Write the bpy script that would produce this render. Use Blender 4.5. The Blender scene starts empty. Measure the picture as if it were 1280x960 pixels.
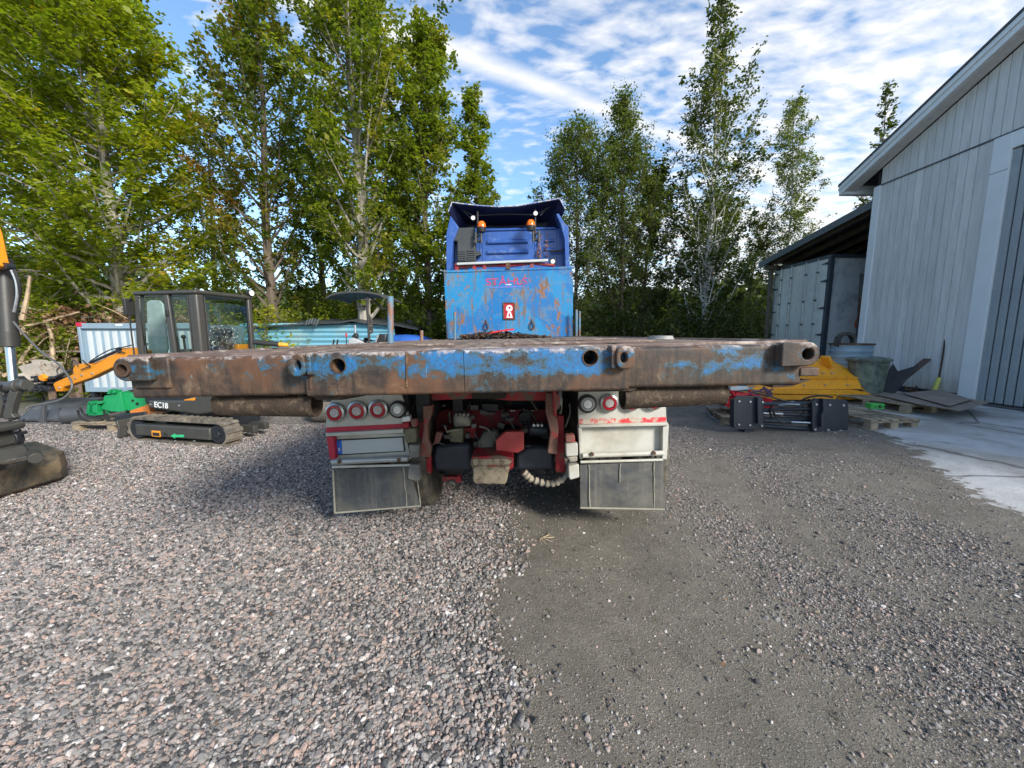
import bpy, math, random
import numpy as np
from mathutils import Vector, Matrix, Euler
R = math.radians
random.seed(7)
SC = bpy.context.scene
COL = SC.collection

# ------------------------------------------------------------ camera
PITCH = R(7.2); CP, SP = math.cos(PITCH), math.sin(PITCH)
FPX = 482.0; CAMZ = 1.5
cam = bpy.data.cameras.new('camera'); camo = bpy.data.objects.new('camera', cam); COL.objects.link(camo)
cam.sensor_width = 36; cam.lens = FPX / 1280 * 36; cam.clip_start = .03; cam.clip_end = 3000
camo.location = (0, 0, CAMZ); camo.rotation_euler = (R(90) - PITCH, 0, 0)
SC.camera = camo
# ------------------------------------------------------------ light
SUN_EL, SUN_AZ = R(28), R(46)           # azimuth: degrees behind +x
to_sun = Vector((math.cos(SUN_EL) * math.cos(SUN_AZ), -math.cos(SUN_EL) * math.sin(SUN_AZ), math.sin(SUN_EL)))
sun = bpy.data.lights.new('sun', 'SUN'); suno = bpy.data.objects.new('sun', sun); COL.objects.link(suno)
sun.energy = 1.75; sun.angle = R(14); sun.color = (1, .95, .87)
suno.rotation_euler = to_sun.to_track_quat('Z', 'Y').to_euler()
SC.view_settings.view_transform = 'Standard'; SC.view_settings.look = 'None'
SC.view_settings.gamma = 1; SC.view_settings.exposure = 1.75


def nt_of(tree):
    N, L = tree.nodes, tree.links
    def n(t, _in=None, **kw):
        x = N.new(t)
        for k, v in kw.items(): setattr(x, k, v)
        for k, v in (_in or {}).items():
            if hasattr(v, 'is_output') or isinstance(v, bpy.types.NodeSocket): L.new(v, x.inputs[k])
            else: x.inputs[k].default_value = v
        return x
    return n, L


def ramp(n, fac, stops, interp='LINEAR'):
    r = n('ShaderNodeValToRGB', {0: fac}); e = r.color_ramp.elements; r.color_ramp.interpolation = interp
    while len(e) < len(stops): e.new(.5)
    for k, (p, c) in enumerate(stops):
        e[k].position = p; e[k].color = (c, c, c, 1) if isinstance(c, (int, float)) else (*c, 1)
    return r.outputs[0]


def mth(n, op, a, b=None, clamp=False):
    x = n('ShaderNodeMath', {0: a} if b is None else {0: a, 1: b}, operation=op); x.use_clamp = clamp
    return x.outputs[0]


def mixc(n, fac, a, b, blend='MIX'):
    x = n('ShaderNodeMix', data_type='RGBA', blend_type=blend)
    for k, v in ((0, fac), (6, a), (7, b)):
        if isinstance(v, bpy.types.NodeSocket): x.id_data.links.new(v, x.inputs[k])
        else: x.inputs[k].default_value = v if k == 0 else (*v[:3], 1)
    return x.outputs[2]


# world: Nishita sky + thin procedural altocumulus on a plane above
W = bpy.data.worlds.new('World'); SC.world = W; W.use_nodes = True
W.node_tree.nodes.clear()
n, L = nt_of(W.node_tree)
sky = n('ShaderNodeTexSky', sky_type='NISHITA'); sky.sun_disc = False
sky.sun_elevation = SUN_EL; sky.sun_rotation = R(90) + SUN_AZ; sky.air_density = 1.0; sky.dust_density = .6; sky.ozone_density = 2.2
tc = n('ShaderNodeTexCoord')
sep = n('ShaderNodeSeparateXYZ', {0: tc.outputs['Generated']})
zc = mth(n, 'MAXIMUM', sep.outputs[2], .02)
zz = mth(n, 'ADD', zc, .10)
px = mth(n, 'DIVIDE', sep.outputs[0], zz); py = mth(n, 'DIVIDE', sep.outputs[1], zz)
P = n('ShaderNodeCombineXYZ', {0: px, 1: py}).outputs[0]
rot = n('ShaderNodeMapping', {0: P, 'Rotation': (0, 0, R(-32)), 'Scale': (1.0, 1.7, 1)}).outputs[0]
big = n('ShaderNodeTexNoise', {'Vector': rot, 'Scale': .55, 'Detail': 4.0, 'Roughness': .5}).outputs[0]
warp = n('ShaderNodeTexNoise', {'Vector': P, 'Scale': 1.6, 'Detail': 2.0})
P2 = n('ShaderNodeMix', {0: .22, 4: rot, 5: warp.outputs['Color']}, data_type='VECTOR').outputs[1]
fine = n('ShaderNodeTexNoise', {'Vector': P2, 'Scale': 12.0, 'Detail': 5.0, 'Roughness': .5, 'Distortion': .08}).outputs[0]
# more cloud towards +x (the sun side)
bias = mth(n, 'MULTIPLY_ADD', px, .13); bias.node.inputs[2].default_value = -.03
cov = mth(n, 'ADD', mth(n, 'MULTIPLY', big, .62), mth(n, 'MULTIPLY', fine, .88))
cov = mth(n, 'ADD', cov, mth(n, 'MINIMUM', mth(n, 'MAXIMUM', bias, -.15), .15))
cm = ramp(n, cov, [(.66, 0.0), (.80, .40), (1.0, .84)])
# long straight streak (old condensation trail)
def ang(x0, y0, x1, y1):
    dx, dy = x1 - x0, y1 - y0; l = math.hypot(dx, dy); return (-dy / l, dx / l, (dy * x0 - dx * y0) / l)
def skyp(a, b):
    u = (a - 640) / FPX; v = (480 - b) / FPX; d = Vector((u, CP + v * SP, -SP + v * CP)).normalized(); return d.x / (d.z + .10), d.y / (d.z + .10)
la, lb, lc = ang(*skyp(540, 55), *skyp(835, 168))
dist = mth(n, 'ADD', mth(n, 'ADD', mth(n, 'MULTIPLY', px, la), mth(n, 'MULTIPLY', py, lb)), lc)
dist = mth(n, 'ADD', dist, mth(n, 'MULTIPLY', mth(n, 'SUBTRACT', warp.outputs[0], .5), .10))
st = mth(n, 'DIVIDE', mth(n, 'ABSOLUTE', dist), .068)
st = mth(n, 'MULTIPLY', ramp(n, st, [(0, .95), (.45, .6), (1, 0.0)]), mth(n, 'ADD', mth(n, 'MULTIPLY', fine, .9), .45))
cm = mth(n, 'MAXIMUM', cm, st)
fade = ramp(n, sep.outputs[2], [(0, .85), (.12, .45), (.3, 0.0)])   # horizon haze
cm = mth(n, 'MINIMUM', mth(n, 'ADD', cm, mth(n, 'MULTIPLY', fade, .35)), .97)
skyc = mixc(n, 1.0, sky.outputs[0], (.84, .95, 1.0), 'MULTIPLY')
ccol = mixc(n, fine, (3.6, 3.55, 3.5), (4.6, 4.45, 4.25))
fin = mixc(n, cm, skyc, ccol)
bg = n('ShaderNodeBackground', {'Color': fin, 'Strength': .088})
L.new(bg.outputs[0], n('ShaderNodeOutputWorld').inputs[0])

# ------------------------------------------------------------ materials
MATS = {}
def mat(name, col, rough=.6, metal=0.0, var=.18, scale=9, col2=None, thr=.55, scale2=5, bump=.15, bscale=60, soft=.05, rough2=None, spec=.5, stretch=(1, 1, 1), col3=None, thr3=.62, streak=None, objvar=0, splash=None):
    """noise-mottled paint / metal / wood with up to two further patch colours (rust, dirt, bare metal)"""
    if name in MATS: return MATS[name]
    m = bpy.data.materials.new(name); m.use_nodes = True; m.node_tree.nodes.clear(); MATS[name] = m
    n, L = nt_of(m.node_tree)
    tc = n('ShaderNodeTexCoord').outputs['Object']
    v = n('ShaderNodeMapping', {0: tc, 'Scale': stretch}).outputs[0]
    a = n('ShaderNodeTexNoise', {'Vector': v, 'Scale': scale, 'Detail': 6.0, 'Roughness': .65}).outputs[0]
    c = mixc(n, ramp(n, a, [(.3, 0.0), (.7, 1.0)]), [k * (1 - var) for k in col], [min(1, k * (1 + var)) for k in col])
    if objvar: c = mixc(n, 1.0, c, ramp(n, n('ShaderNodeObjectInfo').outputs['Random'], [(0, 1 - objvar), (1, 1 + objvar * .6)]), 'MULTIPLY')
    rg = rough
    if col2:
        b = n('ShaderNodeTexNoise', {'Vector': v, 'Scale': scale2, 'Detail': 9.0, 'Roughness': .7, 'Distortion': .3}).outputs[0]
        mk = ramp(n, b, [(thr - soft, 0.0), (thr + soft, 1.0)])
        c = mixc(n, mk, c, mixc(n, a, [k * .6 for k in col2], [k * 1.35 for k in col2]))
        if rough2 is not None: rg = mth(n, 'ADD', mth(n, 'MULTIPLY', mk, rough2 - rough), rough)
    if col3:
        b3 = n('ShaderNodeTexNoise', {'Vector': n('ShaderNodeMapping', {0: v, 'Location': (3, 7, 1)}).outputs[0], 'Scale': scale2 * 2.3, 'Detail': 8.0, 'Roughness': .75}).outputs[0]
        c = mixc(n, ramp(n, b3, [(thr3 - .03, 0.0), (thr3 + .03, 1.0)]), c, col3)
    if streak:
        sv = n('ShaderNodeMapping', {0: tc, 'Scale': (22, 22, 1.2)}).outputs[0]
        s_ = n('ShaderNodeTexNoise', {'Vector': sv, 'Scale': 1.0, 'Detail': 4.0, 'Roughness': .7}).outputs[0]
        c = mixc(n, ramp(n, s_, [(.52, 0.0), (.72, .75)]), c, streak)
    if splash:
        zz0 = n('ShaderNodeSeparateXYZ', {0: tc}).outputs[2]
        c = mixc(n, ramp(n, mth(n, 'ADD', mth(n, 'SUBTRACT', zz0, .1), mth(n, 'MULTIPLY', a, .5)), [(.2, .75), (.62, 0.0)]), c, splash)
    f = n('ShaderNodeTexNoise', {'Vector': v, 'Scale': bscale, 'Detail': 5.0, 'Roughness': .7}).outputs[0]
    bp = n('ShaderNodeBump', {'Strength': bump, 'Distance': .01, 'Height': mth(n, 'ADD', f, mth(n, 'MULTIPLY', a, .6))}).outputs[0]
    p = n('ShaderNodeBsdfPrincipled', {'Base Color': c, 'Metallic': metal, 'Normal': bp, 'Specular IOR Level': spec})
    rn = mth(n, 'ADD', mth(n, 'MULTIPLY', mth(n, 'SUBTRACT', f, .5), .25), rg)
    L.new(rn, p.inputs['Roughness'])
    L.new(p.outputs[0], n('ShaderNodeOutputMaterial').inputs[0])
    return m

black_steel = mat('black_steel', (.022, .025, .03), .42, .2, .3, 6, col2=(.09, .08, .07), thr=.66, scale2=7)
dark_grey = mat('dark_grey_paint', (.052, .05, .044), .45, 0, .15, 5, col2=(.13, .12, .1), thr=.66, scale2=4, bump=.08)
orange = mat('orange_paint', (.75, .27, .012), .4, 0, .1, 4, col2=(.28, .15, .06), thr=.7, scale2=8, bump=.05)
yellow = mat('yellow_paint', (.93, .38, .016), .5, 0, .1, 4, col2=(.42, .2, .05), thr=.67, scale2=7, bump=.08, streak=(.5, .25, .06))
green = mat('green_paint', (.01, .27, .09), .45, 0, .12, 4, col2=(.05, .07, .05), thr=.7, scale2=9, bump=.05)
chrome = mat('chrome_steel', (.62, .62, .62), .22, 1.0, .1, 4, bump=.02)
rubber = mat('rubber', (.03, .03, .03), .75, 0, .3, 10, col2=(.13, .115, .095), thr=.55, scale2=5, soft=.15)
mudflap_m = mat('mudflap_rubber', (.045, .05, .055), .6, 0, .25, 6, col2=(.19, .17, .13), thr=.6, scale2=2.4, soft=.16, streak=(.15, .14, .12))
mud = mat('dried_mud', (.3, .24, .16), .95, 0, .25, 12, col2=(.14, .1, .07), thr=.55, scale2=14, bump=.6, bscale=40)
rust = mat('rusty_steel', (.085, .05, .03), .75, .2, .35, 9, col2=(.2, .11, .055), thr=.55, scale2=11, col3=(.035, .028, .024), thr3=.6, bump=.5, bscale=90)
rust_dark = mat('dark_rusty_steel', (.05, .034, .025), .75, .2, .35, 9, col2=(.1, .06, .035), thr=.58, scale2=16, bump=.6, bscale=120)
chassis_red = mat('chassis_red', (.34, .012, .02), .6, 0, .25, 6, col2=(.12, .085, .06), thr=.53, scale2=6, bump=.15)
chassis_dark = mat('chassis_black', (.016, .016, .018), .6, 0, .3, 6, col2=(.07, .055, .04), thr=.6, scale2=6)
grey_part = mat('grey_muddy_part', (.17, .165, .15), .7, 0, .3, 9, col2=(.3, .27, .21), thr=.56, scale2=9, bump=.3)
panel_white = mat('dirty_white_panel', (.46, .45, .4), .55, 0, .1, 4, col2=(.34, .3, .22), thr=.6, scale2=3, soft=.12, col3=(.22, .12, .05), thr3=.72, bump=.06)
cab_blue = mat('cab_blue', (.032, .095, .33), .32, 0, .1, 4, col2=(.2, .27, .42), thr=.66, scale2=5, soft=.12, bump=.03)
cab_dark = mat('cab_dark_plastic', (.045, .05, .052), .6, 0, .2, 5, bump=.08)
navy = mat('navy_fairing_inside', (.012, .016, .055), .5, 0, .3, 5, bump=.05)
board_red = mat('worn_red_paint', (.55, .02, .03), .5, 0, .15, 5, col2=(.4, .33, .25), thr=.62, scale2=16, bump=.1)
white_plastic = mat('white_plastic', (.7, .7, .68), .4, 0, .05, 4, bump=.02)
wood_grey = mat('weathered_wood', (.2, .165, .125), .85, 0, .35, 5, col2=(.11, .09, .07), thr=.55, scale2=4, stretch=(1, 1, 1), bump=.4)
wood_deck = mat('deck_plank_wood', (.27, .2, .15), .8, 0, .3, 4, col2=(.09, .06, .045), thr=.54, scale2=5, stretch=(4, .5, 4), bump=.5, objvar=.3)
alu = mat('aluminium', (.55, .56, .57), .35, .7, .15, 6, col2=(.35, .33, .3), thr=.62, scale2=7)


def text_mat(name, c, rough=.5):
    return mat(name, c, rough, 0, .05, 5, bump=.02)


# ------------------------------------------------------------ frames, mesh builder, object helpers
def ray(a, b):
    u = (a - 640) / FPX; v = (480 - b) / FPX
    return Vector((u, CP + v * SP, -SP + v * CP))


class Fr:
    """a thing's own frame; p() turns a line of sight into a point of one of the frame's planes"""
    def __init__(s, loc=(0, 0, 0), rot=(0, 0, 0)):
        s.M = Matrix.Translation(loc) @ Euler([R(k) for k in rot]).to_matrix().to_4x4(); s.I = s.M.inverted()
    def p(s, a, b, **k):
        o = s.I @ Vector((0, 0, CAMZ)); d = s.I.to_3x3() @ ray(a, b)
        (ax, val), = k.items(); i = 'xyz'.index(ax); t = (val - o[i]) / d[i]
        return o + d * t
    def xz(s, pts, y, z=None):          # pts [(px,py)] or zoomed ones with z=(ox,oy,scale)
        if z: pts = [(z[0] + a / z[2], z[1] + b / z[2]) for a, b in pts]
        return [(q.x, q.z) for q in (s.p(a, b, y=y) for a, b in pts)]


class MB:
    def __init__(s): s.v = []; s.f = []
    def add(s, vs, fs):
        k = len(s.v); s.v += [tuple(v) for v in vs]; s.f += [tuple(i + k for i in f) for f in fs]; return s
    def box(s, c, d, rot=None):
        hx, hy, hz = d[0] / 2, d[1] / 2, d[2] / 2
        vs = [Vector((x * hx, y * hy, z * hz)) for z in (-1, 1) for x, y in ((-1, -1), (1, -1), (1, 1), (-1, 1))]
        if rot:
            M = Euler([R(k) for k in rot]).to_matrix(); vs = [M @ v for v in vs]
        return s.add([v + Vector(c) for v in vs], [(3, 2, 1, 0), (4, 5, 6, 7), (0, 1, 5, 4), (1, 2, 6, 5), (2, 3, 7, 6), (3, 0, 4, 7)])
    def bb(s, x0, x1, y0, y1, z0, z1): return s.box(((x0 + x1) / 2, (y0 + y1) / 2, (z0 + z1) / 2), (abs(x1 - x0), abs(y1 - y0), abs(z1 - z0)))
    def prism(s, poly, a, b, ax='y'):
        """extrude a polygon (its two coordinates in the order of the other axes) from a to b along ax"""
        def mk(p, q, t): return {'x': (t, p, q), 'y': (p, t, q), 'z': (p, q, t)}[ax]
        m = len(poly); ar = sum(poly[i][0] * poly[(i + 1) % m][1] - poly[(i + 1) % m][0] * poly[i][1] for i in range(m))
        if (ar < 0) != (ax == 'y'): poly = poly[::-1]
        if a > b: a, b = b, a
        vs = [mk(p, q, a) for p, q in poly] + [mk(p, q, b) for p, q in poly]
        fs = [tuple(range(m))[::-1], tuple(range(m, 2 * m))] + [(i, (i + 1) % m, m + (i + 1) % m, m + i) for i in range(m)]
        return s.add(vs, fs)
    def plate(s, outer, inner, a, b, ax='y'):
        """plate with a hole; both outlines have the same number of points"""
        def mk(p, q, t): return {'x': (t, p, q), 'y': (p, t, q), 'z': (p, q, t)}[ax]
        m = len(outer); vs = []
        for t in (a, b):
            vs += [mk(p, q, t) for p, q in outer] + [mk(p, q, t) for p, q in inner]
        fs = []
        for i in range(m):
            j = (i + 1) % m
            fs += [(i, j, m + j, m + i), (2 * m + j, 2 * m + i, 3 * m + i, 3 * m + j), (j, i, 2 * m + i, 2 * m + j), (m + i, m + j, 3 * m + j, 3 * m + i)]
        return s.add(vs, fs)
    def cyl(s, p0, p1, r0, r1=None, n=16, caps=True):
        p0, p1 = Vector(p0), Vector(p1); r1 = r0 if r1 is None else r1
        d = (p1 - p0).normalized(); u = d.orthogonal().normalized(); w = d.cross(u)
        vs = []
        for p, r in ((p0, r0), (p1, r1)):
            vs += [p + (u * math.cos(2 * math.pi * i / n) + w * math.sin(2 * math.pi * i / n)) * r for i in range(n)]
        fs = [(i, (i + 1) % n, n + (i + 1) % n, n + i) for i in range(n)]
        if caps: fs += [tuple(range(n))[::-1], tuple(range(n, 2 * n))]
        return s.add(vs, fs)
    def pipe(s, p0, p1, ro, ri, n=20, c1=0):
        """hollow tube"""
        p0, p1 = Vector(p0), Vector(p1); d = (p1 - p0).normalized(); u = d.orthogonal().normalized(); w = d.cross(u); vs = []
        for p, r in ((p0, ro), (p1, ro), (p1, ri), (p0, ri)):
            vs += [p + (u * math.cos(2 * math.pi * i / n) + w * math.sin(2 * math.pi * i / n)) * r for i in range(n)]
        fs = []
        for k in range(4):
            a, b = k * n, ((k + 1) % 4) * n
            fs += [(a + i, a + (i + 1) % n, b + (i + 1) % n, b + i) for i in range(n)]
        return s.add(vs, fs)
    def tube(s, pts, r, n=8, closed=False):
        pts = [Vector(p) for p in pts]; m = len(pts); rs = r if isinstance(r, (list, tuple)) else [r] * m
        vs = []; u = None
        for i, p in enumerate(pts):
            d = (pts[min(i + 1, m - 1)] - pts[max(i - 1, 0)]).normalized()
            u = d.orthogonal().normalized() if u is None else (u - d * u.dot(d)).normalized()
            w = d.cross(u)
            vs += [p + (u * math.cos(2 * math.pi * k / n) + w * math.sin(2 * math.pi * k / n)) * rs[i] for k in range(n)]
        fs = [(i * n + k, i * n + (k + 1) % n, (i + 1) * n + (k + 1) % n, (i + 1) * n + k) for i in range(m - 1) for k in range(n)]
        fs += [tuple(range(n))[::-1], tuple(range((m - 1) * n, m * n))]
        return s.add(vs, fs)
    def lathe(s, prof, c, ax=(0, 0, 1), n=24):
        """prof [(r, h)] turned about the axis through c"""
        c = Vector(c); d = Vector(ax).normalized(); u = d.orthogonal().normalized(); w = d.cross(u); m = len(prof); vs = []
        for r, h in prof:
            vs += [c + d * h + (u * math.cos(2 * math.pi * k / n) + w * math.sin(2 * math.pi * k / n)) * max(r, 1e-4) for k in range(n)]
        fs = [(i * n + k, i * n + (k + 1) % n, (i + 1) * n + (k + 1) % n, (i + 1) * n + k) for i in range(m - 1) for k in range(n)]
        return s.add(vs, fs)
    def ball(s, c, r, n=10, sc=(1, 1, 1)):
        c = Vector(c); vs = []; fs = []
        for i in range(n + 1):
            t = math.pi * i / n
            for k in range(2 * n):
                a = math.pi * k / n; vs.append(c + Vector((math.sin(t) * math.cos(a) * sc[0], math.sin(t) * math.sin(a) * sc[1], math.cos(t) * sc[2])) * r)
        for i in range(n):
            for k in range(2 * n): fs.append((i * 2 * n + k, (i + 1) * 2 * n + k, (i + 1) * 2 * n + (k + 1) % (2 * n), i * 2 * n + (k + 1) % (2 * n)))
        return s.add(vs, fs)
    def sheet(s, grid, th=(0, 0, 0)):
        """grid of points [[..]..]; th = offset vector for a second skin"""
        a = len(grid); b = len(grid[0]); t = Vector(th)
        vs = [Vector(p) for r in grid for p in r]; q = lambda i, j: i * b + j
        fs = [(q(i, j), q(i, j + 1), q(i + 1, j + 1), q(i + 1, j)) for i in range(a - 1) for j in range(b - 1)]
        if t.length:
            k = a * b; vs += [v + t for v in vs[:k]]
            fs += [(f[3] + k, f[2] + k, f[1] + k, f[0] + k) for f in fs]
            rim = [q(0, j) for j in range(b)] + [q(i, b - 1) for i in range(1, a)] + [q(a - 1, j) for j in range(b - 2, -1, -1)] + [q(i, 0) for i in range(a - 2, 0, -1)]
            fs += [(rim[i + 1 - len(rim)], rim[i], rim[i] + k, rim[i + 1 - len(rim)] + k) for i in range(len(rim))]
        return s.add(vs, fs)
    def build(s, name, m, parent=None, bevel=0, seg=2, smooth=True, label=None, kind=None):
        me = bpy.data.meshes.new(name); me.from_pydata(s.v, [], s.f); me.materials.append(m)
        if bevel or True:
            import bmesh
            b = bmesh.new(); b.from_mesh(me); bmesh.ops.recalc_face_normals(b, faces=b.faces); b.to_mesh(me); b.free()
        if smooth:
            me.polygons.foreach_set('use_smooth', [True] * len(me.polygons)); me.set_sharp_from_angle(angle=R(35))
        me.update()
        o = bpy.data.objects.new(name, me); COL.objects.link(o)
        if parent is not None: o.parent = parent
        if bevel:
            d = o.modifiers.new('bevel', 'BEVEL'); d.width = bevel; d.segments = seg; d.limit_method = 'ANGLE'; d.angle_limit = R(40); d.harden_normals = False
        if label: o['label'] = label
        if kind: o['kind'] = kind
        return o


def thing(name, label, cat, fr=None, group=None):
    o = bpy.data.objects.new(name, None); COL.objects.link(o); o.empty_display_size = .2
    if fr: o.matrix_basis = fr.M
    o['label'] = label; o['category'] = cat
    if group: o['group'] = group
    return o
def tag(o, label, cat, group=None):
    o['label'] = label; o['category'] = cat
    if group: o['group'] = group
    return o
def place(o, fr): o.matrix_basis = fr.M; return o
def inst(o, parent, loc=(0, 0, 0), rot=None, name=None, scale=None):
    """another object sharing o's mesh"""
    c = o.copy(); COL.objects.link(c); c.parent = parent; c.location = loc
    if rot: c.rotation_euler = [R(k) for k in rot]
    if scale: c.scale = scale
    return c
def circ(cx, cz, r, n=24, a0=0, a1=2 * math.pi):
    return [(cx + r * math.cos(a0 + (a1 - a0) * i / n), cz + r * math.sin(a0 + (a1 - a0) * i / n)) for i in range(n)]
def textob(name, s, size, m, loc, rot, parent, ext=.002, align='CENTER', sx=1):
    cu = bpy.data.curves.new(name, 'FONT'); cu.body = s; cu.size = size; cu.extrude = ext; cu.align_x = align; cu.align_y = 'CENTER'; cu.offset = size * .012
    t = bpy.data.objects.new(name, cu)
    me = bpy.data.meshes.new_from_object(t); me.materials.clear(); me.materials.append(m)
    o = bpy.data.objects.new(name, me); COL.objects.link(o); o.parent = parent; o.location = loc; o.rotation_euler = [R(k) for k in rot]; o.scale = (sx, 1, 1)
    bpy.data.objects.remove(t); return o

# ------------------------------------------------------------ ground
def sm(a, b, x):
    t = np.clip((x - a) / (b - a), 0, 1); return t * t * (3 - 2 * t)
def _hash(ix, iy, k): 
    h = np.sin(ix * 127.1 + iy * 311.7 + k * 74.7) * 43758.5453; return h - np.floor(h)
def vn(x, y, k=0):
    """value noise"""
    ix, iy = np.floor(x), np.floor(y); fx, fy = x - ix, y - iy; fx = fx * fx * (3 - 2 * fx); fy = fy * fy * (3 - 2 * fy)
    return (_hash(ix, iy, k) * (1 - fx) + _hash(ix + 1, iy, k) * fx) * (1 - fy) + (_hash(ix, iy + 1, k) * (1 - fx) + _hash(ix + 1, iy + 1, k) * fx) * fy
def fbm(x, y, k=0): return vn(x, y, k) * .5 + vn(x * 2.1, y * 2.1, k + 1) * .3 + vn(x * 4.3, y * 4.3, k + 2) * .2
def gz(x, y):
    x = np.asarray(x, float); y = np.asarray(y, float)
    z = .27 * sm(1.5, 6, x) * sm(-3, 1, y)
    near = sm(30, 15, np.hypot(x, y))
    z = z + near * (.030 * (fbm(x * .9, y * .9, 5) - .5) + .012 * (fbm(x * 4, y * 4, 9) - .5)) * (1 - .8 * conc(x, y))
    # wheel ruts in the dirt track
    z = z - near * .014 * np.exp(-((x - .75 - .05 * np.sin(y)) / .22) ** 2) * sm(.3, 1.2, y)
    return z
def segd(x, y, pts):
    """signed side/ distance to polyline (min distance)"""
    d = np.full(np.shape(x), 1e9)
    for (a, b), (c, e) in zip(pts[:-1], pts[1:]):
        l = (c - a) ** 2 + (e - b) ** 2; t = np.clip(((x - a) * (c - a) + (y - b) * (e - b)) / l, 0, 1)
        d = np.minimum(d, np.hypot(x - a - t * (c - a), y - b - t * (e - b)))
    return d
def conc(x, y):
    ed = np.interp(y, [1.5, 2.6, 3.3, 3.75, 4.4, 4.8, 5.2, 9.5], [3.75, 3.8, 4.1, 4.3, 4.55, 4.7, 5.1, 5.4])
    ed = ed + .45 * (fbm(x * 1.3, y * 1.3, 21) - .5) + .2 * (fbm(x * 5, y * 5, 25) - .5)
    return sm(-.30, .34, x - ed) * sm(1.0, 1.6, y) * sm(10.6, 10.2, y)
def grav(x, y):
    e = -.07 + .62 * (fbm(x * .7, y * 1.9, 31) - .5) + .12 * (fbm(x * 4, y * 4, 33) - .5)
    e = e + .35 * sm(3.1, 4.4, y)
    g = sm(.34, -.22, x - e + .25 * (fbm(x * 9, y * 9, 35) - .5))
    # thin gravel drifts between the wheel tracks
    d1 = segd(x, y, [(1.6, 6.2), (1.55, 4.6), (1.45, 3.3), (1.55, 2.75), (1.8, 2.25), (2.2, 1.75), (2.8, 1.2)])
    b = sm(.62, .0, d1 + .7 * (fbm(x * 2, y * 2, 41) - .5) + .2 * (fbm(x * 9, y * 9, 43) - .5)) * .4 * sm(1.2, 1.7, x)
    far = sm(4.3, 5.2, y) * sm(3.2, 2.2, x)
    b = np.maximum(b, far * .8)
    w = sm(.5, .1, segd(x, y, [(3.0, 2.6), (2.6, 3.6), (2.9, 4.6)]) + .5 * (fbm(x * 2, y * 2, 47) - .5)) * .35
    return np.maximum(np.maximum(g, b), w) * (1 - conc(x, y))

def G(a, b):
    """where a line of sight meets the ground"""
    d = ray(a, b); z = 0.0
    for _ in range(25):
        t = (z - CAMZ) / d.z; z = float(gz(d.x * t, d.y * t))
    return Vector((d.x * t, d.y * t, z))

def axis_pts():
    a = [-900, -400, -150, -60, -30, -18, -12]
    xs = a + list(np.arange(-9.6, 9.61, .075)) + [12, 18, 30, 60, 150, 400, 900]
    ys = [-900, -300, -60, -20, -8, -3] + list(np.arange(-.9, 12.4, .075)) + [14, 17, 22, 30, 60, 150, 400, 900]
    return np.array(xs, float), np.array(ys, float)
gx, gy = axis_pts(); X, Y = np.meshgrid(gx, gy); Z = gz(X, Y)
nx, ny = len(gx), len(gy)
me = bpy.data.meshes.new('ground'); co = np.stack([X, Y, Z], -1).reshape(-1, 3)
ii = (np.arange(ny - 1)[:, None] * nx + np.arange(nx - 1)[None]).ravel()
fc = np.stack([ii, ii + 1, ii + nx + 1, ii + nx], -1)
me.vertices.add(len(co)); me.vertices.foreach_set('co', co.ravel()); me.loops.add(fc.size); me.loops.foreach_set('vertex_index', fc.ravel())
me.polygons.add(len(fc)); me.polygons.foreach_set('loop_start', np.arange(0, fc.size, 4)); me.update(calc_edges=True)
me.polygons.foreach_set('use_smooth', [True] * len(fc))
for nm, fn in (('gravel', grav), ('concrete', conc), ('grass', lambda x, y: np.maximum(sm(10.2, 11.6, y + 1.2 * (fbm(x * .5, y * .5, 60) - .5)), sm(9.2, 10.5, -x)) * (x < 12) + 0.0 * y)):
    at_ = me.attributes.new(nm, 'FLOAT', 'POINT'); at_.data.foreach_set('value', np.asarray(fn(X, Y), float).ravel())
gm = bpy.data.materials.new('ground_gravel_dirt'); gm.use_nodes = True; gm.node_tree.nodes.clear(); n, L = nt_of(gm.node_tree)
tc = n('ShaderNodeTexCoord').outputs['Object']
wv = n('ShaderNodeTexNoise', {'Vector': tc, 'Scale': 28.0, 'Detail': 3.0}).outputs['Color']
tw = n('ShaderNodeMix', {0: .015, 4: tc, 5: wv}, data_type='VECTOR').outputs[1]
vo = n('ShaderNodeTexVoronoi', {'Vector': tw, 'Scale': 54.0, 'Randomness': 1.0})
vo2 = n('ShaderNodeTexVoronoi', {'Vector': tw, 'Scale': 54.0}, feature='DISTANCE_TO_EDGE')
rnd = n('ShaderNodeSeparateColor', {0: vo.outputs['Color']})
STONE = [(0, (.05, .05, .052)), (.17, (.10, .10, .10)), (.34, (.28, .262, .25)), (.55, (.37, .345, .32)), (.72, (.54, .375, .305)), (.84, (.30, .285, .27)), (.93, (.6, .5, .45)), (1, (.78, .75, .71))]
def stone_stops(k=1.0): return [(p, tuple(q * k for q in c)) for p, c in STONE]
stone = ramp(n, rnd.outputs[0], stone_stops())
gap = ramp(n, vo2.outputs[0], [(0, 0.0), (.12, 1.0)])
big = n('ShaderNodeTexNoise', {'Vector': tc, 'Scale': .8, 'Detail': 5.0, 'Roughness': .6}).outputs[0]
gravc = mixc(n, gap, (.06, .055, .05), stone)
gravc = mixc(n, ramp(n, big, [(.4, 0.0), (.62, .3)]), gravc, (.22, .19, .16))
f1 = n('ShaderNodeTexNoise', {'Vector': tc, 'Scale': 90.0, 'Detail': 6.0, 'Roughness': .8}).outputs[0]
f2 = n('ShaderNodeTexNoise', {'Vector': tc, 'Scale': 5.0, 'Detail': 8.0, 'Roughness': .7}).outputs[0]
dirt = mixc(n, ramp(n, f2, [(.3, 0.0), (.72, 1.0)]), (.15, .133, .105), (.27, .242, .198))
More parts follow.
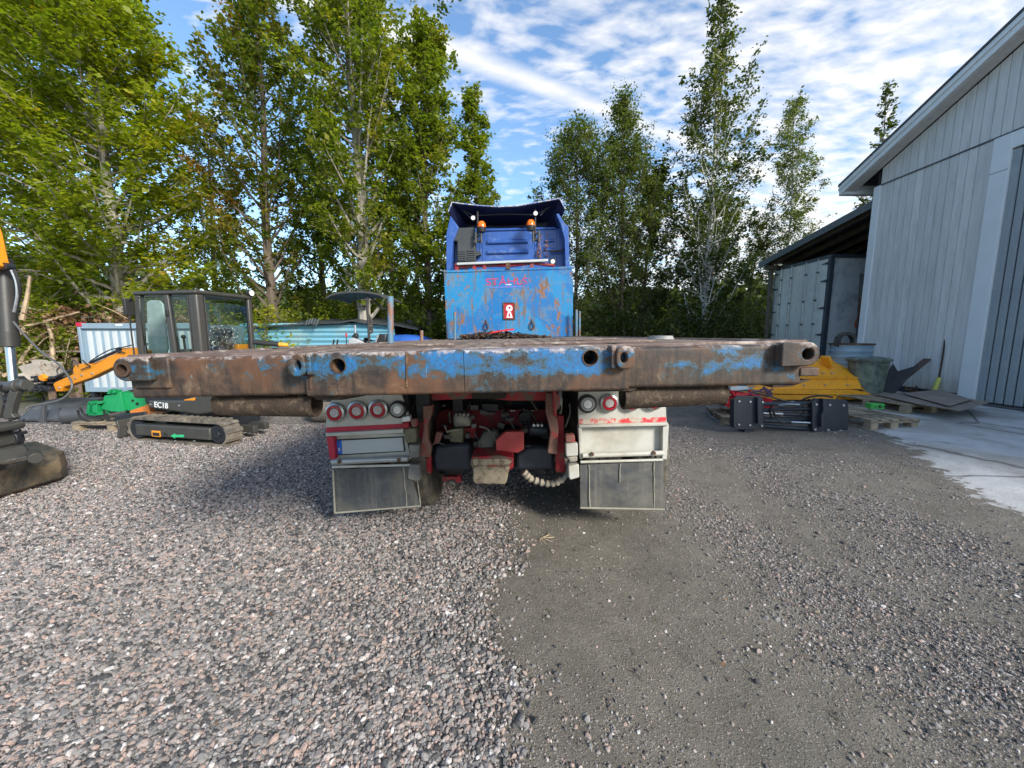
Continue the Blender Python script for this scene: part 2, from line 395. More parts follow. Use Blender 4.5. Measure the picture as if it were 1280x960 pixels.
vp = n('ShaderNodeTexVoronoi', {'Vector': tc, 'Scale': 110.0}); rp = n('ShaderNodeSeparateColor', {0: vp.outputs['Color']})
grit = mth(n, 'MULTIPLY', ramp(n, rp.outputs[0], [(.32, 0.0), (.42, 1.0)]), ramp(n, vp.outputs['Distance'], [(.3, 1.0), (.45, 0.0)]))
dirt = mixc(n, mth(n, 'MULTIPLY', grit, .7), dirt, ramp(n, rp.outputs[1], [(0, (.05, .048, .048)), (.4, (.22, .2, .175)), (.75, (.42, .36, .31)), (1, (.56, .52, .47))]))
dirt = mixc(n, ramp(n, f1, [(.35, .5), (.6, 0.0)]), dirt, (.05, .043, .036))
concc = mixc(n, ramp(n, f2, [(.3, 0.0), (.7, 1.0)]), (.46, .46, .445), (.62, .615, .595))
concc = mixc(n, ramp(n, n('ShaderNodeTexNoise', {'Vector': tc, 'Scale': 14.0, 'Detail': 8.0, 'Roughness': .8}).outputs[0], [(.56, 0.0), (.78, .45)]), concc, (.22, .21, .19))
concc = mixc(n, mth(n, 'MULTIPLY', grit, .12), concc, (.2, .2, .2))
grassc = mixc(n, ramp(n, f2, [(.3, 0.0), (.7, 1.0)]), (.03, .05, .012), (.09, .12, .03))
A = lambda k: n('ShaderNodeAttribute', attribute_name=k).outputs['Fac']
edge = mth(n, 'MULTIPLY', mth(n, 'SUBTRACT', mth(n, 'ADD', mth(n, 'MULTIPLY', f2, .5), mth(n, 'MULTIPLY', rnd.outputs[1], .7)), .6), .75)
gmask = ramp(n, mth(n, 'ADD', A('gravel'), edge), [(.42, 0.0), (.58, 1.0)])
c = mixc(n, gmask, dirt, gravc)
cedge = mth(n, 'ADD', A('concrete'), mth(n, 'MULTIPLY', mth(n, 'SUBTRACT', n('ShaderNodeTexNoise', {'Vector': tc, 'Scale': 6.0, 'Detail': 9.0, 'Roughness': .78}).outputs[0], .5), 2.4))
cmask = ramp(n, cedge, [(.44, 0.0), (.54, 1.0)])
st1 = n('ShaderNodeTexNoise', {'Vector': tc, 'Scale': 1.1, 'Detail': 7.0, 'Roughness': .65, 'Distortion': .6}).outputs[0]
concc = mixc(n, ramp(n, st1, [(.38, .6), (.52, 0.0)]), concc, (.27, .25, .215))
crk = n('ShaderNodeTexVoronoi', {'Vector': n('ShaderNodeMix', {0: .12, 4: tc, 5: n('ShaderNodeTexNoise', {'Vector': tc, 'Scale': 3.0, 'Detail': 5.0}).outputs['Color']}, data_type='VECTOR').outputs[1], 'Scale': .55}, feature='DISTANCE_TO_EDGE').outputs[0]
concc = mixc(n, ramp(n, crk, [(0, .8), (.006, .6), (.012, 0.0)]), concc, (.1, .09, .08))
c = mixc(n, cmask, c, concc)
c = mixc(n, A('grass'), c, grassc)
hgt = mth(n, 'ADD', mth(n, 'MULTIPLY', mth(n, 'MULTIPLY', gmask, gap), .9), mth(n, 'MULTIPLY', f1, mth(n, 'SUBTRACT', .7, mth(n, 'MULTIPLY', cmask, .45))))
hgt = mth(n, 'ADD', hgt, mth(n, 'MULTIPLY', grit, .25))
bp = n('ShaderNodeBump', {'Strength': .9, 'Distance': .012, 'Height': hgt}).outputs[0]
pb = n('ShaderNodeBsdfPrincipled', {'Base Color': c, 'Roughness': .82, 'Normal': bp, 'Specular IOR Level': .35})
L.new(pb.outputs[0], n('ShaderNodeOutputMaterial').inputs[0])
me.materials.append(gm); ground = bpy.data.objects.new('ground', me); COL.objects.link(ground); ground['kind'] = 'structure'

# loose stones as geometry: points carry size and rotation, one GN modifier instances a few stone meshes
sm_ = bpy.data.materials.new('crushed_stone'); sm_.use_nodes = True; sm_.node_tree.nodes.clear(); n, L = nt_of(sm_.node_tree)
oi = n('ShaderNodeObjectInfo').outputs['Random']
sc_ = ramp(n, oi, stone_stops(1.08))
tcs = n('ShaderNodeTexCoord').outputs['Object']
ns = n('ShaderNodeTexNoise', {'Vector': tcs, 'Scale': 2.2, 'Detail': 6.0, 'Roughness': .75}).outputs[0]
sc_ = mixc(n, ramp(n, ns, [(.42, 0.0), (.66, .4)]), sc_, (.12, .11, .10))
pbs = n('ShaderNodeBsdfPrincipled', {'Base Color': sc_, 'Roughness': .68, 'Normal': n('ShaderNodeBump', {'Strength': .5, 'Distance': .2, 'Height': ns}).outputs[0]})
L.new(pbs.outputs[0], n('ShaderNodeOutputMaterial').inputs[0])
def stone_mesh(i):
    rs = random.Random(i); import bmesh
    b = bmesh.new(); bmesh.ops.create_icosphere(b, subdivisions=2, radius=1)
    planes = [(Vector((rs.uniform(-1, 1), rs.uniform(-1, 1), rs.uniform(-1, 1))).normalized(), rs.uniform(.5, .82)) for _ in range(9)]
    for v in b.verts:
        for nn, d in planes:
            e = v.co.dot(nn) - d
            if e > 0: v.co -= nn * e
    sx = Vector((1, rs.uniform(.6, .9), rs.uniform(.42, .68)))
    for v in b.verts: v.co = Vector((v.co.x * sx.x, v.co.y * sx.y, v.co.z * sx.z))
    m = bpy.data.meshes.new('stone'); b.to_mesh(m); b.free(); m.materials.append(sm_)
    return m
scol = bpy.data.collections.new('stone_shapes')
for i in range(7):
    so = bpy.data.objects.new('stone_shape', stone_mesh(i)); scol.objects.link(so)
gn = bpy.data.node_groups.new('scatter_stones', 'GeometryNodeTree')
gn.interface.new_socket('Geometry', in_out='INPUT', socket_type='NodeSocketGeometry'); gn.interface.new_socket('Geometry', in_out='OUTPUT', socket_type='NodeSocketGeometry')
n, L = nt_of(gn)
gi = n('NodeGroupInput'); go = n('NodeGroupOutput'); ci = n('GeometryNodeCollectionInfo', {'Separate Children': True, 'Reset Children': True}); ci.inputs['Collection'].default_value = scol
def named(k, t):
    x = n('GeometryNodeInputNamedAttribute', data_type=t); x.inputs['Name'].default_value = k
    return [s for s in x.outputs if s.enabled and s.name == 'Attribute'][0]
ip = n('GeometryNodeInstanceOnPoints', {'Points': gi.outputs[0], 'Instance': ci.outputs[0], 'Pick Instance': True})
L.new(named('pick', 'INT'), ip.inputs['Instance Index']); L.new(named('rot', 'FLOAT_VECTOR'), ip.inputs['Rotation']); L.new(named('size', 'FLOAT'), ip.inputs['Scale'])
L.new(ip.outputs[0], go.inputs[0])
def scatter(name, x, y, size, lift, tilt=.5, seed=1):
    rg = np.random.default_rng(seed); k = len(x); m = bpy.data.meshes.new(name)
    m.vertices.add(k); m.vertices.foreach_set('co', np.stack([x, y, gz(x, y) + lift], -1).ravel())
    for nm, ty, dat in (('size', 'FLOAT', size), ('pick', 'INT', rg.integers(0, 7, k)), ('rot', 'FLOAT_VECTOR', np.stack([rg.normal(0, tilt, k), rg.normal(0, tilt, k), rg.uniform(0, 6.28, k)], -1).ravel())):
        a_ = m.attributes.new(nm, ty, 'POINT'); a_.data.foreach_set('vector' if ty == 'FLOAT_VECTOR' else 'value', dat)
    m.materials.append(sm_)
    o = bpy.data.objects.new(name, m); COL.objects.link(o); o['kind'] = 'stuff'
    md = o.modifiers.new('scatter', 'NODES'); md.node_group = gn
    return o
rg = np.random.default_rng(3)
def in_view(x, y): return (np.abs(x) < 1.42 * y + .35) & (y > .75)
k = 470000; yy = .8 + 5.6 * rg.random(k) ** 1.25; xx = rg.uniform(-1, 1, k) * (1.4 * yy + .3)
area_w = (1.4 * yy + .3) / 5.0
dens = grav(xx, yy)
keep = (rg.random(k) < dens * .95 * np.clip(area_w * 2.2, 0, 1)) & in_view(xx, yy)
xx, yy = xx[keep], yy[keep]; sz = np.clip(rg.lognormal(math.log(.0088), .42, len(xx)), .004, .026)
sz = sz * (1 - .42 * sm(.35, 1.0, xx)) * .95
scatter('loose_gravel', xx, yy, sz, rg.uniform(-.002, .008, len(xx)), .5, 11)['label'] = 'crushed grey and pink granite gravel covering the yard'
k = 230000; yy = .8 + 4.5 * rg.random(k) ** 1.3; xx = rg.uniform(-.4, 1.45, k) * (yy + .3)
keep = (grav(xx, yy) < .5) & (conc(xx, yy) < .3) & (rg.random(k) < (.12 + 1.3 * vn(xx * 2.3, yy * 2.3, 77) ** 2) * (.18 + .82 * sm(1.0, 1.7, xx)) + .5 * grav(xx, yy))
xx, yy = xx[keep], yy[keep]; sz = np.clip(rg.lognormal(math.log(.0034), .55, len(xx)), .0015, .02)
scatter('dirt_pebbles', xx, yy, sz, sz * .2, .4, 12)['label'] = 'small pebbles trodden into the dirt track'
print('GROUND OK')
# ------------------------------------------------------------ workshop building on the right
BX = 8.6; GZ0 = .27
bfr = Fr((BX, 9.62, GZ0)); JZ = 4.97 - GZ0
bld = thing('workshop_building', 'pale grey timber clad workshop with a gabled roof and large grey sliding door', 'building', bfr)
clad = mat('grey_cladding', (.72, .695, .665), .7, 0, .1, 2.2, col2=(.6, .58, .56), thr=.6, scale2=3, soft=.15, stretch=(3, 3, .5), bump=.2, bscale=50, col3=(.36, .34, .33), thr3=.70, objvar=.10, splash=(.33, .29, .23))
trim = mat('pale_trim', (.8, .81, .8), .55, 0, .05, 2, bump=.05)
YR = -5.0            # ridge, local y ; wall runs to -10
RAKE = .439; ZT = 5.10 - GZ0
def roofz(y): return ZT + RAKE * ((.67 - y) if y > YR else (.67 - 2 * YR + y) if True else 0)
BWD = .158; DOOR0, DOOR1 = -2.55, -7.9; DH = 4.68 - GZ0
rb = random.Random(5)
k = 0; y = -.14
while y > -10:
    y1 = max(y - BWD, -10.0); yc = (y + y1) / 2; gapw = .010
    e = rb.uniform(0, .004)
    in_door = DOOR1 - .3 < yc < DOOR0 + .3
    if not in_door:
        MB().bb(-e, .03, y1 + gapw, y, .12, JZ - .015).build('board', clad, bld, .004, 1, smooth=False)
    else:
        MB().bb(-e, .03, y1 + gapw, y, DH + .3, JZ - .015).build('board', clad, bld, .004, 1, smooth=False)
    za, zb = roofz(y) - .12, roofz(y1 + gapw) - .12
    MB().prism([(y, JZ + .012), (y, za), (y1 + gapw, zb), (y1 + gapw, JZ + .012)], -.012 - e, .03, 'x').build('board', clad, bld, .004, 1, smooth=False)
    y = y1
MB().bb(-.03, .0, -.142, .02, .1, JZ - .005).bb(0, .12, .0, .021, .1, JZ - .005).build('corner_board', trim, bld, .004)
MB().bb(-.022, .0, -10, -.05, JZ - .012, JZ + .010).build('joint_strip', mat('shadow_gap', (.12, .12, .13)), bld)
# core walls and roof body
MB().prism([(0, .0), (0, roofz(0) - .14), (YR, roofz(YR) - .14), (-10, roofz(-10) - .14), (-10, 0)], .03, 12, 'x').build('wall_core', mat('felt_black', (.03, .03, .035), .8), bld)
MB().bb(.005, .04, -2.3, 0, -.3, .14).build('plinth', mat('plinth_dark', (.035, .035, .04), .9, bump=.4), bld)
roofm = mat('roof_sheet', (.05, .05, .055), .5)
OX = -.34
for (ya, yb) in ((.68, YR), (YR, -10.68)):
    za, zb = (ZT, roofz(YR)) if ya > 0 else (roofz(YR), ZT)
    MB().add([(OX - .02, ya, za + .17), (12.4, ya, za + .17), (12.4, yb, zb + .17), (OX - .02, yb, zb + .17), (OX - .02, ya, za + .12), (12.4, ya, za + .12), (12.4, yb, zb + .12), (OX - .02, yb, zb + .12)],
             [(0, 1, 2, 3), (7, 6, 5, 4), (0, 3, 7, 4), (1, 0, 4, 5), (2, 1, 5, 6), (3, 2, 6, 7)]).build('roof', roofm, bld)
    def strip(nm, x0, x1, lo, hi, m):
        MB().add([(x0, ya, za + lo), (x1, ya, za + lo), (x1, yb, zb + lo), (x0, yb, zb + lo), (x0, ya, za + hi), (x1, ya, za + hi), (x1, yb, zb + hi), (x0, yb, zb + hi)],
                 [(3, 2, 1, 0), (4, 5, 6, 7), (0, 1, 5, 4), (1, 2, 6, 5), (2, 3, 7, 6), (3, 0, 4, 7)]).build(nm, m, bld, .003)
    strip('fascia', OX - .004, OX + .02, .015, .118, trim)
    strip('fascia', OX + .021, OX + .045, -.10, .022, trim)
    for q in range(3): strip('soffit_board', OX + .047 + q * .095, OX + .136 + q * .095, -.095, -.075, clad)
    # eave box
MB().bb(OX + .05, 12.3, .55, .68, ZT - .1, ZT + .1).build('eave_board', trim, bld)
# sliding door
dcol = mat('door_steel', (.38, .41, .42), .45, 0, .08, 2, col2=(.22, .25, .28), thr=.6, scale2=2, soft=.2, bump=.03)
dw = MB().bb(.03, .05, DOOR1, DOOR0, .0, DH); door = dw.build('sliding_door', dcol, bld)
yk = DOOR0 - .06; rbm = None
while yk > DOOR1 + .1:
    if rbm is None: rbm = MB().prism([(-.055, .03), (-.04, .0), (.04, .0), (.055, .03)], .03, DH - .02, 'z')
    if rbm is not None and not hasattr(rbm, 'o'):
        # ribs: trapezoid profile standing proud of the sheet (x proud, y across)
        m_ = MB().prism([(.03, -.058), (.004, -.044), (.004, .044), (.03, .058)], .03, DH - .02, 'z'); rbm.o = m_.build('door_rib', dcol, door); rbm.o.location = (0, yk, 0)
    else:
        inst(rbm.o, door, (0, yk, 0))
    yk -= .135
MB().bb(-.035, .035, DOOR0, DOOR0 + .27, -.05, DH + .27).build('door_frame', trim, bld, .006)
MB().bb(-.004, .03, DOOR0 + .2, DOOR0 + .42, .12, JZ - .02).build('board', clad, bld, .004, 1)
MB().bb(-.033, .033, DOOR1 - .27, DOOR1, -.05, DH + .27).build('door_frame', trim, bld, .006)
MB().bb(-.030, .033, DOOR1, DOOR0, DH, DH + .27).build('door_frame', trim, bld, .006)
MB().bb(-.0385, -.035, DOOR0 - .0, DOOR0 + .27, DH - .33, DH - .322).build('frame_joint', mat('shadow_gap', (.12, .12, .13)), bld)
MB().bb(-.30, .06, DOOR1, DOOR0, -.06, .012).build('door_rail', mat('rail_steel', (.12, .12, .12), .5, .5), bld)

# ------------------------------------------------------------ lean-to and box body container behind the corner
lfr = Fr((9.0, 9.8, GZ0))
lean = thing('lean_to_shed', 'open lean-to with dark boarded roof between the workshop and the trees', 'shed', lfr)
tim = mat('rafter_timber', (.16, .125, .09), .8, 0, .3, 5, bump=.3)
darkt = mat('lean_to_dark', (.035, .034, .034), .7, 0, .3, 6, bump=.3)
# roof plane: rises towards the camera like the photo's fascia line
A0 = lfr.p(948, 330, x=-.4); A1 = lfr.p(1091, 252, x=-.4)
ya, za, yb, zb = A0.y, A0.z, A1.y, A1.z
def slab(mb, x0, x1, ya, za, yb, zb, lo, hi):
    return mb.add([(x0, ya, za + lo), (x1, ya, za + lo), (x1, yb, zb + lo), (x0, yb, zb + lo), (x0, ya, za + hi), (x1, ya, za + hi), (x1, yb, zb + hi), (x0, yb, zb + hi)],
                  [(3, 2, 1, 0), (4, 5, 6, 7), (0, 1, 5, 4), (1, 2, 6, 5), (2, 3, 7, 6), (3, 0, 4, 7)])
slab(MB(), -.38, 4, ya, za, yb, zb, 0, .05).build('roof', roofm, lean)
slab(MB(), -.40, -.37, ya, za, yb, zb, -.14, .045).build('fascia', mat('grey_fascia', (.13, .145, .15), .7), lean)
for q in range(6): slab(MB(), -.2 + q * .62, -.12 + q * .62, ya, za, yb, zb, -.16, -.01).build('rafter', tim, lean)
for xq in (-.2, 3.5): MB().bb(xq, xq + .1, ya - .4, ya - .3, -.3, za - .05).build('post', tim, lean, .004)
MB().bb(-.3, 3.6, ya - .42, ya - .28, za - .25, za - .12).build('beam', tim, lean, .004)
MB().prism([(yb - .3, 0), (ya, 0), (ya, za - .02), (yb - .3, zb)], 3.5, 3.56, 'x').build('light_block_wall', darkt, lean)  # unseen wall, raised to the roof to keep sun off the container

cfr = Fr((9.0, 11.0, GZ0))
box = thing('box_container', 'white insulated box body container with rear doors and lock bars under the lean-to', 'container', cfr)
boxw = mat('box_body_white', (.84, .83, .77), .45, 0, .06, 1.5, col2=(.6, .62, .59), thr=.6, scale2=1.5, soft=.2, bump=.05)
boxg = mat('box_side_grey', (.75, .75, .74), .55, 0, .06, 1.5, col2=(.48, .5, .52), thr=.55, scale2=1.2, soft=.06, bump=.05)
frm = mat('box_frame_dark', (.07, .085, .1), .5, .2)
c0 = cfr.p(1028, 419, x=0); c1 = cfr.p(964, 419, x=0); ct = cfr.p(1036, 320, x=0)
y0, y1, zt = c0.y, c1.y, ct.z
MB().bb(.04, 5.5, y0, y1, .05, zt).build('box_body', boxw, box)
MB().bb(.02, 5.52, y0 - .012, y0, .1, zt - .06).build('side_panel', boxg, box)
MB().bb(-.02, .10, y0 - .06, y0 + .03, 0, zt).bb(-.02, .10, y1 - .03, y1 + .05, 0, zt).bb(-.015, .09, y0, y1, zt - .07, zt + .03).bb(-.015, .09, y0, y1, 0, .08).bb(-.01, 5.5, y0 - .07, y0 - .012, zt - .06, zt + .03).build('door_frame', frm, box, .006)
ym = (y0 + y1) / 2
for (p, q) in ((y0 + .04, ym - .01), (ym + .01, y1 - .04)):
    dd = MB().bb(-.035, .03, p, q, .09, zt - .08).build('rear_door', boxw, box, .008)
    for f in (.28, .72):
        yy_ = p + (q - p) * f
        MB().cyl((-.06, yy_, .06), (-.06, yy_, zt - .04), .016, n=8).build('lock_bar', alu, dd)
        for zz_ in (.25, .45, .65, .88): MB().box((-.05, yy_, zt * zz_), (.05, .06, .05)).build('bar_bracket', frm, dd)
    yh = p if p < ym - .3 else q
    for zz_ in (.14, .36, .58, .8, .94):
        s_ = 1 if yh == p else -1
        MB().prism([(yh - s_ * .03, zt * zz_ - .035), (yh + s_ * .16, zt * zz_ - .01), (yh + s_ * .16, zt * zz_ + .01), (yh - s_ * .03, zt * zz_ + .035)], -.06, -.035, 'x').build('hinge', frm, dd)
# strap hanging in front of the side panel
sfr = Fr((9.4, y0 + 11.0 - .1, GZ0))
p0 = sfr.p(1075, 372, y=0); p1 = sfr.p(1069, 408, y=0)
o = MB().sheet([[(p0.x, -.02, p0.z), (p0.x + .09, -.03, p0.z)], [(p0.x - .03, -.05, (p0.z + p1.z) / 2), (p0.x + .08, -.04, (p0.z + p1.z) / 2)], [(p1.x - .06, -.05, p1.z + .05), (p1.x + .08, -.04, p1.z)], [(p1.x - .03, -.04, p1.z - .04), (p1.x + .04, -.04, p1.z - .04)]], (0, .02, 0)).build('orange_strap', mat('strap_orange', (.6, .13, .03), .8, 0, .2, 9))
place(o, sfr); tag(o, 'faded orange lashing strap hanging against the container side by the workshop corner', 'strap')
pa = sfr.p(1074, 342, y=-.05); pb_ = sfr.p(1067, 435, y=-.1)
o = MB().cyl((pa.x, -.1, pa.z), (pb_.x, -.16, pb_.z), .018, n=8).cyl((pa.x + .07, -.1, pa.z - .02), (pb_.x + .12, -.16, pb_.z), .03, n=8).build('pole', mat('pole_grey', (.14, .13, .12), .7)); place(o, sfr)
tag(o, 'two thin grey poles leaning behind the orange strap', 'poles')
# steel drum, arch and grey bin
dfr = Fr((*G(1061, 492).xy, GZ0)) if False else Fr((6.9, 7.75, GZ0))
dc = dfr.p(1063, 440, y=0); 
zt_ = dfr.p(1063, 431, y=0).z; rr = (dfr.p(1084, 440, y=0).x - dfr.p(1042, 440, y=0).x) / 2
drum = thing('oil_drum', 'light blue ribbed steel drum behind the grey bin', 'drum', dfr)
prof = [(.0, 0), (rr * .98, 0), (rr, .02)] 
for q in range(1, 9): prof += [(rr, zt_ * q / 9 - .03), (rr * 1.035, zt_ * q / 9 - .012), (rr * 1.035, zt_ * q / 9 + .006), (rr, zt_ * q / 9 + .02)]
prof += [(rr, zt_ - .02), (rr * 1.03, zt_), (rr * .97, zt_), (rr * .96, zt_ - .02)]
MB().lathe(prof, (dc.x, 0, 0), n=32).build('drum_body', mat('drum_blue', (.26, .36, .44), .4, .2, .12, 4, col2=(.2, .15, .1), thr=.7, scale2=6, bump=.04), drum)
MB().lathe([(0, zt_ + .005), (rr * 1.08, zt_ + .003), (rr * 1.08, zt_ + .03), (0, zt_ + .035)], (dc.x, 0, 0), n=20).build('drum_lid', rust, drum)
dfz = Fr((dc.x + 6.9 - .17, 7.7, GZ0 + zt_ + .035))
o = MB().pipe((0, -.05, .03), (0, .05, .03), .19, .13, n=20).build('old_tyre', rubber); place(o, dfz); tag(o, 'small black tyre standing on the lid of the blue drum', 'tyre')
nfr = Fr((6.86, 7.30, GZ0))
bt = [nfr.p(*k, y=0) for k in ((1065, 449), (1107, 452), (1072, 492), (1102, 492))]
bin_ = thing('waste_bin', 'grubby dark grey plastic waste bin with a closed lid by the workshop wall', 'bin', nfr)
xc = (bt[0].x + bt[1].x) / 2; rt = (bt[1].x - bt[0].x) / 2; rbm_ = (bt[3].x - bt[2].x) / 2; h = bt[0].z
binm = mat('bin_plastic', (.06, .075, .07), .55, 0, .2, 5, col2=(.18, .22, .16), thr=.5, scale2=6, soft=.12, streak=(.22, .26, .2))
MB().lathe([(0, 0), (rbm_, 0), (rt * .93, h * .96), (rt * .97, h * .96), (rt * .97, h)], (xc, 0, 0), n=24).build('bin_body', binm, bin_)
MB().lathe([(rt * 1.03, h - .03), (rt * 1.04, h + .005), (rt * .9, h + .035), (rt * .5, h + .05), (rt * .48, h + .035), (0, h + .045)], (xc, 0, 0), n=24).build('bin_lid', binm, bin_)
for s_ in (-1, 1): MB().tube([(xc - .09, -rt * .93, h * .86), (xc - .09, -rt * 1.12, h * .87), (xc + .09, -rt * 1.12, h * .87), (xc + .09, -rt * .93, h * .86)] if s_ < 0 else [(xc - .08, rt * .9, h * .86), (xc, rt * 1.1, h * .87), (xc + .08, rt * .9, h * .86)], .012, 6).build('handle', binm, bin_)
# bent black sheets beside the bin
qfr = Fr((7.7, 7.9, GZ0))
def P3(fr, a, b, y): v = fr.p(a, b, y=y); return (v.x, v.y, v.z)
o = MB().sheet([[P3(qfr, 1092, 493, -.5), P3(qfr, 1103, 475, -.15), P3(qfr, 1116, 455, .1)], [P3(qfr, 1106, 494, -.6), P3(qfr, 1115, 480, -.35), P3(qfr, 1122, 465, -.1)], [P3(qfr, 1120, 491, -.7), P3(qfr, 1134, 474, -.45), P3(qfr, 1149, 457, -.25)]], (.02, .02, .015)).build('black_sheet', mat('black_sheet', (.02, .022, .026), .5, .2, .3, 4, bump=.3), smooth=False); place(o, qfr)
tag(o, 'bent black metal sheet leaning by the grey bin', 'scrap metal')
o = MB().box((0, 0, 0), (.75, .12, .03), (0, -34, 12)).build('timber_plank', mat('brown_plank', (.1, .06, .045), .8)); place(o, Fr(tuple(Fr().p(1143, 462, y=7.85)))); tag(o, 'thin brown plank sticking up behind the bent black sheet', 'plank')
o = MB().plate(circ(0, 0, .13, 16), circ(0, .02, .05, 16), 0, .04).box((-.2, .03, -.06), (.3, .05, .06), (0, 20, 0)).box((.2, .03, -.07), (.3, .05, .06), (0, -20, 0)).build('steel_bracket', rust); place(o, Fr(tuple(Fr().p(1154, 485, y=8.1)))); tag(o, 'rusty steel bracket with a round eye on the ground against the wall', 'bracket')
# pallets
pw = mat('pallet_wood', (.34, .27, .18), .85, 0, .3, 6, col2=(.17, .13, .09), thr=.56, scale2=5, bump=.4, objvar=.25)
def pallet(name, fr, label, Lx, Ly, nb=5, hb=.1, group='wooden pallets in the yard'):
    """boards run along y; near end at y=0"""
    t = thing(name, label, 'pallet', fr, group); bw = Lx / nb * .78
    bd = None; rr_ = random.Random(len(label))
    for i in range(nb):
        xq = bw / 2 + i * (Lx - bw) / (nb - 1)
        if bd is None:
            bd = MB().bb(-bw / 2, bw / 2, 0, Ly, hb + .022, hb + .044).build('deck_board', pw, t, .003, 1); bd.location = (xq, 0, 0)
        else: inst(bd, t, (xq, rr_.uniform(-.008, .008), rr_.uniform(-.001, .003)))
    cb = None
    for yq in (.05, Ly / 2, Ly - .05):
        if cb is None: cb = MB().bb(0, Lx, -.05, .05, hb, hb + .02).build('cross_board', pw, t, .003, 1); cb.location = (0, yq, 0)
        else: inst(cb, t, (0, yq, 0))
    bk = None
    for xq in (.06, Lx / 2, Lx - .06):
        for yq in (.06, Ly / 2, Ly - .06):
            if bk is None: bk = MB().bb(-.055, .055, -.055, .055, .018, hb - .001).build('block', pw, t, .004, 1); bk.location = (xq, yq, 0)
            else: inst(bk, t, (xq, yq, 0), (0, 0, rr_.uniform(-4, 4)))
        inst(bd, t, (xq, 0, -hb - .024)).name = 'bottom_board'
    return t
gA = G(1088, 538); gB = G(1163, 537)
angp = math.degrees(math.atan2(gB.y - gA.y, gB.x - gA.x)); wp = (gB - gA).xy.length
pallet('pallet', Fr(tuple(gA), (0, 0, angp + 12)), 'weathered pallet in front of the workshop with a small green case on it', wp, 1.35)
gC = Vector((6.2, 5.95, .275))
pallet('pallet', Fr(tuple(gC), (0, 0, 12)), 'wooden pallet carrying flat brown steel sheets next to the big door', 1.15, 1.2)
sh = mat('steel_sheets', (.24, .2, .165), .7, .1, .2, 3, col2=(.3, .22, .16), thr=.56, scale2=3)
for (lab, pts, z_) in (('lower and longer brown steel sheet lying on the second pallet', ((1092, 493), (1160, 490), (1238, 503), (1200, 514), (1150, 506)), .15), ('upper brown steel sheet on top of the longer sheet by the door', ((1128, 492), (1175, 487), (1215, 500), (1186, 508)), .175)):
    f_ = Fr((6.6, 6.4, .27 + z_ + .02)); q = [f_.p(*k, z=0) for k in pts]
    o = MB().prism([(v.x, v.y) for v in q], 0, .008, 'z').build('steel_sheet', sh); place(o, f_); tag(o, lab, 'steel sheet')
gq = Fr().p(1090, 510, z=.27 + .15)
o = thing('green_case', 'small bright green plastic case lying on the weathered pallet', 'case', Fr((gq.x, gq.y - .04, gq.z), (0, 0, -8)))
gp_ = mat('green_plastic', (.05, .42, .07), .35, 0, .05)
MB().bb(-.09, .09, -.06, .06, 0, .045).build('case_body', gp_, o, .006); MB().bb(-.092, .092, -.062, .062, .047, .08).build('case_lid', gp_, o, .008)
MB().bb(.01, .035, -.067, -.062, .02, .065).bb(-.06, .09, -.066, -.062, .03, .036).build('latch', mat('latch_black', (.02, .02, .02)), o)
# hand tool: yellow sleeve, long bent rod, leaning on the wall
a_ = Fr().p(1167, 491, y=7.6); tf = Fr(tuple(a_))
t = thing('pry_tool', 'long bent dark rod with a yellow sleeve leaning against the workshop wall', 'tool', tf)
b_ = tf.p(1174, 472, y=.02); c_ = tf.p(1183, 410, y=.15); d_ = tf.p(1186, 406, y=.15); e_ = tf.p(1198, 402, y=.12)
MB().cyl((0, 0, 0), tuple(b_), .045, .035, n=12).build('sleeve', mat('tool_yellow', (.55, .52, .1), .5), t)
MB().tube([tuple(b_), tuple((b_ + c_) / 2 + Vector((.01, 0, 0))), tuple(c_), tuple(d_), tuple((d_ + e_) / 2 + Vector((0, 0, -.02))), tuple(e_)], .014, 8).build('rod', rust_dark, t)

# ------------------------------------------------------------ yellow snow plough blade behind the fork unit
Yf = Fr((5.2, 6.9, .26), (0, 0, 0))
ZZ = (1000, 440, 7.11)
pl = thing('plough_blade', 'yellow steel plough blade lying in front of the blue drum', 'plough', Yf)
def zpt(z, a, b): return (z[0] + a / z[2], z[1] + b / z[2])
def V(fr, z, a, b, y): q = fr.p(*zpt(z, a, b), y=y); return (q.x, q.y, q.z)
# sloping top plate, face plate, lip (left end hidden behind the truck beam)
MB().add([V(Yf, ZZ, 160, 60, .9), V(Yf, ZZ, 380, 60, .9), V(Yf, ZZ, 520, 220, .35), V(Yf, ZZ, -330, 225, .35), V(Yf, ZZ, -100, 130, .6)], [(0, 1, 2, 3, 4)]).build('top_plate', yellow, pl)
face = [(-330, 225), (520, 222), (545, 320), (600, 375), (-420, 380), (-400, 330)]
MB().prism(Yf.xz([(-330, 222), (60, 212), (518, 222), (530, 235), (-350, 240)], .33, ZZ), .30, .36).build('top_edge', yellow, pl, .004)
MB().add([V(Yf, ZZ, -350, 240, .33), V(Yf, ZZ, 525, 232, .33), V(Yf, ZZ, 545, 330, .22), V(Yf, ZZ, -420, 330, .22)], [(0, 1, 2, 3)]).build('face_plate', yellow, pl)
MB().prism(Yf.xz([(-430, 332), (470, 336), (560, 352), (600, 368), (596, 382), (540, 380), (-430, 362)], .18, ZZ), .1, .22).build('lip', yellow, pl, .004)
MB().prism(Yf.xz([(-430, 375), (500, 385), (545, 395), (530, 420), (-430, 425)], .15, ZZ), .12, .5).build('lower_plate', yellow, pl, .004)
MB().add([V(Yf, ZZ, 380, 60, .9), V(Yf, ZZ, 520, 222, .35), V(Yf, ZZ, 545, 330, .22), V(Yf, ZZ, 600, 370, .2), V(Yf, ZZ, 590, 375, .5)], [(0, 1, 2, 3, 4)]).build('end_plate', yellow, pl)
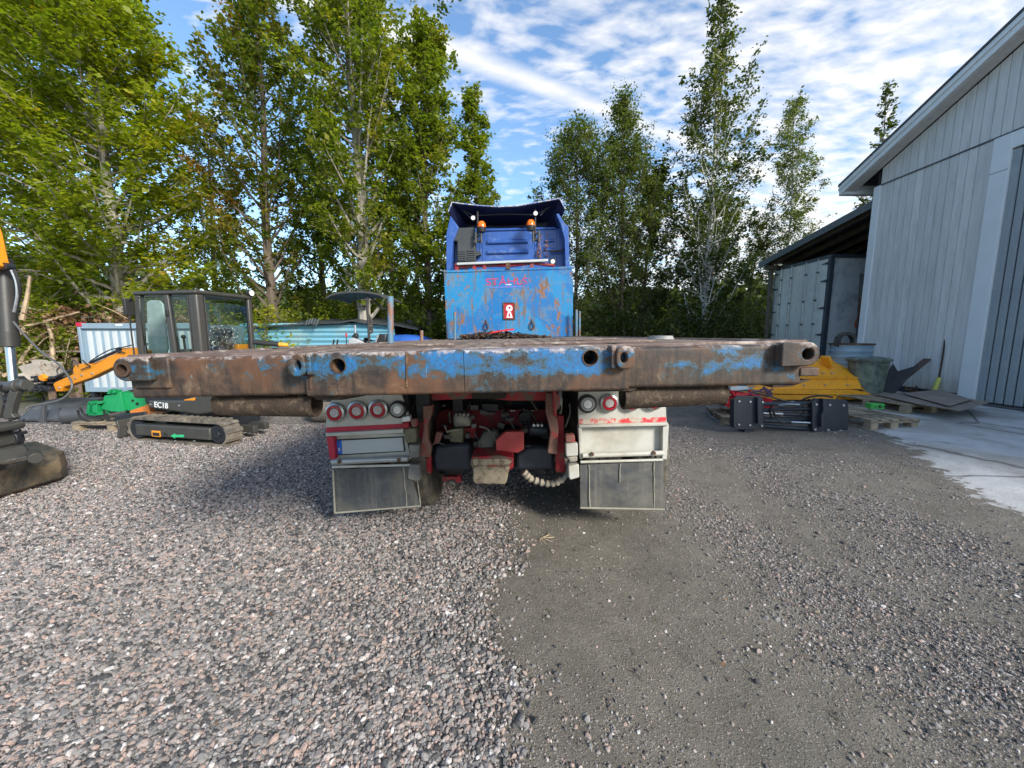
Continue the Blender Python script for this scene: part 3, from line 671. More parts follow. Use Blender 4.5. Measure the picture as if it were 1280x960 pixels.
for a in (-150, 40, 228, 425): q = V(Yf, ZZ, a, 294, .235); MB().cyl((q[0], q[1] - .015, q[2]), (q[0], q[1] + .03, q[2]), .013, n=8).build('bolt', alu, pl)
for a in (205, 285): q = V(Yf, ZZ, a, 186, .40); MB().cyl((q[0], q[1] - .03, q[2]), (q[0], q[1] + .03, q[2]), .012, n=8).build('bolt', alu, pl)
q = V(Yf, ZZ, 553, 410, .15); MB().ball(q, .03, 6).build('foot', yellow, pl)
MB().prism(Yf.xz([(180, 50), (200, 30), (228, 130), (215, 130)], .7, ZZ), .5, .72).build('rib', yellow, pl, .003)
MB().tube([V(Yf, ZZ, 310, 55, .95), V(Yf, ZZ, 300, 20, .95), V(Yf, ZZ, 290, 5, .95)], [.035, .04, .05], 10).build('pivot_arm', orange, pl)
MB().add([V(Yf, ZZ, 160, 60, .9), V(Yf, ZZ, 380, 60, .9), V(Yf, ZZ, 480, 400, .75), V(Yf, ZZ, -400, 400, .75), V(Yf, ZZ, -300, 225, .75)], [(0, 1, 2, 3, 4)]).build('back_plate', yellow, pl)

# ------------------------------------------------------------ black hydraulic fork positioner
Z4 = (880, 430, 5.333)
g1 = G(937, 541); ff = Fr((g1.x, g1.y, g1.z)); forkm = mat('fork_unit_paint', (.032, .038, .048), .4, .1, .2, 5, col2=(.1, .1, .1), thr=.68, scale2=8, bump=.06)
fk = thing('fork_positioner', 'black hydraulic fork positioner with two bolted plates and bare hoses on the gravel', 'attachment', ff)
for (poly, bolts, lab) in (([(200, 362), (225, 345), (385, 348), (400, 385), (400, 555), (385, 572), (215, 570), (198, 550)], ((232, 381), (306, 384), (388, 386), (230, 536), (304, 540), (382, 543)), 0),
                           ([(722, 372), (735, 362), (945, 372), (962, 385), (966, 520), (955, 605), (725, 598)], ((745, 402), (835, 405), (925, 408), (737, 568), (824, 572), (914, 578)), 1)):
    yq = 0 if not lab else -.28
    pp = MB().prism(ff.xz(poly, yq, Z4), yq, yq + .025).build('mounting_plate', forkm, fk, .004)
    for a, b in bolts:
        q = ff.xz([(a, b)], yq, Z4)[0]; MB().cyl((q[0], yq - .018, q[1]), (q[0], yq, q[1]), .016, n=6).build('bolt', alu, pp)
    # curved guard strip standing proud
    g_ = [(350, 355), (375, 358), (372, 440), (372, 530), (352, 530), (350, 440)] if not lab else [(783, 362), (808, 380), (800, 460), (790, 480), (790, 555), (770, 550), (772, 470), (785, 440)]
    MB().prism(ff.xz(g_, yq - .03, Z4), yq - .06, yq - .005).build('guard_strip', forkm, pp, .004)
    a = (262, 322) if not lab else (720, 800)
    MB().prism(ff.xz([(a[0], 565), (a[1], 565), (a[1], 600 if not lab else 625), (a[0], 600 if not lab else 625)], yq + .06, Z4), yq + .03, yq + .2).build('foot', forkm, fk)
    MB().prism(ff.xz([(poly[0][0] - 12, 370), (poly[0][0] + 6, 370), (poly[0][0] + 6, 560), (poly[0][0] - 12, 555)], yq + .1, Z4), yq + .03, yq + .16).build('side_plate', forkm, fk, .004)
def hb(z, a0, b0, a1, b1, r, m, nm, y0=.06, y1=-.2, n=12):
    p = ff.xz([(a0, b0)], y0, z)[0]; q = ff.xz([(a1, b1)], y1, z)[0]; MB().cyl((p[0], y0, p[1]), (q[0], y1, q[1]), r, n=n).build(nm, m, fk)
hb(Z4, 390, 400, 730, 395, .03, forkm, 'cross_tube'); hb(Z4, 390, 440, 730, 430, .028, forkm, 'cross_tube'); hb(Z4, 390, 500, 730, 500, .035, forkm, 'cross_tube', .1, -.14)
hb(Z4, 390, 545, 730, 570, .03, forkm, 'cross_tube', .05, -.2); hb(Z4, 390, 461, 530, 467, .017, chrome, 'piston_rod', .02, -.06); hb(Z4, 530, 467, 735, 474, .03, forkm, 'cylinder', -.06, -.2)
hb(Z4, 580, 520, 735, 527, .018, chrome, 'piston_rod', -.08, -.22); hb(Z4, 400, 512, 580, 520, .03, forkm, 'cylinder', .02, -.08)
hose = mat('hose_black', (.02, .02, .02), .5, 0, .2, 8)
def hz(fr, z, pts, y0, y1, r, m, nm, par):
    v = []
    for i, (a, b) in enumerate(pts):
        y = y0 + (y1 - y0) * i / (len(pts) - 1); q = fr.xz([(a, b)], y, z)[0]; v.append(Vector((q[0], y, q[1])))
    # smooth
    w = []
    for i in range(len(v) - 1):
        a, b = v[i], v[i + 1]; pa = v[max(i - 1, 0)]; nb = v[min(i + 2, len(v) - 1)]
        for k in range(5):
            t = k / 5; w.append(.5 * ((2 * a) + (b - pa) * t + (2 * pa - 5 * a + 4 * b - nb) * t * t + (3 * a - pa - 3 * b + nb) * t ** 3))
    w.append(v[-1]); return MB().tube(w, r, 8).build(nm, m, par)
hz(ff, Z4, [(330, 322), (400, 340), (480, 362), (560, 385), (620, 395), (700, 398)], .05, -.15, .011, hose, 'hose', fk)
hz(ff, Z4, [(450, 500), (440, 440), (460, 410), (520, 420), (600, 420), (680, 400), (740, 365)], .0, -.3, .012, hose, 'hose', fk)
hz(ff, Z4, [(470, 480), (460, 440), (490, 500), (540, 530), (575, 520)], -.05, -.15, .010, hose, 'hose', fk)
hz(ff, Z4, [(640, 380), (700, 355), (780, 345), (860, 355)], -.1, -.3, .012, hose, 'hose', fk)
hz(ff, Z4, [(650, 420), (665, 450), (650, 480)], -.12, -.2, .011, hose, 'hose', fk)
hz(ff, Z4, [(500, 408), (560, 402), (640, 405)], -.05, -.2, .012, alu, 'hose_coupling', fk)
hz(ff, Z4, [(520, 375), (560, 388), (600, 384)], -.02, -.1, .012, alu, 'hose_coupling', fk)
# long hose on the gravel
hf = Fr((3.2, 5.6, .08)); pts = [(20, 415), (22, 450), (40, 485), (80, 515), (130, 535), (185, 550)]
v = [G(880 + a / 5.333, 430 + b / 5.333) for a, b in pts]
o = MB().tube([Vector((q.x, q.y, q.z + .02)) - Vector((3.2, 5.6, .08)) for q in v], .013, 8).build('hydraulic_hose', mat('hose_grey', (.3, .3, .29), .5)); place(o, hf); tag(o, 'grey hose curving over the gravel left of the black fork positioner', 'hose')

# red machine with yellow lid on a pallet behind
Z8 = (880, 440, 8.0)
rf = Fr((3.75, 6.05, .12)); rm = thing('red_power_pack', 'red machine with yellow lid and purple hoses on a pallet behind the fork positioner', 'machine', rf)
redm = mat('bright_red', (.6, .012, .02), .4, 0, .12, 5, col2=(.15, .02, .02), thr=.66, scale2=7)
MB().prism(rf.xz([(205, 545), (262, 380), (690, 470), (700, 560), (280, 560)], .1, Z8), .1, .6).build('body', redm, rm, .01)
MB().prism(rf.xz([(262, 380), (270, 345), (440, 345), (450, 370), (330, 385)], .05, Z8), .05, .12).build('white_panel', white_plastic, rm)
MB().add([V(rf, Z8, 210, 315, .5), V(rf, Z8, 340, 312, .6), V(rf, Z8, 590, 345, .3), V(rf, Z8, 440, 350, .05), V(rf, Z8, 265, 342, .05)], [(0, 1, 2, 3, 4)]).build('lid', orange, rm)
MB().prism(rf.xz([(335, 310), (345, 338), (400, 342), (412, 312)], .2, Z8), .15, .3).build('cap', mat('teal_cap', (.02, .08, .11)), rm, .005)
MB().prism(rf.xz([(190, 420), (225, 320), (250, 330), (215, 430)], .0, Z8), .0, .04).build('edge_guard', yellow, rm)
MB().prism(rf.xz([(172, 520), (232, 340), (262, 372), (205, 545)], -.02, Z8), .0, .25).build('side_guard', hose, rm)
for pts in ([(265, 385), (300, 430), (340, 440)], [(320, 420), (380, 430), (450, 420)], [(450, 380), (480, 430), (560, 440)]): hz(rf, Z8, pts, .06, .03, .025, redm, 'red_pipe', rm)
purp = mat('purple_hose', (.13, .07, .12), .6)
for pts in ([(430, 420), (520, 390), (600, 400), (690, 370)], [(470, 430), (560, 420), (640, 440), (600, 350)], [(560, 380), (620, 370), (650, 420), (690, 450)], [(590, 350), (640, 380), (680, 420)]): hz(rf, Z8, pts, .04, .0, .016, purp, 'hose', rm)
for (a, b) in ((270, 385), (255, 425), (225, 500), (210, 540)): q = V(rf, Z8, a, b, .08); MB().cyl((q[0], .05, q[2]), (q[0], .1, q[2]), .012, n=8).build('bolt', alu, rm)
g5 = G(900, 527); pallet('pallet', Fr((3.32, 5.98, .08), (0, 0, -12)), 'pallet under the red machine with yellow lid', 1.1, .9)
print('RIGHT OK')
# ------------------------------------------------------------ the truck (its own frame: rolled 1.3 deg, yawed .6 deg)
T = Fr((-.14, 0, 0), (0, -1.3, -.6))
truck = thing('flatbed_truck', 'rusty blue flatbed lorry seen from behind with its low rear beam close to the camera', 'truck', T)

def beam_mat():
    m = bpy.data.materials.new('beam_paint_and_rust'); m.use_nodes = True; m.node_tree.nodes.clear(); n, L = nt_of(m.node_tree)
    tc = n('ShaderNodeTexCoord').outputs['Object']; s = n('ShaderNodeSeparateXYZ', {0: tc})
    a = n('ShaderNodeTexNoise', {'Vector': tc, 'Scale': 14.0, 'Detail': 9.0, 'Roughness': .72, 'Distortion': .4}).outputs[0]
    b = n('ShaderNodeTexNoise', {'Vector': tc, 'Scale': 55.0, 'Detail': 8.0, 'Roughness': .75}).outputs[0]
    c_ = n('ShaderNodeTexNoise', {'Vector': n('ShaderNodeMapping', {0: tc, 'Location': (5, 2, 9), 'Scale': (1, 1, 2.2)}).outputs[0], 'Scale': 4.5, 'Detail': 8.0, 'Roughness': .68}).outputs[0]
    rustc = ramp(n, a, [(.3, (.018, .014, .013)), (.42, (.036, .025, .019)), (.52, (.068, .04, .025)), (.62, (.11, .066, .038)), (.7, (.18, .13, .09)), (.8, (.04, .032, .028))])
    rustc = mixc(n, ramp(n, b, [(.55, 0.0), (.7, .7)]), rustc, (.14, .088, .05))
    # a dull mud-brown overspray
    rustc = mixc(n, ramp(n, c_, [(.5, 0.0), (.6, .7)]), rustc, (.06, .052, .04))
    stv = n('ShaderNodeTexNoise', {'Vector': n('ShaderNodeMapping', {0: tc, 'Scale': (38, 10, 3.5)}).outputs[0], 'Scale': 1.0, 'Detail': 5.0, 'Roughness': .7}).outputs[0]
    rustc = mixc(n, ramp(n, stv, [(.48, 0.0), (.62, .75)]), rustc, (.022, .017, .014))
    low = n('ShaderNodeTexNoise', {'Vector': tc, 'Scale': 3.0, 'Detail': 4.0}).outputs[0]
    rustc = mixc(n, ramp(n, low, [(.52, 0.0), (.6, .55)]), rustc, (.16, .068, .028))
    # blue paint: how much is left along the beam (x) and up it (z)
    xr = ramp(n, mth(n, 'ADD', mth(n, 'MULTIPLY', s.outputs[0], 1 / 2.8), .5), [(0, .26), (.1, .34), (.275, .30), (.29, .68), (.352, .70), (.362, .24), (.405, .24), (.415, .68), (.5, .76), (.66, .86), (.678, .38), (.74, .40), (.9, .44), (1, .3)])
    zr = ramp(n, mth(n, 'MULTIPLY', mth(n, 'SUBTRACT', s.outputs[2], 1.30), 1 / .16), [(0, .0), (.28, .22), (.45, .5), (.8, .56), (.95, .42), (1, .3)])
    amt = mth(n, 'ADD', mth(n, 'MULTIPLY', mth(n, 'ADD', xr, zr), .62), mth(n, 'MULTIPLY', mth(n, 'SUBTRACT', mth(n, 'ADD', mth(n, 'MULTIPLY', a, .6), mth(n, 'MULTIPLY', c_, .9)), .75), 2.6))
    amt = mth(n, 'ADD', amt, mth(n, 'MULTIPLY', mth(n, 'SUBTRACT', b, .5), .55))
    bl = ramp(n, amt, [(.65, 0.0), (.76, 1.0)])
    bluec = mixc(n, ramp(n, b, [(.42, 0.0), (.6, 1.0)]), (.010, .15, .37), (.026, .09, .19))
    bluec = mixc(n, ramp(n, mth(n, 'ADD', amt, mth(n, 'MULTIPLY', b, .15)), [(.82, .95), (1.12, 0.0)]), bluec, (.038, .08, .09))
    spk = n('ShaderNodeTexNoise', {'Vector': tc, 'Scale': 120.0, 'Detail': 4.0, 'Roughness': .7}).outputs[0]
    bl = mth(n, 'MULTIPLY', bl, ramp(n, mth(n, 'ADD', spk, mth(n, 'MULTIPLY', stv, .35)), [(.74, 1.0), (.80, .15)]))
    col = mixc(n, bl, rustc, bluec)
    # mottled paler tones along the top edge
    te = ramp(n, mth(n, 'ADD', mth(n, 'MULTIPLY', mth(n, 'SUBTRACT', s.outputs[2], 1.425), 30), mth(n, 'MULTIPLY', mth(n, 'SUBTRACT', a, .5), 5)), [(.45, 0.0), (.75, .75)])
    col = mixc(n, te, col, ramp(n, b, [(.35, (.12, .09, .085)), (.5, (.34, .27, .24)), (.62, (.6, .55, .5))]))
    # scratches, pale chips
    vs = n('ShaderNodeTexNoise', {'Vector': n('ShaderNodeMapping', {0: tc, 'Rotation': (0, R(25), 0), 'Scale': (160, 160, 14)}).outputs[0], 'Scale': 1.0, 'Detail': 2.0}).outputs[0]
    col = mixc(n, ramp(n, mth(n, 'MULTIPLY', vs, mth(n, 'ADD', a, .5)), [(.76, 0.0), (.82, .5)]), col, (.34, .29, .24))
    bp = n('ShaderNodeBump', {'Strength': .5, 'Distance': .0022, 'Height': mth(n, 'ADD', mth(n, 'ADD', b, mth(n, 'MULTIPLY', a, .3)), mth(n, 'MULTIPLY', bl, .5))}).outputs[0]
    p = n('ShaderNodeBsdfPrincipled', {'Base Color': col, 'Roughness': mth(n, 'SUBTRACT', mth(n, 'ADD', mth(n, 'MULTIPLY', b, .3), .48), mth(n, 'MULTIPLY', bl, .12)), 'Normal': bp})
    L.new(p.outputs[0], n('ShaderNodeOutputMaterial').inputs[0]); return m
beamm = beam_mat()
BY = 1.36
tz = lambda a, b, y: T.p(a, b, y=y).z
tx = lambda a, b, y: T.p(a, b, y=y).x
ZT_ = tz(640, 436, BY); ZB_ = tz(640, 491, BY)
def prof(zb, zt, r, y0, dep):
    q = []
    for i in range(7):
        t = math.pi * (1 + .5 * i / 6); q.append((y0 + r + r * math.cos(t), zb + r + r * math.sin(t)))    # lower front corner
    q += [(y0 + dep, zb), (y0 + dep, zt)]
    for i in range(7):
        t = math.pi * (.5 + .5 * i / 6); q.append((y0 + r + r * math.cos(t), zt - r + r * math.sin(t)))
    return q
beam = None
def beam_piece(x0, x1, y0, dep, zb, zt, r, hole=None, name='rear_beam'):
    mb = MB()
    if not hole: mb.prism(prof(zb, zt, r, y0, dep), x0, x1, 'x')
    else:
        hx, hz_, hr = hole; nn = 32; w = hr + .012
        mb.prism(prof(zb, zt, r, y0, dep), x0, hx - w, 'x'); mb.prism(prof(zb, zt, r, y0, dep), hx + w, x1, 'x')
        # open profile strip between, front face holed
        pr = prof(zb, zt, r, y0, dep); vs = [(hx - w, a, b) for a, b in pr] + [(hx + w, a, b) for a, b in pr]; m = len(pr)
        mb.add(vs, [(i, i + 1, m + i + 1, m + i) for i in range(m - 1)])
        z0, z1 = zb + r, zt - r; out = []
        for i in range(nn):
            t = 2 * math.pi * i / nn; cx, cz = math.cos(t), math.sin(t)
            tx_ = w / abs(cx) if abs(cx) > 1e-6 else 1e9; tz_ = ((z1 - hz_) if cz > 0 else (hz_ - z0)) / abs(cz) if abs(cz) > 1e-6 else 1e9
            k = min(tx_, tz_); out.append((hx + cx * k, hz_ + cz * k))
        # corners: snap nearest points
        for cxn in (hx - w, hx + w):
            for czn in (z0, z1):
                j = min(range(nn), key=lambda q: (out[q][0] - cxn) ** 2 + (out[q][1] - czn) ** 2); out[j] = (cxn, czn)
        inn = circ(hx, hz_, hr, nn)
        mb.add([(a, y0, b) for a, b in out] + [(a, y0, b) for a, b in inn] + [(a, y0 + .14, b) for a, b in inn],
               [(i, (i + 1) % nn, nn + (i + 1) % nn, nn + i) for i in range(nn)] + [(nn + i, nn + (i + 1) % nn, 2 * nn + (i + 1) % nn, 2 * nn + i) for i in range(nn)] + [tuple(range(2 * nn, 3 * nn))])
    return mb
xL0, xL1, xc0, xc1, xR1 = tx(165, 470, 1.39), tx(388, 470, 1.37), tx(382, 470, BY), tx(786, 460, BY), tx(1000, 455, 1.39)
hL = T.p(423, 457, y=BY); hR = T.p(738, 447, y=BY); xm = (hL.x + hR.x) / 2
zbo, zto = ZB_ + .004, ZT_ - .006
mb = beam_piece(xL0, xL1, 1.385, .14, zbo, zto, .014)
mb2 = beam_piece(xc0, xm - .001, BY, .16, ZB_, ZT_, .012, (hL.x, hL.z, .027)); mb3 = beam_piece(xm + .001, xc1, BY, .16, ZB_, ZT_, .012, (hR.x, hR.z, .027))
mb4 = beam_piece(xc1 - .004, xR1, 1.385, .14, zbo, zto, .014)
big_ = MB()
for q in (mb, mb2, mb3, mb4): big_.add(q.v, q.f)
beam = big_.build('rear_beam', beamm, truck)
# weld seam plates, small dents
w_ = T.xz([(0, 142), (0, 300)], BY, (450, 410, 4.27))
for a, b0, b1, wd in ((508, 440, 484, .004), (388, 440, 486, .006)):
    p0 = T.p(a, b0, y=BY - .003); p1 = T.p(a, b1, y=BY - .003); MB().cyl((p0.x, BY - .0005, p0.z), (p1.x, BY - .0005, p1.z), wd, n=8).build('weld_seam', rust, beam)
darkhole = mat('hole_dark', (.012, .010, .009), .9)
for h in (hL, hR): MB().pipe((h.x, BY - .004, h.z), (h.x, BY + .05, h.z), .0285, .0255, 32).build('hole_rim', rust, beam)
# lugs
def lug(cx, cz, r, hr, y0, y1, tailx, name='lug', blk=None):
    """rounded eye plate running into the beam at tailx"""
    s_ = 1 if tailx > cx else -1
    nn = 32; out = []
    for i in range(nn):
        t = 2 * math.pi * i / nn; x_, z_ = math.cos(t), math.sin(t)
        if x_ * s_ > 0:
            k = min(abs(tailx - cx) / max(abs(x_), 1e-6), r / max(abs(z_), 1e-6)); out.append((cx + x_ * k, cz + z_ * k))
        else: out.append((cx + x_ * r, cz + z_ * r))
    for zc_ in (cz - r, cz + r):
        j = min((q for q in range(nn) if math.cos(2 * math.pi * q / nn) * s_ > 0), key=lambda q: (out[q][0] - tailx) ** 2 + (out[q][1] - zc_) ** 2); out[j] = (tailx, zc_)
    mb = MB().plate(out, circ(cx, cz, hr, nn), y0, y1)
    return mb.build(name, beamm, beam, .004)
c_ = T.p(157.5, 461.5, y=1.35); lug(c_.x, c_.z, .043, .0185, 1.345, 1.375, c_.x + .085)
MB().pipe((c_.x, 1.335, c_.z), (c_.x, 1.40, c_.z), .026, .0185, 24).build('bush', rust, beam)
MB().cyl((c_.x, 1.46, c_.z), (c_.x, 1.47, c_.z), .03).build('blue_backing', mat('board_blue', (.02, .2, .55), .5, 0, .1, 5), beam)
MB().bb(xL0 + .02, c_.x + .13, 1.375, 1.46, c_.z - .075, c_.z + .036).build('lug_block', beamm, beam, .006)
c_ = T.p(1009, 442.5, y=1.35); lug(c_.x, c_.z, .041, .020, 1.345, 1.385, c_.x - .09)
MB().pipe((c_.x + .012, 1.385, c_.z), (c_.x + .012, 1.47, c_.z), .040, .020, 28).build('lug_back', beamm, beam, .003)
q0 = T.p(1001, 459, y=1.38); q1 = T.p(1024, 470, y=1.38); MB().bb(q0.x, q1.x, 1.38, 1.46, q1.z, q0.z - .003).build('lug_block', beamm, beam, .004)
# inner lugs beside the holes (seen almost edge on: thick, slot like eye)
for (a, b, s_) in ((372, 456.5, -1), (781, 447, 1)):
    c_ = T.p(a, b, y=1.33); nn = 32
    out = [(c_.x + .032 * math.copysign(abs(math.cos(t)) ** .75, math.cos(t)), c_.z + .040 * math.copysign(abs(math.sin(t)) ** .75, math.sin(t))) for t in [2 * math.pi * i / nn for i in range(nn)]]
    MB().plate(out, [(c_.x + .011 * math.cos(2 * math.pi * i / nn) - s_ * .006, c_.z + .017 * math.sin(2 * math.pi * i / nn)) for i in range(nn)], 1.318, 1.40).build('lug', beamm, beam, .005)
    MB().bb(c_.x - s_ * .045, c_.x - s_ * .03, 1.33, 1.40, c_.z - .036, c_.z + .042).build('lug_web', beamm, beam, .003)
# lower flange pieces under the beam
for pts in ([(385, 490), (470, 489), (458, 494), (430, 499), (400, 499)], [(165, 487), (372, 490), (360, 494), (178, 492)], [(700, 485), (800, 480), (790, 488), (720, 489)], [(960, 476), (1010, 474), (985, 482), (962, 484)], [(800, 479), (905, 476), (900, 482), (805, 484)]):
    MB().prism(T.xz(pts, 1.42), 1.40, 1.52).build('flange', rust_dark, beam, .002)
# rollers (short wide pipes) under the beam
rollm = mat('roller_rust', (.06, .04, .026), .7, .3, .35, 8, col2=(.2, .14, .09), thr=.6, scale2=30, soft=.08, bump=.6, bscale=130)
p0 = T.p(275, 504.5, y=1.47); p1 = T.p(399, 505, y=1.47); MB().pipe((p0.x, 1.47, p0.z), (p1.x, 1.45, p1.z), .046, .036, 32).build('roller', rollm, truck)
p0 = T.p(776, 495.5, y=1.47); p1 = T.p(903, 490, y=1.47); MB().pipe((p0.x, 1.45, p0.z), (p1.x, 1.47, p1.z), .046, .036, 32).build('roller', rollm, truck)

# deck
DZ = ZT_ - .004; DX = 1.2; DX0, DX1 = tx(156, 450, 1.5) , tx(1012, 440, 1.5)
planks = [DX0 + .05 + i * (DX1 - DX0 - .1) / 9 for i in range(10)]
rr_ = random.Random(4); pk = None
for i in range(9):
    w = planks[i + 1] - planks[i] - .008
    if pk is None: pk = MB().bb(0, w, 0, 5.82, -.03, 0).build('deck_plank', wood_deck, truck, .004); pk.location = (planks[i], 1.535, DZ)
    else: inst(pk, truck, (planks[i], 1.535, DZ - .003 + rr_.uniform(-.004, .004)))
MB().bb(DX0 + .02, DX1 - .02, 1.5, 7.36, DZ - .12, DZ - .034).build('deck_frame', rust_dark, truck)
MB().bb(DX0 + .03, DX1 - .03, 1.50, 1.533, DZ - .03, DZ + .008).build('rear_rail', mat('rail_worn', (.16, .11, .09), .7, .2, .3, 7, col2=(.4, .33, .28), thr=.56, scale2=9), truck, .004)
for s_, xq in ((-1, DX0 + .025), (1, DX1 - .025)):
    MB().cyl((xq, 1.5, DZ - .012), (xq, 7.36, DZ - .012), .022, n=12).build('side_rail', mat('rail_worn', (.16, .11, .09)), truck)
    MB().bb(xq - .012 + s_ * .018, xq + .012 + s_ * .018, 1.53, 7.36, DZ - .13, DZ - .03).build('side_skirt', beamm, truck)
# odd bits lying flat: worn steel strips along the deck
for (xa, xb, y_) in ((-.9, -.2, 2.3), (.1, .9, 2.0), (.45, 1.0, 3.1)): MB().bb(xa, xb, y_, y_ + .05, DZ, DZ + .012).build('deck_strip', mat('rail_worn', (.16, .11, .09)), truck, .003)
# stakes
stm = mat('stake_paint', (.10, .2, .27), .6, .1, .25, 6, col2=(.24, .11, .06), thr=.52, scale2=7, col3=(.35, .36, .36), thr3=.64, stretch=(1, 1, .5), bump=.2)
def stake(a, bt, bb_, y, r):
    p = T.p(a, bb_, y=y); q = T.p(a, bt, y=y); return MB().cyl((p.x, y, DZ - .05), (q.x, y, q.z), r, n=14).build('stake', stm, truck, .003)
stake(488, 370.5, 428, 3.9, .030); stake(527, 413, 426, 5.1, .022); stake(568.5, 390, 424, 7.2, .024); stake(720.5, 387, 423, 7.25, .024); stake(724.5, 389, 423, 7.3, .02)

# headboard
HY = 7.4; Zh = (540, 230, 4.8); Zt = (590, 325, 9.6)
def head_mat():
    m = bpy.data.materials.new('headboard_blue'); m.use_nodes = True; m.node_tree.nodes.clear(); n, L = nt_of(m.node_tree)
    tc = n('ShaderNodeTexCoord').outputs['Object']
    a = n('ShaderNodeTexNoise', {'Vector': tc, 'Scale': 3.2, 'Detail': 9.0, 'Roughness': .7}).outputs[0]
    a2 = n('ShaderNodeTexNoise', {'Vector': n('ShaderNodeMapping', {0: tc, 'Scale': (1.6, 1, .8), 'Location': (2, 0, 1)}).outputs[0], 'Scale': 4.0, 'Detail': 9.0, 'Roughness': .72, 'Distortion': .5}).outputs[0]
    f = n('ShaderNodeTexNoise', {'Vector': tc, 'Scale': 45.0, 'Detail': 6.0, 'Roughness': .7}).outputs[0]
    g = n('ShaderNodeTexNoise', {'Vector': tc, 'Scale': 1.3, 'Detail': 3.0}).outputs[0]
    blue = mixc(n, ramp(n, g, [(.45, 0.0), (.5, 1.0)]), (.002, .14, .38), (.006, .20, .43))
    blue = mixc(n, ramp(n, a, [(.5, 0.0), (.62, .65)]), blue, (.10, .2, .26))
    chip = ramp(n, mth(n, 'ADD', a2, mth(n, 'MULTIPLY', f, .18)), [(.665, 0.0), (.695, 1.0)])
    specks = ramp(n, mth(n, 'ADD', mth(n, 'MULTIPLY', f, 1.0), mth(n, 'MULTIPLY', a, .35)), [(.775, 0.0), (.80, 1.0)])
    rustc = mixc(n, ramp(n, f, [(.4, 0.0), (.6, 1.0)]), (.12, .055, .025), (.34, .15, .05))
    run = n('ShaderNodeTexNoise', {'Vector': n('ShaderNodeMapping', {0: tc, 'Scale': (9, 1, .9)}).outputs[0], 'Scale': 1.5, 'Detail': 6.0, 'Roughness': .65}).outputs[0]
    blue = mixc(n, ramp(n, mth(n, 'ADD', run, mth(n, 'MULTIPLY', a, .25)), [(.66, 0.0), (.78, .8)]), blue, (.13, .085, .05))
    zed = n('ShaderNodeSeparateXYZ', {0: tc}).outputs[2]
    edge_ = ramp(n, mth(n, 'ADD', mth(n, 'MULTIPLY', mth(n, 'ABSOLUTE', mth(n, 'SUBTRACT', zed, 2.07)), 1.45), mth(n, 'MULTIPLY', mth(n, 'SUBTRACT', a2, .5), 1.3)), [(1.02, 0.0), (1.06, 1.0)])
    chip = mth(n, 'MAXIMUM', chip, edge_)
    col = mixc(n, mth(n, 'MAXIMUM', chip, specks), blue, rustc)
    # long thin scratches
    wv = n('ShaderNodeTexNoise', {'Vector': n('ShaderNodeMapping', {0: tc, 'Rotation': (0, R(-50), 0), 'Scale': (4, 1, .5)}).outputs[0], 'Scale': 1.6, 'Detail': 3.0}).outputs[0]
    sc_ = ramp(n, mth(n, 'ABSOLUTE', mth(n, 'SUBTRACT', wv, .5)), [(0, 1.0), (.006, .8), (.010, 0.0)])
    col = mixc(n, mth(n, 'MULTIPLY', sc_, ramp(n, a2, [(.5, 0.0), (.6, .9)])), col, (.1, .07, .05))
    bp = n('ShaderNodeBump', {'Strength': .3, 'Distance': .006, 'Height': mth(n, 'SUBTRACT', f, chip)}).outputs[0]
    p = n('ShaderNodeBsdfPrincipled', {'Base Color': col, 'Roughness': .5, 'Normal': bp}); L.new(p.outputs[0], n('ShaderNodeOutputMaterial').inputs[0]); return m
hm = head_mat()
hp = T.xz([(70, 518), (840, 494), (846, 640), (846, 915), (88, 930)], HY, Zh)
head = MB().prism(hp, HY, HY + .05).build('headboard', hm, truck, .006)
ex = T.xz([(70, 518), (840, 494), (841, 508), (71, 532)], HY - .012, Zh); MB().prism(ex, HY - .014, HY - .002).build('edge_strip', hm, head, .003)
ex = T.xz([(128, 765), (146, 765), (148, 925), (130, 926)], HY - .03, Zh)
# lettering, worn
xa = T.p(590 + 415 / 9.6, 325 + 262 / 9.6, y=HY - .004)
textob('sign_text', 'STÅHLS', .155 * 1.15, mat('sign_red', (.42, .04, .13), .6, 0, .2, 9, col2=(.02, .13, .38), thr=.60, scale2=11, soft=.04), (xa.x, HY - .002, xa.z), (90, 0, 0), head, .001, sx=1.3)
xb = T.p(590 + 415 / 9.6, 325 + 322 / 9.6, y=HY - .004)
MB().bb(xb.x - .33, xb.x + .33, HY - .003, HY, xb.z - .012, xb.z + .008).build('sign_line', mat('sign_mauve', (.25, .12, .42), .6, 0, .3, 30, col2=(.02, .2, .58), thr=.5, scale2=22), head)
MB().bb(xb.x - .02, xb.x + .09, HY - .004, HY, xb.z + .03, xb.z + .05).build('white_smear', mat('smear', (.6, .62, .62), .6, 0, .2, 30, col2=(.1, .3, .5), thr=.55, scale2=25), head)
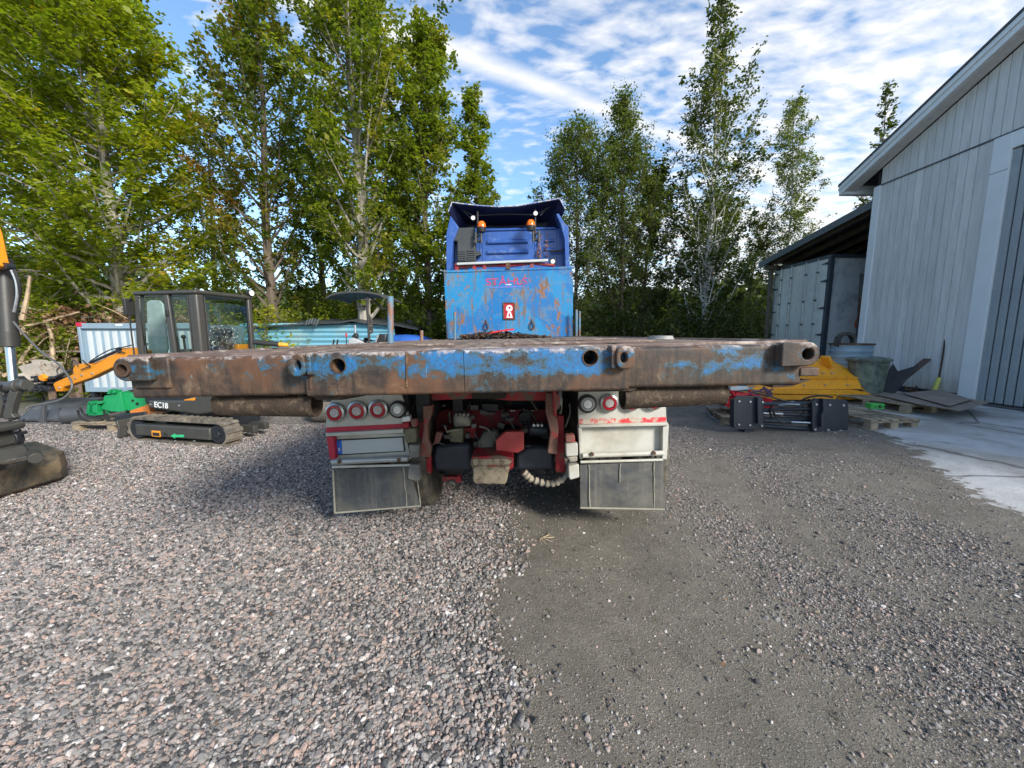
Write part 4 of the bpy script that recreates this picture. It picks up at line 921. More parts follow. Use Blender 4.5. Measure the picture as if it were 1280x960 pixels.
# red recess with white symbol
rec = T.xz([(378, 515), (508, 515), (512, 705), (380, 708)], HY - .01, Zt)
em = MB().prism(rec, HY - .012, HY - .002).build('emblem_box', mat('emblem_red', (.4, .008, .015), .45, 0, .15, 5), head, .002)
for k in ([(372, 508), (514, 508), (514, 518), (372, 518)], [(372, 518), (384, 518), (386, 702), (374, 702)], [(504, 518), (514, 518), (518, 702), (506, 702)], [(374, 702), (518, 702), (518, 714), (374, 714)]):
    MB().prism(T.xz(k, HY - .02, Zt), HY - .024, HY - .001).build('emblem_frame', rust, head)
cc = T.xz([(447, 580)], HY - .014, Zt)[0]; wm = mat('emblem_white', (.75, .75, .72), .5)
MB().plate(circ(cc[0], cc[1], .062, 24), circ(cc[0] + .006, cc[1] + .01, .022, 24), HY - .017, HY - .012).build('emblem_ring', wm, head)
MB().prism(T.xz([(430, 625), (465, 625), (488, 692), (412, 692)], HY - .014, Zt), HY - .018, HY - .013).build('emblem_body', wm, head)
MB().prism(T.xz([(440, 640), (456, 640), (461, 680), (436, 680)], HY - .018, Zt), HY - .0195, HY - .018).build('emblem_slot', mat('emblem_red', (.4, .008, .015)), head)
for (a, b) in ((170, 800), (722, 790)):
    p = T.p(590 + a / 9.6, 325 + b / 9.6, y=HY - .03)
    nn = 20; o_ = [(p.x + .04 * math.cos(2 * math.pi * i / nn), p.z + .062 * math.sin(2 * math.pi * i / nn)) for i in range(nn)]
    MB().tube([(q[0], HY - .03, q[1]) for q in o_ + o_[:2]], .011, 8).cyl((p.x, HY - .04, p.z + .062), (p.x, HY, p.z + .13), .014, n=8).build('lashing_ring', rust, head)
# small rust streak welds at corner
# chains heaped in front of the headboard
chf = Fr(tuple(T.M @ Vector((.02, 6.6, DZ)))); ch = MB(); rc = random.Random(9)
px_ = [T.p(540 + a / 4.8, 425, y=6.6).x for a in (180, 590)]
off = -(T.M @ Vector((.02, 6.6, DZ))).x
def link(mb, c, a, tilt, s=.034):
    M = Euler((tilt, rc.uniform(-.6, .6), a)).to_matrix(); pts = []
    for i in range(11):
        t = 2 * math.pi * i / 10; pts.append(Vector(c) + M @ Vector((math.cos(t) * s * 1.35, math.sin(t) * s * .7, 0)))
    mb.tube(pts, .0095, 5)
for i in range(300):
    t = rc.random(); x = -.78 + 1.5 * t; hgt = .10 * math.exp(-((t - .42) / .34) ** 2)
    link(ch, (x, rc.uniform(-.14, .14), .015 + rc.random() ** 1.3 * hgt), rc.uniform(0, 6.3), rc.choice((0, 1.3, .6)))
o = ch.build('chain_heap', mat('chain_rust', (.055, .04, .032), .7, .5, .3, 20, col2=(.16, .085, .045), thr=.56, scale2=12)); place(o, chf); tag(o, 'heap of rusty chains on the deck in front of the blue headboard', 'chains'); o['kind'] = 'stuff'
o = MB().sheet([[(-.36, -.12, .07), (-.36, -.06, .09)], [(-.1, -.13, .115), (-.1, -.07, .13)], [(.12, -.13, .14), (.12, -.07, .16)]], (0, 0, .012)).build('red_strap', mat('strap_red', (.6, .03, .03), .6)); place(o, chf); tag(o, 'short red strap lying across the rusty chains on the truck deck', 'strap')
o = MB()
ct = T.M @ Vector((T.p(826, 423, y=2.65).x, 2.65, DZ))
for i in range(3): o.tube([(.078 * math.cos(a / 12 * math.pi) * (1 - i * .06), .09 * math.sin(a / 12 * math.pi), .005 + i * .008) for a in range(25)], .0045, 6)
o = o.build('hose_coil', mat('coil_hose', (.36, .35, .33), .6)); place(o, Fr(tuple(ct))); tag(o, 'coil of pale grey hose lying on the right side of the truck deck', 'hose')

# cab with roof fairing
CY = 8.15
cab = MB().prism(T.xz([(112, 262), (775, 262), (800, 300), (812, 520), (88, 530), (95, 300)], CY, Zh), CY, CY + 1.9).build('cab', cab_blue, truck, .03, 3)
zt_c = tz(640, 230 + 262 / 4.8, CY)
# pressed ribs of the rear wall
for (a, b, c, d) in ((318, 335, 590, 360), (318, 398, 592, 420), (300, 268, 750, 276), (665, 330, 745, 352), (665, 385, 745, 405)):
    q = T.xz([(a, b), (c, b), (c, d), (a, d)], CY, Zh); xs = (q[0][0], q[1][0]); zs = (q[2][1], q[0][1]); r = (zs[1] - zs[0]) / 2
    MB().cyl((xs[0] + r, CY - .001, (zs[0] + zs[1]) / 2), (xs[1] - r, CY - .001, (zs[0] + zs[1]) / 2), r * .9, n=16).build('pressed_rib', cab_blue, cab)
for a in (285, 300, 615, 660, 745): q = T.xz([(a, 270), (a + 5, 470)], CY, Zh); MB().bb(q[0][0], q[1][0], CY - .012, CY + .01, q[1][1], q[0][1]).build('seam', cab_blue, cab, .003)
# side fairings
for pts in ([(85, 300), (110, 190), (150, 245), (160, 260), (125, 345), (118, 520), (85, 522)], [(745, 180), (760, 175), (800, 240), (818, 250), (827, 495), (800, 500), (795, 330), (770, 240)]):
    MB().prism(T.xz(pts, CY - .3, Zh), CY - .3, CY + .3).build('side_fairing', cab_blue, cab, .01)
q = T.xz([(705, 402), (800, 375)], CY - .15, Zh); MB().tube([(q[0][0], CY - .1, q[0][1]), (q[1][0] - .06, CY - .15, q[0][1]), (q[1][0], CY - .2, q[1][1])], .022, 8).build('grab_handle', hose, cab)
# roof spoiler: shell open to the rear
def spo(f, y):   # rear lip outline at depth y interpolated along f in 0..1
    pts = [(98, 165), (120, 108), (170, 116), (280, 128), (400, 136), (520, 130), (640, 108), (765, 86), (800, 150)]
    k = f * (len(pts) - 1); i = min(int(k), len(pts) - 2); t = k - i
    a = pts[i][0] + (pts[i + 1][0] - pts[i][0]) * t; b = pts[i][1] + (pts[i + 1][1] - pts[i][1]) * t; return T.p(540 + a / 4.8, 230 + b / 4.8, y=y)
NS = 25; rear = [spo(i / (NS - 1), CY - .35) for i in range(NS)]; grid = []
for j in range(6):
    t = j / 5; row = []
    for i, v in enumerate(rear):
        zz_ = v.z * (1 - t) + (zt_c - .05) * t + .05 * math.sin(math.pi * t); row.append((v.x * (1 - .10 * t), CY - .35 + 1.9 * t, zz_))
    grid.append(row)
MB().sheet(grid, (0, 0, -.012)).build('roof_spoiler', cab_blue, truck)
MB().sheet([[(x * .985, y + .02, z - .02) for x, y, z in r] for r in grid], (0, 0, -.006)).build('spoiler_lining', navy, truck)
MB().tube([(v.x, CY - .352, v.z - .004) for v in rear], .013, 6).build('spoiler_rim', mat('rim_paint', (.12, .18, .42), .5, 0, .2, 9, col2=(.6, .58, .52), thr=.52, scale2=14), truck)
# dark rear bulkhead inside the spoiler and side webs
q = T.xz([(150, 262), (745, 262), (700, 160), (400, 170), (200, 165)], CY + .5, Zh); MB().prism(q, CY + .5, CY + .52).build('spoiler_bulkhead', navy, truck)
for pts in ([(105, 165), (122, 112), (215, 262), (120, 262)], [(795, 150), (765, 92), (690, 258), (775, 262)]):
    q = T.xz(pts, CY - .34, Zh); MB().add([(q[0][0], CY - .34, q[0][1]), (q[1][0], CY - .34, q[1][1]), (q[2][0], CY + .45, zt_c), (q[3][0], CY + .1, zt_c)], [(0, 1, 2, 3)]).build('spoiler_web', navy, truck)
for pts in ([(125, 130), (250, 190), (440, 180), (620, 185), (760, 110)], [(170, 140), (240, 215)], [(700, 130), (650, 190)]):
    MB().tube([tuple(T.p(540 + a / 4.8, 230 + b / 4.8, y=CY - .1)) for a, b in pts], .012, 6).build('spoiler_strut', cab_dark, truck)
# intake snorkel, beacons, work lights
sn = MB().prism(T.xz([(148, 262), (255, 258), (262, 400), (262, 466), (150, 470), (150, 345), (124, 342), (126, 290), (135, 268)], CY - .22, Zh), CY - .22, CY - .02).build('air_intake', cab_dark, truck, .02)
MB().prism(T.xz([(262, 402), (292, 410), (295, 425), (262, 436)], CY - .15, Zh), CY - .18, CY - .05).build('clamp', cab_dark, sn, .005)
for i in range(5):
    q = T.xz([(155, 400 + i * 13), (200, 400 + i * 13), (200, 406 + i * 13), (155, 406 + i * 13)], CY - .23, Zh); MB().prism(q, CY - .235, CY - .215).build('intake_slat', cab_dark, sn)
    q = T.xz([(210, 396 + i * 13), (258, 396 + i * 13), (258, 402 + i * 13), (210, 402 + i * 13)], CY - .23, Zh); MB().prism(q, CY - .235, CY - .215).build('intake_slat', cab_dark, sn)
amber = mat('amber_lens', (.85, .16, .01), .2, 0, .05, 5, bump=.02); lensw = mat('lamp_lens', (.75, .75, .72), .15, 0, .05, 30, bump=.1)
for (a, b, px2, lx, ly) in ((297, 245, 272, 247, 205), (592, 236, 620, 621, 178)):
    y = CY - .3; c = T.xz([(a, b)], y, Zh)[0]; s_ = .045
    be = MB().lathe([(.085, 0), (.085, .02), (.078, .07), (.05, .11), (.0, .12)], (c[0], y, c[1] - .05), n=20).build('beacon', amber, truck)
    MB().lathe([(.0, -.09), (.07, -.09), (.088, -.02), (.088, .0), (0, .0)], (c[0], y, c[1] - .05), n=20).build('beacon_base', hose, be)
    p = T.xz([(px2, b - 85), (px2, b + 100)], y, Zh); MB().cyl((p[0][0], y + .05, p[0][1]), (p[1][0], y + .05, p[1][1]), .02, n=10).bb(p[0][0] - .05, p[0][0] + .06, y, y + .1, p[1][1], p[1][1] + .03).bb(p[0][0] - .06, p[0][0] + .09, y, y + .06, c[1] - .2, c[1] - .17).build('lamp_post', hose, truck)
    for dx in (-.05, .06): MB().cyl((p[0][0] + dx, y, c[1] - .35), (p[0][0] + dx, y, c[1] - .14), .022, n=8).build('bracket_tube', cab_dark, truck)
    l = T.xz([(lx, ly)], y, Zh)[0]; li = MB().cyl((l[0], y - .02, l[1]), (l[0], y + .05, l[1]), .05, n=16).build('work_light', hose, truck, .006); MB().cyl((l[0], y - .024, l[1]), (l[0], y - .018, l[1]), .04, n=16).build('lens', lensw, li)
l = T.xz([(724, 466)], CY - .3, Zh)[0]; li = MB().bb(l[0] - .06, l[0] + .06, CY - .32, CY - .26, l[1] - .06, l[1] + .06).build('work_light', hose, truck, .012); MB().cyl((l[0], CY - .326, l[1]), (l[0], CY - .318, l[1]), .042, n=16).build('lens', lensw, li)
q = T.xz([(150, 474), (695, 452), (695, 468), (150, 490)], CY - .45, Zh); MB().prism(q, CY - .5, CY - .42).build('light_bar', mat('light_bar_grey', (.5, .51, .48), .4, .2, .1, 5), truck, .01)
for pts in ([(150, 500), (260, 492), (380, 488), (470, 490), (560, 480), (600, 475), (735, 490)], [(145, 510), (160, 485), (400, 478), (560, 470)]):
    v = [(x_, CY - .42, z_) for x_, z_ in T.xz(pts, CY - .42, Zh)]; MB().tube(v, .028, 8).build('red_bar', chassis_red, truck)
for a in (150, 255, 316, 600):
    q = T.xz([(a, 478), (a, 520)], CY - .42, Zh); MB().bb(q[0][0] - .04, q[0][0] + .03, CY - .46, CY - .38, q[1][1], q[0][1]).build('red_bracket', chassis_red, truck, .006)
q = T.xz([(457, 472), (457, 510)], HY - .02, Zh); MB().bb(q[0][0] - .04, q[0][0] + .04, HY - .04, HY, q[1][1], q[0][1]).build('latch_plate', rust, head)
# dry creeper / cable hanging on the cab wall
mb = MB(); rc = random.Random(3)
for a0 in (638, 650, 690): 
    pts = [(a0 + rc.uniform(-8, 8), 290 + k * 22) for k in range(8)]; mb.tube([(x_, CY - .04 + rc.uniform(-.02, .02), z_) for x_, z_ in T.xz(pts, CY - .04, Zh)], .006, 4)
    for k in range(9):
        x_, z_ = T.xz([(a0 + rc.uniform(-12, 12), 300 + rc.random() ** .6 * 145)], CY - .05, Zh)[0]; mb.box((x_, CY - .05, z_), (.04, .004, .03), (rc.uniform(0, 180), rc.uniform(0, 180), rc.uniform(0, 180)))
mb.build('dry_creeper', mat('dead_leaf', (.2, .09, .05), .8), truck)
# rest of the cab and front: seen only from aside
MB().bb(-1.15, 1.2, CY + .1, CY + 2.0, .5, zt_c - .6).build('cab_body', cab_blue, truck, .04)

# chassis, wheels
FY = 2.80
for xq in (-.33, .47): MB().bb(xq - .04, xq + .04, 3.2, 9.4, .72, 1.0).build('chassis_rail', chassis_dark, truck)
MB().bb(-.75, .9, 3.45, 7.2, DZ - .30, DZ - .125).build('subframe', chassis_dark, truck)
tyre_p = [(.0, .02), (.26, .02), (.29, .0), (.40, -.01), (.47, .0), (.498, .03), (.5, .07), (.488, .075), (.488, .10), (.5, .105), (.5, .14), (.488, .145), (.488, .165), (.5, .17), (.5, .22), (.498, .25), (.47, .28), (.40, .29), (.29, .28), (.26, .26), (0, .26)]
tyrm = mat('tyre_mud', (.035, .034, .033), .8, 0, .3, 8, col2=(.22, .185, .13), thr=.52, scale2=4, soft=.15, bump=.3)
wh = None
for y in (3.40, 4.75, 8.9):
    for xq in ((-1.21, -.84, .70, 1.07) if y < 8 else (-1.18, 1.03)):
        if wh is None: wh = MB().lathe(tyre_p, (0, 0, 0), (1, 0, 0), n=48).build('wheel', tyrm, truck); wh.location = (xq, y, .5)
        else: inst(wh, truck, (xq, y, .5))
for y in (3.40, 4.75): MB().cyl((-.9, y, .5), (1.0, y, .5), .07).ball((.07, y, .5), .2, 8).build('axle', chassis_dark, truck)
for s_ in (-1, 1):
    pass
ZL = (390, 480, 5.335); ZR = (690, 480, 5.647); ZM = (500, 480, 5.645)
# left light panel
pn = MB().prism(T.xz([(130, 105), (300, 62), (590, 58), (640, 200), (655, 292), (95, 322), (92, 250)], FY, ZL), FY, FY + .03).build('light_panel', panel_white, truck, .003)
MB().prism(T.xz([(95, 290), (648, 262), (650, 290), (95, 323)], FY - .003, ZL), FY - .004, FY - .0005).build('red_stripe', mat('stripe_red', (.42, .015, .04), .5, 0, .15, 5), pn)
MB().prism(T.xz([(93, 328), (608, 298), (612, 325), (98, 348)], FY - .03, ZL), FY - .04, FY + .02).build('ledge', panel_white, pn, .003)
MB().prism(T.xz([(100, 350), (148, 350), (160, 497), (122, 500)], FY - .02, ZL), FY - .03, FY + .02).build('red_reflector', mat('stripe_red', (.42, .015, .04)), pn, .003)
MB().prism(T.xz([(140, 345), (620, 330), (660, 500), (150, 520)], FY + .03, ZL), FY + .03, FY + .05).build('plate_recess', panel_white, pn)
npz = MB().prism(T.xz([(152, 372), (608, 350), (622, 450), (162, 477)], FY + .02, ZL), FY + .015, FY + .03).build('number_plate', mat('plate_frame', (.02, .02, .02)), truck, .002)
MB().prism(T.xz([(198, 378), (602, 357), (612, 445), (203, 467)], FY + .012, ZL), FY + .011, FY + .016).build('plate_face', mat('plate_grey', (.40, .43, .43), .45, 0, .04, 2, bump=.02), npz)
MB().prism(T.xz([(160, 378), (198, 376), (204, 466), (163, 470)], FY + .012, ZL), FY + .0105, FY + .016).build('plate_blue_strip', mat('plate_blue', (.02, .12, .5), .4), npz)
q = T.xz([(182, 437)], FY + .010, ZL)[0]; textob('country_letter', 'S', .035, mat('emblem_white', (.75, .75, .72)), (q[0], FY + .0095, q[1]), (90, 0, 0), npz, .0008)
def hx(z, a0, b0, a1, b1, y, r, m, nm, par=None, n=14):
    p, q = T.xz([(a0, b0), (a1, b1)], y, z); return MB().cyl((p[0], y, p[1]), (q[0], y, q[1]), r, n=n).build(nm, m, par or truck, .002)
for b in ((133, 520, 642, 497, 20), (135, 553, 655, 540, 9)):
    hx(ZL, b[0], b[1], b[2], b[3], FY - .03, b[4] / 5.335 / FPX * FY, panel_white if b[4] < 15 else mat('bumper_tube', (.4, .4, .38), .35, .4, .15, 5, col2=(.22, .13, .06), thr=.64, scale2=9), 'bumper_tube')
for b in ((215, 505, 785, 487, 18), (200, 551, 782, 535, 10)):
    hx(ZR, b[0], b[1], b[2], b[3], FY - .03, b[4] / 5.647 / FPX * FY, panel_white, 'bumper_tube')
for (z, a, b) in ((ZL, 180, 520), (ZL, 578, 508), (ZR, 285, 497), (ZR, 722, 490)):
    q = T.xz([(a, b)], FY - .06, z)[0]; MB().cyl((q[0], FY - .062, q[1]), (q[0], FY - .04, q[1]), .014, n=8).build('bolt', rust, truck)
# right panel
pnr = MB().prism(T.xz([(188, 30), (800, 40), (808, 245), (812, 280), (188, 302), (186, 120)], FY, ZR), FY, FY + .03).build('light_panel', panel_white, truck, .003)
MB().prism(T.xz([(190, 248), (804, 234), (806, 268), (192, 284)], FY - .003, ZR), FY - .004, FY - .0005).build('red_stripe', mat('stripe_worn_red', (.6, .03, .04), .5, 0, .15, 5, col2=(.48, .45, .37), thr=.5, scale2=11), pnr)
MB().prism(T.xz([(186, 286), (812, 270), (820, 290), (190, 305)], FY - .02, ZR), FY - .035, FY + .02).build('ledge', panel_white, pnr, .003)
MB().prism(T.xz([(192, 308), (795, 296), (800, 480), (200, 500)], FY + .03, ZR), FY + .03, FY + .05).build('lower_panel', panel_white, pnr)
MB().prism(T.xz([(778, 300), (822, 290), (808, 530), (775, 530)], FY - .01, ZR), FY - .02, FY + .04).build('end_bracket', panel_white, pnr, .004)
MB().prism(T.xz([(184, 300), (208, 300), (215, 525), (196, 530)], FY - .01, ZR), FY - .02, FY + .04).build('end_bracket', panel_white, pnr, .004)
lr = mat('tail_light_red', (.42, .008, .02), .25, 0, .1, 9, bump=.05); rimm = mat('lamp_rim', (.45, .46, .46), .3, .8, .1, 9, col2=(.2, .17, .13), thr=.62, scale2=9)
lc = mat('tail_light_centre', (.5, .45, .43), .3, 0, .3, 90, bump=.5, bscale=200); lgry = mat('reverse_light', (.3, .3, .29), .3, .1, .2, 20)
for (z, a, b, r, kind) in ((ZL, 152, 192, 66, 'r'), (ZL, 300, 180, 66, 'r'), (ZL, 440, 172, 66, 'r'), (ZL, 570, 172, 58, 'g'), (ZR, 252, 142, 64, 'g'), (ZR, 405, 135, 64, 'r'), (ZR, 560, 128, 66, 'r'), (ZR, 722, 120, 66, 'r')):
    c = T.xz([(a, b)], FY - .03, z)[0]; r = r / z[2] / FPX * FY
    L_ = MB().lathe([(r * 1.03, .035), (r * 1.05, .0), (r * .98, -.015), (r * .8, -.02), (r * .78, -.008), (0, -.008)], (c[0], FY - .02, c[1]), (0, 1, 0), n=32).build('tail_light' if kind == 'r' else 'reversing_light', rimm if kind == 'r' else hose, truck)
    MB().lathe([(r * .80, -.006), (r * .76, -.022), (r * .54, -.024), (r * .5, -.012), (r * .5, -.005)], (c[0], FY - .02, c[1]), (0, 1, 0), n=32).build('lens_ring', lr if kind == 'r' else lgry, L_)
    MB().lathe([(r * .5, -.012), (r * .46, -.022), (0, -.026)], (c[0], FY - .02, c[1]), (0, 1, 0), n=32).build('lens_centre', lc if kind == 'r' else lensw, L_)
# mudflaps
for (z, pts) in ((ZL, [(134, 572), (640, 552), (712, 640), (725, 815), (150, 862)]), (ZR, [(198, 572), (786, 548), (795, 888), (500, 885), (202, 878)])):
    q = T.xz(pts, FY - .02, z); 
    tl, tr_, br, bl = (q[0], q[1], q[-2] if z is ZL else q[2], q[-1]); gr = []
    for j in range(9):
        t = j / 8; row = []
        for i in range(9):
            u = i / 8; xx_ = (tl[0] + (tr_[0] - tl[0]) * u) * (1 - t) + (bl[0] + (br[0] - bl[0]) * u) * t; zz_ = (tl[1] + (tr_[1] - tl[1]) * u) * (1 - t) + (bl[1] + (br[1] - bl[1]) * u) * t
            row.append((xx_, FY - .018 + .006 * t * t * math.sin(3.1 * u + (.6 if z is ZL else 2.0)), zz_ + (.006 * math.sin(5 * u + 1) * t)))
        gr.append(row)
    f_ = MB().sheet(gr, (0, .010, 0)).build('mudflap', mudflap_m, truck)
for (z, k) in ((ZL, ((705, 640, 722, 812), (610, 555, 632, 812))), (ZR, ((262, 570, 268, 876), (722, 550, 722, 880), (484, 560, 478, 690)))):
    for a0, b0, a1, b1 in k:
        p, q = T.xz([(a0, b0), (a1, b1)], FY - .026, z); m_ = (p[0] + q[0]) / 2; rc = random.Random(a0)
        MB().tube([(p[0] + (q[0] - p[0]) * t / 8 + rc.uniform(-.003, .003), FY - .0245, p[1] + (q[1] - p[1]) * t / 8) for t in range(9)], [.0045 * rc.uniform(.5, 1.2) for t in range(9)], 5).build('pale_streak', mat('pale_streak', (.3, .28, .22), .9), truck)  # thin pale lines laid down the flap face
for pts, z in (([(150, 855), (725, 808), (725, 817), (150, 865)], ZL), ([(134, 572), (146, 572), (158, 862), (148, 862)], ZL), ([(202, 868), (795, 880), (795, 889), (202, 879)], ZR)):
    MB().prism(T.xz(pts, FY - .026, z), FY - .028, FY - .023).build('mudflap_edge', mat('pale_streak', (.3, .28, .22)), truck)
# fender boxes behind panels
MB().bb(-1.15, -.65, FY + .06, FY + .14, .80, 1.10).build('light_box', chassis_dark, truck); MB().bb(.66, 1.18, FY + .06, FY + .14, .80, 1.10).build('light_box', chassis_dark, truck)
for x0, x1 in ((-1.23, -.56), (.63, 1.28)):
    for yc in (3.40, 4.75):
        g_ = [[(x, yc + .56 * math.cos(math.pi * (i / 15)), .5 + .56 * math.sin(math.pi * (i / 15))) for x in (x0, x1)] for i in range(12 if yc < 4 else 16)]
        MB().sheet(g_, (0, 0, .012)).build('mudguard', hose, truck)
# middle: everything under the bed between the light panels
def mp(pts, y, d, m, nm, bev=.004, lab=None, z=ZM): return MB().prism(T.xz(pts, y, z), y, y + d).build(nm, m, truck, bev, label=lab)
mp([(185, 45), (1075, 40), (1075, 118), (780, 118), (600, 100), (210, 118)], 3.0, .05, chassis_red, 'rear_crossmember')
mp([(150, 100), (1100, 100), (1100, 250), (150, 250)], 3.9, .04, chassis_dark, 'inner_panel'); mp([(200, 180), (1060, 180), (1060, 420), (200, 420)], 3.5, .03, mat('deep_red', (.24, .006, .014), .6, 0, .2, 4, col2=(.06, .03, .03), thr=.58, scale2=4), 'inner_crossmember')
mp([(505, 55), (760, 55), (740, 105), (510, 105)], 2.97, .03, mat('mud_patch', (.035, .028, .022), .9), 'mud_cake')
mp([(575, 140), (690, 140), (695, 190), (580, 195)], 3.2, .1, chassis_dark, 'coupling_bracket')
mp([(130, 245), (158, 243), (165, 540), (215, 515), (218, 635), (145, 640), (138, 520)], 2.95, .06, chassis_red, 'underrun_post')
mp([(1108, 222), (1155, 224), (1165, 628), (1100, 622), (1100, 420)], 2.95, .06, chassis_red, 'underrun_post')
arm_m = mat('worn_red_arm', (.2, .1, .075), .7, .1, .3, 7, col2=(.4, .03, .03), thr=.58, scale2=6, bump=.3)
mp([(160, 155), (232, 150), (225, 210), (195, 290), (200, 400), (222, 445), (212, 520), (140, 512), (145, 440), (165, 330)], 2.85, .05, arm_m, 'tipping_arm', .006)
mp([(1030, 60), (1088, 60), (1090, 140), (1118, 300), (1112, 500), (1040, 488), (1062, 340), (1028, 200)], 2.85, .05, arm_m, 'tipping_arm', .006)
mp([(218, 440), (280, 410), (300, 345), (255, 340), (240, 410)], 2.95, .05, arm_m, 'bracket')
mp([(245, 432), (500, 420), (505, 618), (235, 620), (225, 520)], 3.05, .35, mat('tank_paint', (.028, .034, .046), .45, 0, .2, 5), 'underrun_beam', .03)
mp([(815, 500), (900, 440), (1090, 440), (1095, 610), (820, 612)], 3.05, .35, mat('tank_paint', (.028, .034, .046)), 'underrun_beam', .03)
mp([(505, 515), (700, 505), (800, 520), (802, 590), (770, 615), (515, 612), (495, 570)], 2.72, .25, chassis_red, 'tow_hitch', .01); mp([(512, 530), (755, 530), (790, 545), (770, 570), (520, 575)], 2.71, .02, mud, 'hitch_mud')
mp([(515, 590), (600, 575), (650, 590), (775, 585), (752, 700), (735, 712), (530, 710), (512, 690)], 2.70, .22, mud, 'hitch_skid', .015)
mp([(370, 222), (495, 220), (498, 300), (380, 308)], 3.1, .1, grey_part, 'valve_block', .015)
for i in range(4): mp([(385 + i * 28, 208), (405 + i * 28, 208), (405 + i * 28, 226), (385 + i * 28, 226)], 3.1, .05, grey_part, 'valve_port')
mp([(345, 325), (430, 312), (448, 330), (444, 418), (350, 412)], 3.05, .1, mat('olive_part', (.13, .12, .07), .7, 0, .3, 8, bump=.3), 'solenoid', .015)
mp([(445, 310), (530, 310), (530, 382), (455, 378)], 3.2, .05, chassis_red, 'bracket')
mp([(500, 285), (535, 280), (540, 310), (505, 312)], 3.1, .05, grey_part, 'valve_port', .006)
mp([(590, 340), (690, 335), (700, 370), (650, 500), (555, 500), (548, 420)], 2.95, .15, mat('mud_grey_part', (.13, .12, .1), .8, 0, .3, 8, bump=.5), 'pintle_body', .03)
mp([(675, 400), (745, 338), (868, 335), (876, 350), (874, 462), (830, 488), (678, 470)], 2.85, .06, mat('hitch_guard', (.42, .05, .045), .55, 0, .25, 5, col2=(.33, .24, .17), thr=.57, scale2=3, soft=.1), 'red_guard_plate', .006)
for (a, b, r) in ((745, 230, 30), (880, 238, 45)):
    c = T.xz([(a, b)], 3.4, ZM)[0]; r = r / 5.645 / FPX * 3.4; MB().lathe([(r, .1), (r, -.03), (r * .75, -.03), (r * .7, .0), (0, .0)], (c[0], 3.4, c[1]), (0, 1, 0), n=20).build('socket', hose, truck)
for (a, b) in ((795, 190), (930, 190)): mp([(a - 20, b - 5), (a + 20, b - 5), (a + 20, b + 5), (a - 20, b + 5)], 3.47, .02, white_plastic, 'socket_label')
p = T.xz([(910, 318), (1040, 330)], 3.2, ZM); MB().cyl((p[0][0], 3.2, p[0][1]), (p[1][0], 3.2, p[1][1]), .055, n=20).build('air_cylinder', mat('tank_paint', (.028, .034, .046)), truck, .01)
for k in range(3): q = T.xz([(945 + k * 28, 292)], 3.12, ZM)[0]; MB().cyl((q[0], 3.12, q[1]), (q[0], 3.2, q[1]), .012, n=8).build('valve_port', alu, truck)
# hoses, cables
def hzT(pts, y0, y1, r, m, nm, z=ZM): return hz(T, z, pts, y0, y1, r, m, nm, truck)
rh = [(880, 628), (915, 665), (985, 693), (1060, 705), (1120, 690), (1165, 655), (1190, 600), (1195, 540)]
hzT(rh, 2.95, 2.9, .019, grey_part, 'ribbed_hose')
for i in range(9):
    t = i / 8 * 4.4; k = int(t); f_ = t - k; a = rh[k][0] + (rh[k + 1][0] - rh[k][0]) * f_; b = rh[k][1] + (rh[k + 1][1] - rh[k][1]) * f_; da = rh[k + 1][0] - rh[k][0]; db = rh[k + 1][1] - rh[k][1]; l = math.hypot(da, db)
    p, q = T.xz([(a - da / l * 12, b - db / l * 12), (a + da / l * 12, b + db / l * 12)], 2.93, ZM); MB().cyl((p[0], 2.93, p[1]), (q[0], 2.93, q[1]), .029, n=14).build('hose_rib', mat('hose_rib_tan', (.28, .24, .18), .8), truck, .004)
for pts in ([(315, 295), (335, 340), (350, 330), (440, 318)], [(530, 340), (545, 380), (570, 400), (575, 440)], [(1195, 140), (1200, 200), (1180, 270), (1165, 305)], [(1130, 150), (1130, 180), (1115, 210)], [(90, 60), (110, 120), (90, 180), (120, 260)], [(20, 80), (60, 150), (40, 230), (80, 280)], [(170, 130), (140, 180), (160, 240)], [(700, 420), (760, 430), (830, 440), (920, 435)], [(560, 300), (620, 320), (680, 400)], [(880, 180), (930, 210), (960, 260)]):
    hzT(pts, 3.0, 2.95, .007, random.choice([hose, grey_part, hose]), 'cable')
hzT([(20, 230), (60, 255), (90, 290), (120, 360)], 2.85, 2.9, .014, arm_m, 'hose'); 
for pts, m in (([(10, 235), (65, 225), (75, 262), (20, 270)], white_plastic), ([(10, 275), (60, 270), (62, 312), (12, 316)], chassis_red), ([(28, 318), (110, 310), (115, 410), (45, 420), (30, 380)], mat('olive_part', (.13, .12, .07))), ([(62, 430), (132, 432), (134, 520), (70, 525)], grey_part), ([(60, 568), (135, 570), (142, 675), (120, 692), (56, 670)], grey_part), ([(70, 250), (115, 245), (120, 300), (85, 310)], arm_m)):
    mp(pts, 2.76, .06, m, 'marker_lamp' if m is grey_part else 'junction_box', .008)
for pts, m in (([(96, 422), (182, 418), (184, 508), (100, 515)], panel_white), ([(115, 580), (190, 566), (194, 660), (130, 680), (118, 660)], panel_white), ([(95, 360), (160, 358), (165, 410), (98, 418)], arm_m), ([(110, 518), (180, 512), (180, 545), (130, 560)], grey_part), ([(10, 100), (45, 60), (60, 130), (30, 200)], arm_m), ([(5, 30), (32, 30), (35, 230), (10, 230)], chassis_red)):
    mp(pts, 2.76, .06, m, 'marker_lamp' if m is panel_white else 'bracket', .008, z=ZR)
mp([(300, 655), (400, 655), (420, 640), (435, 695), (400, 700), (380, 672), (305, 690)], 3.1, .05, chassis_red, 'brake_lever')
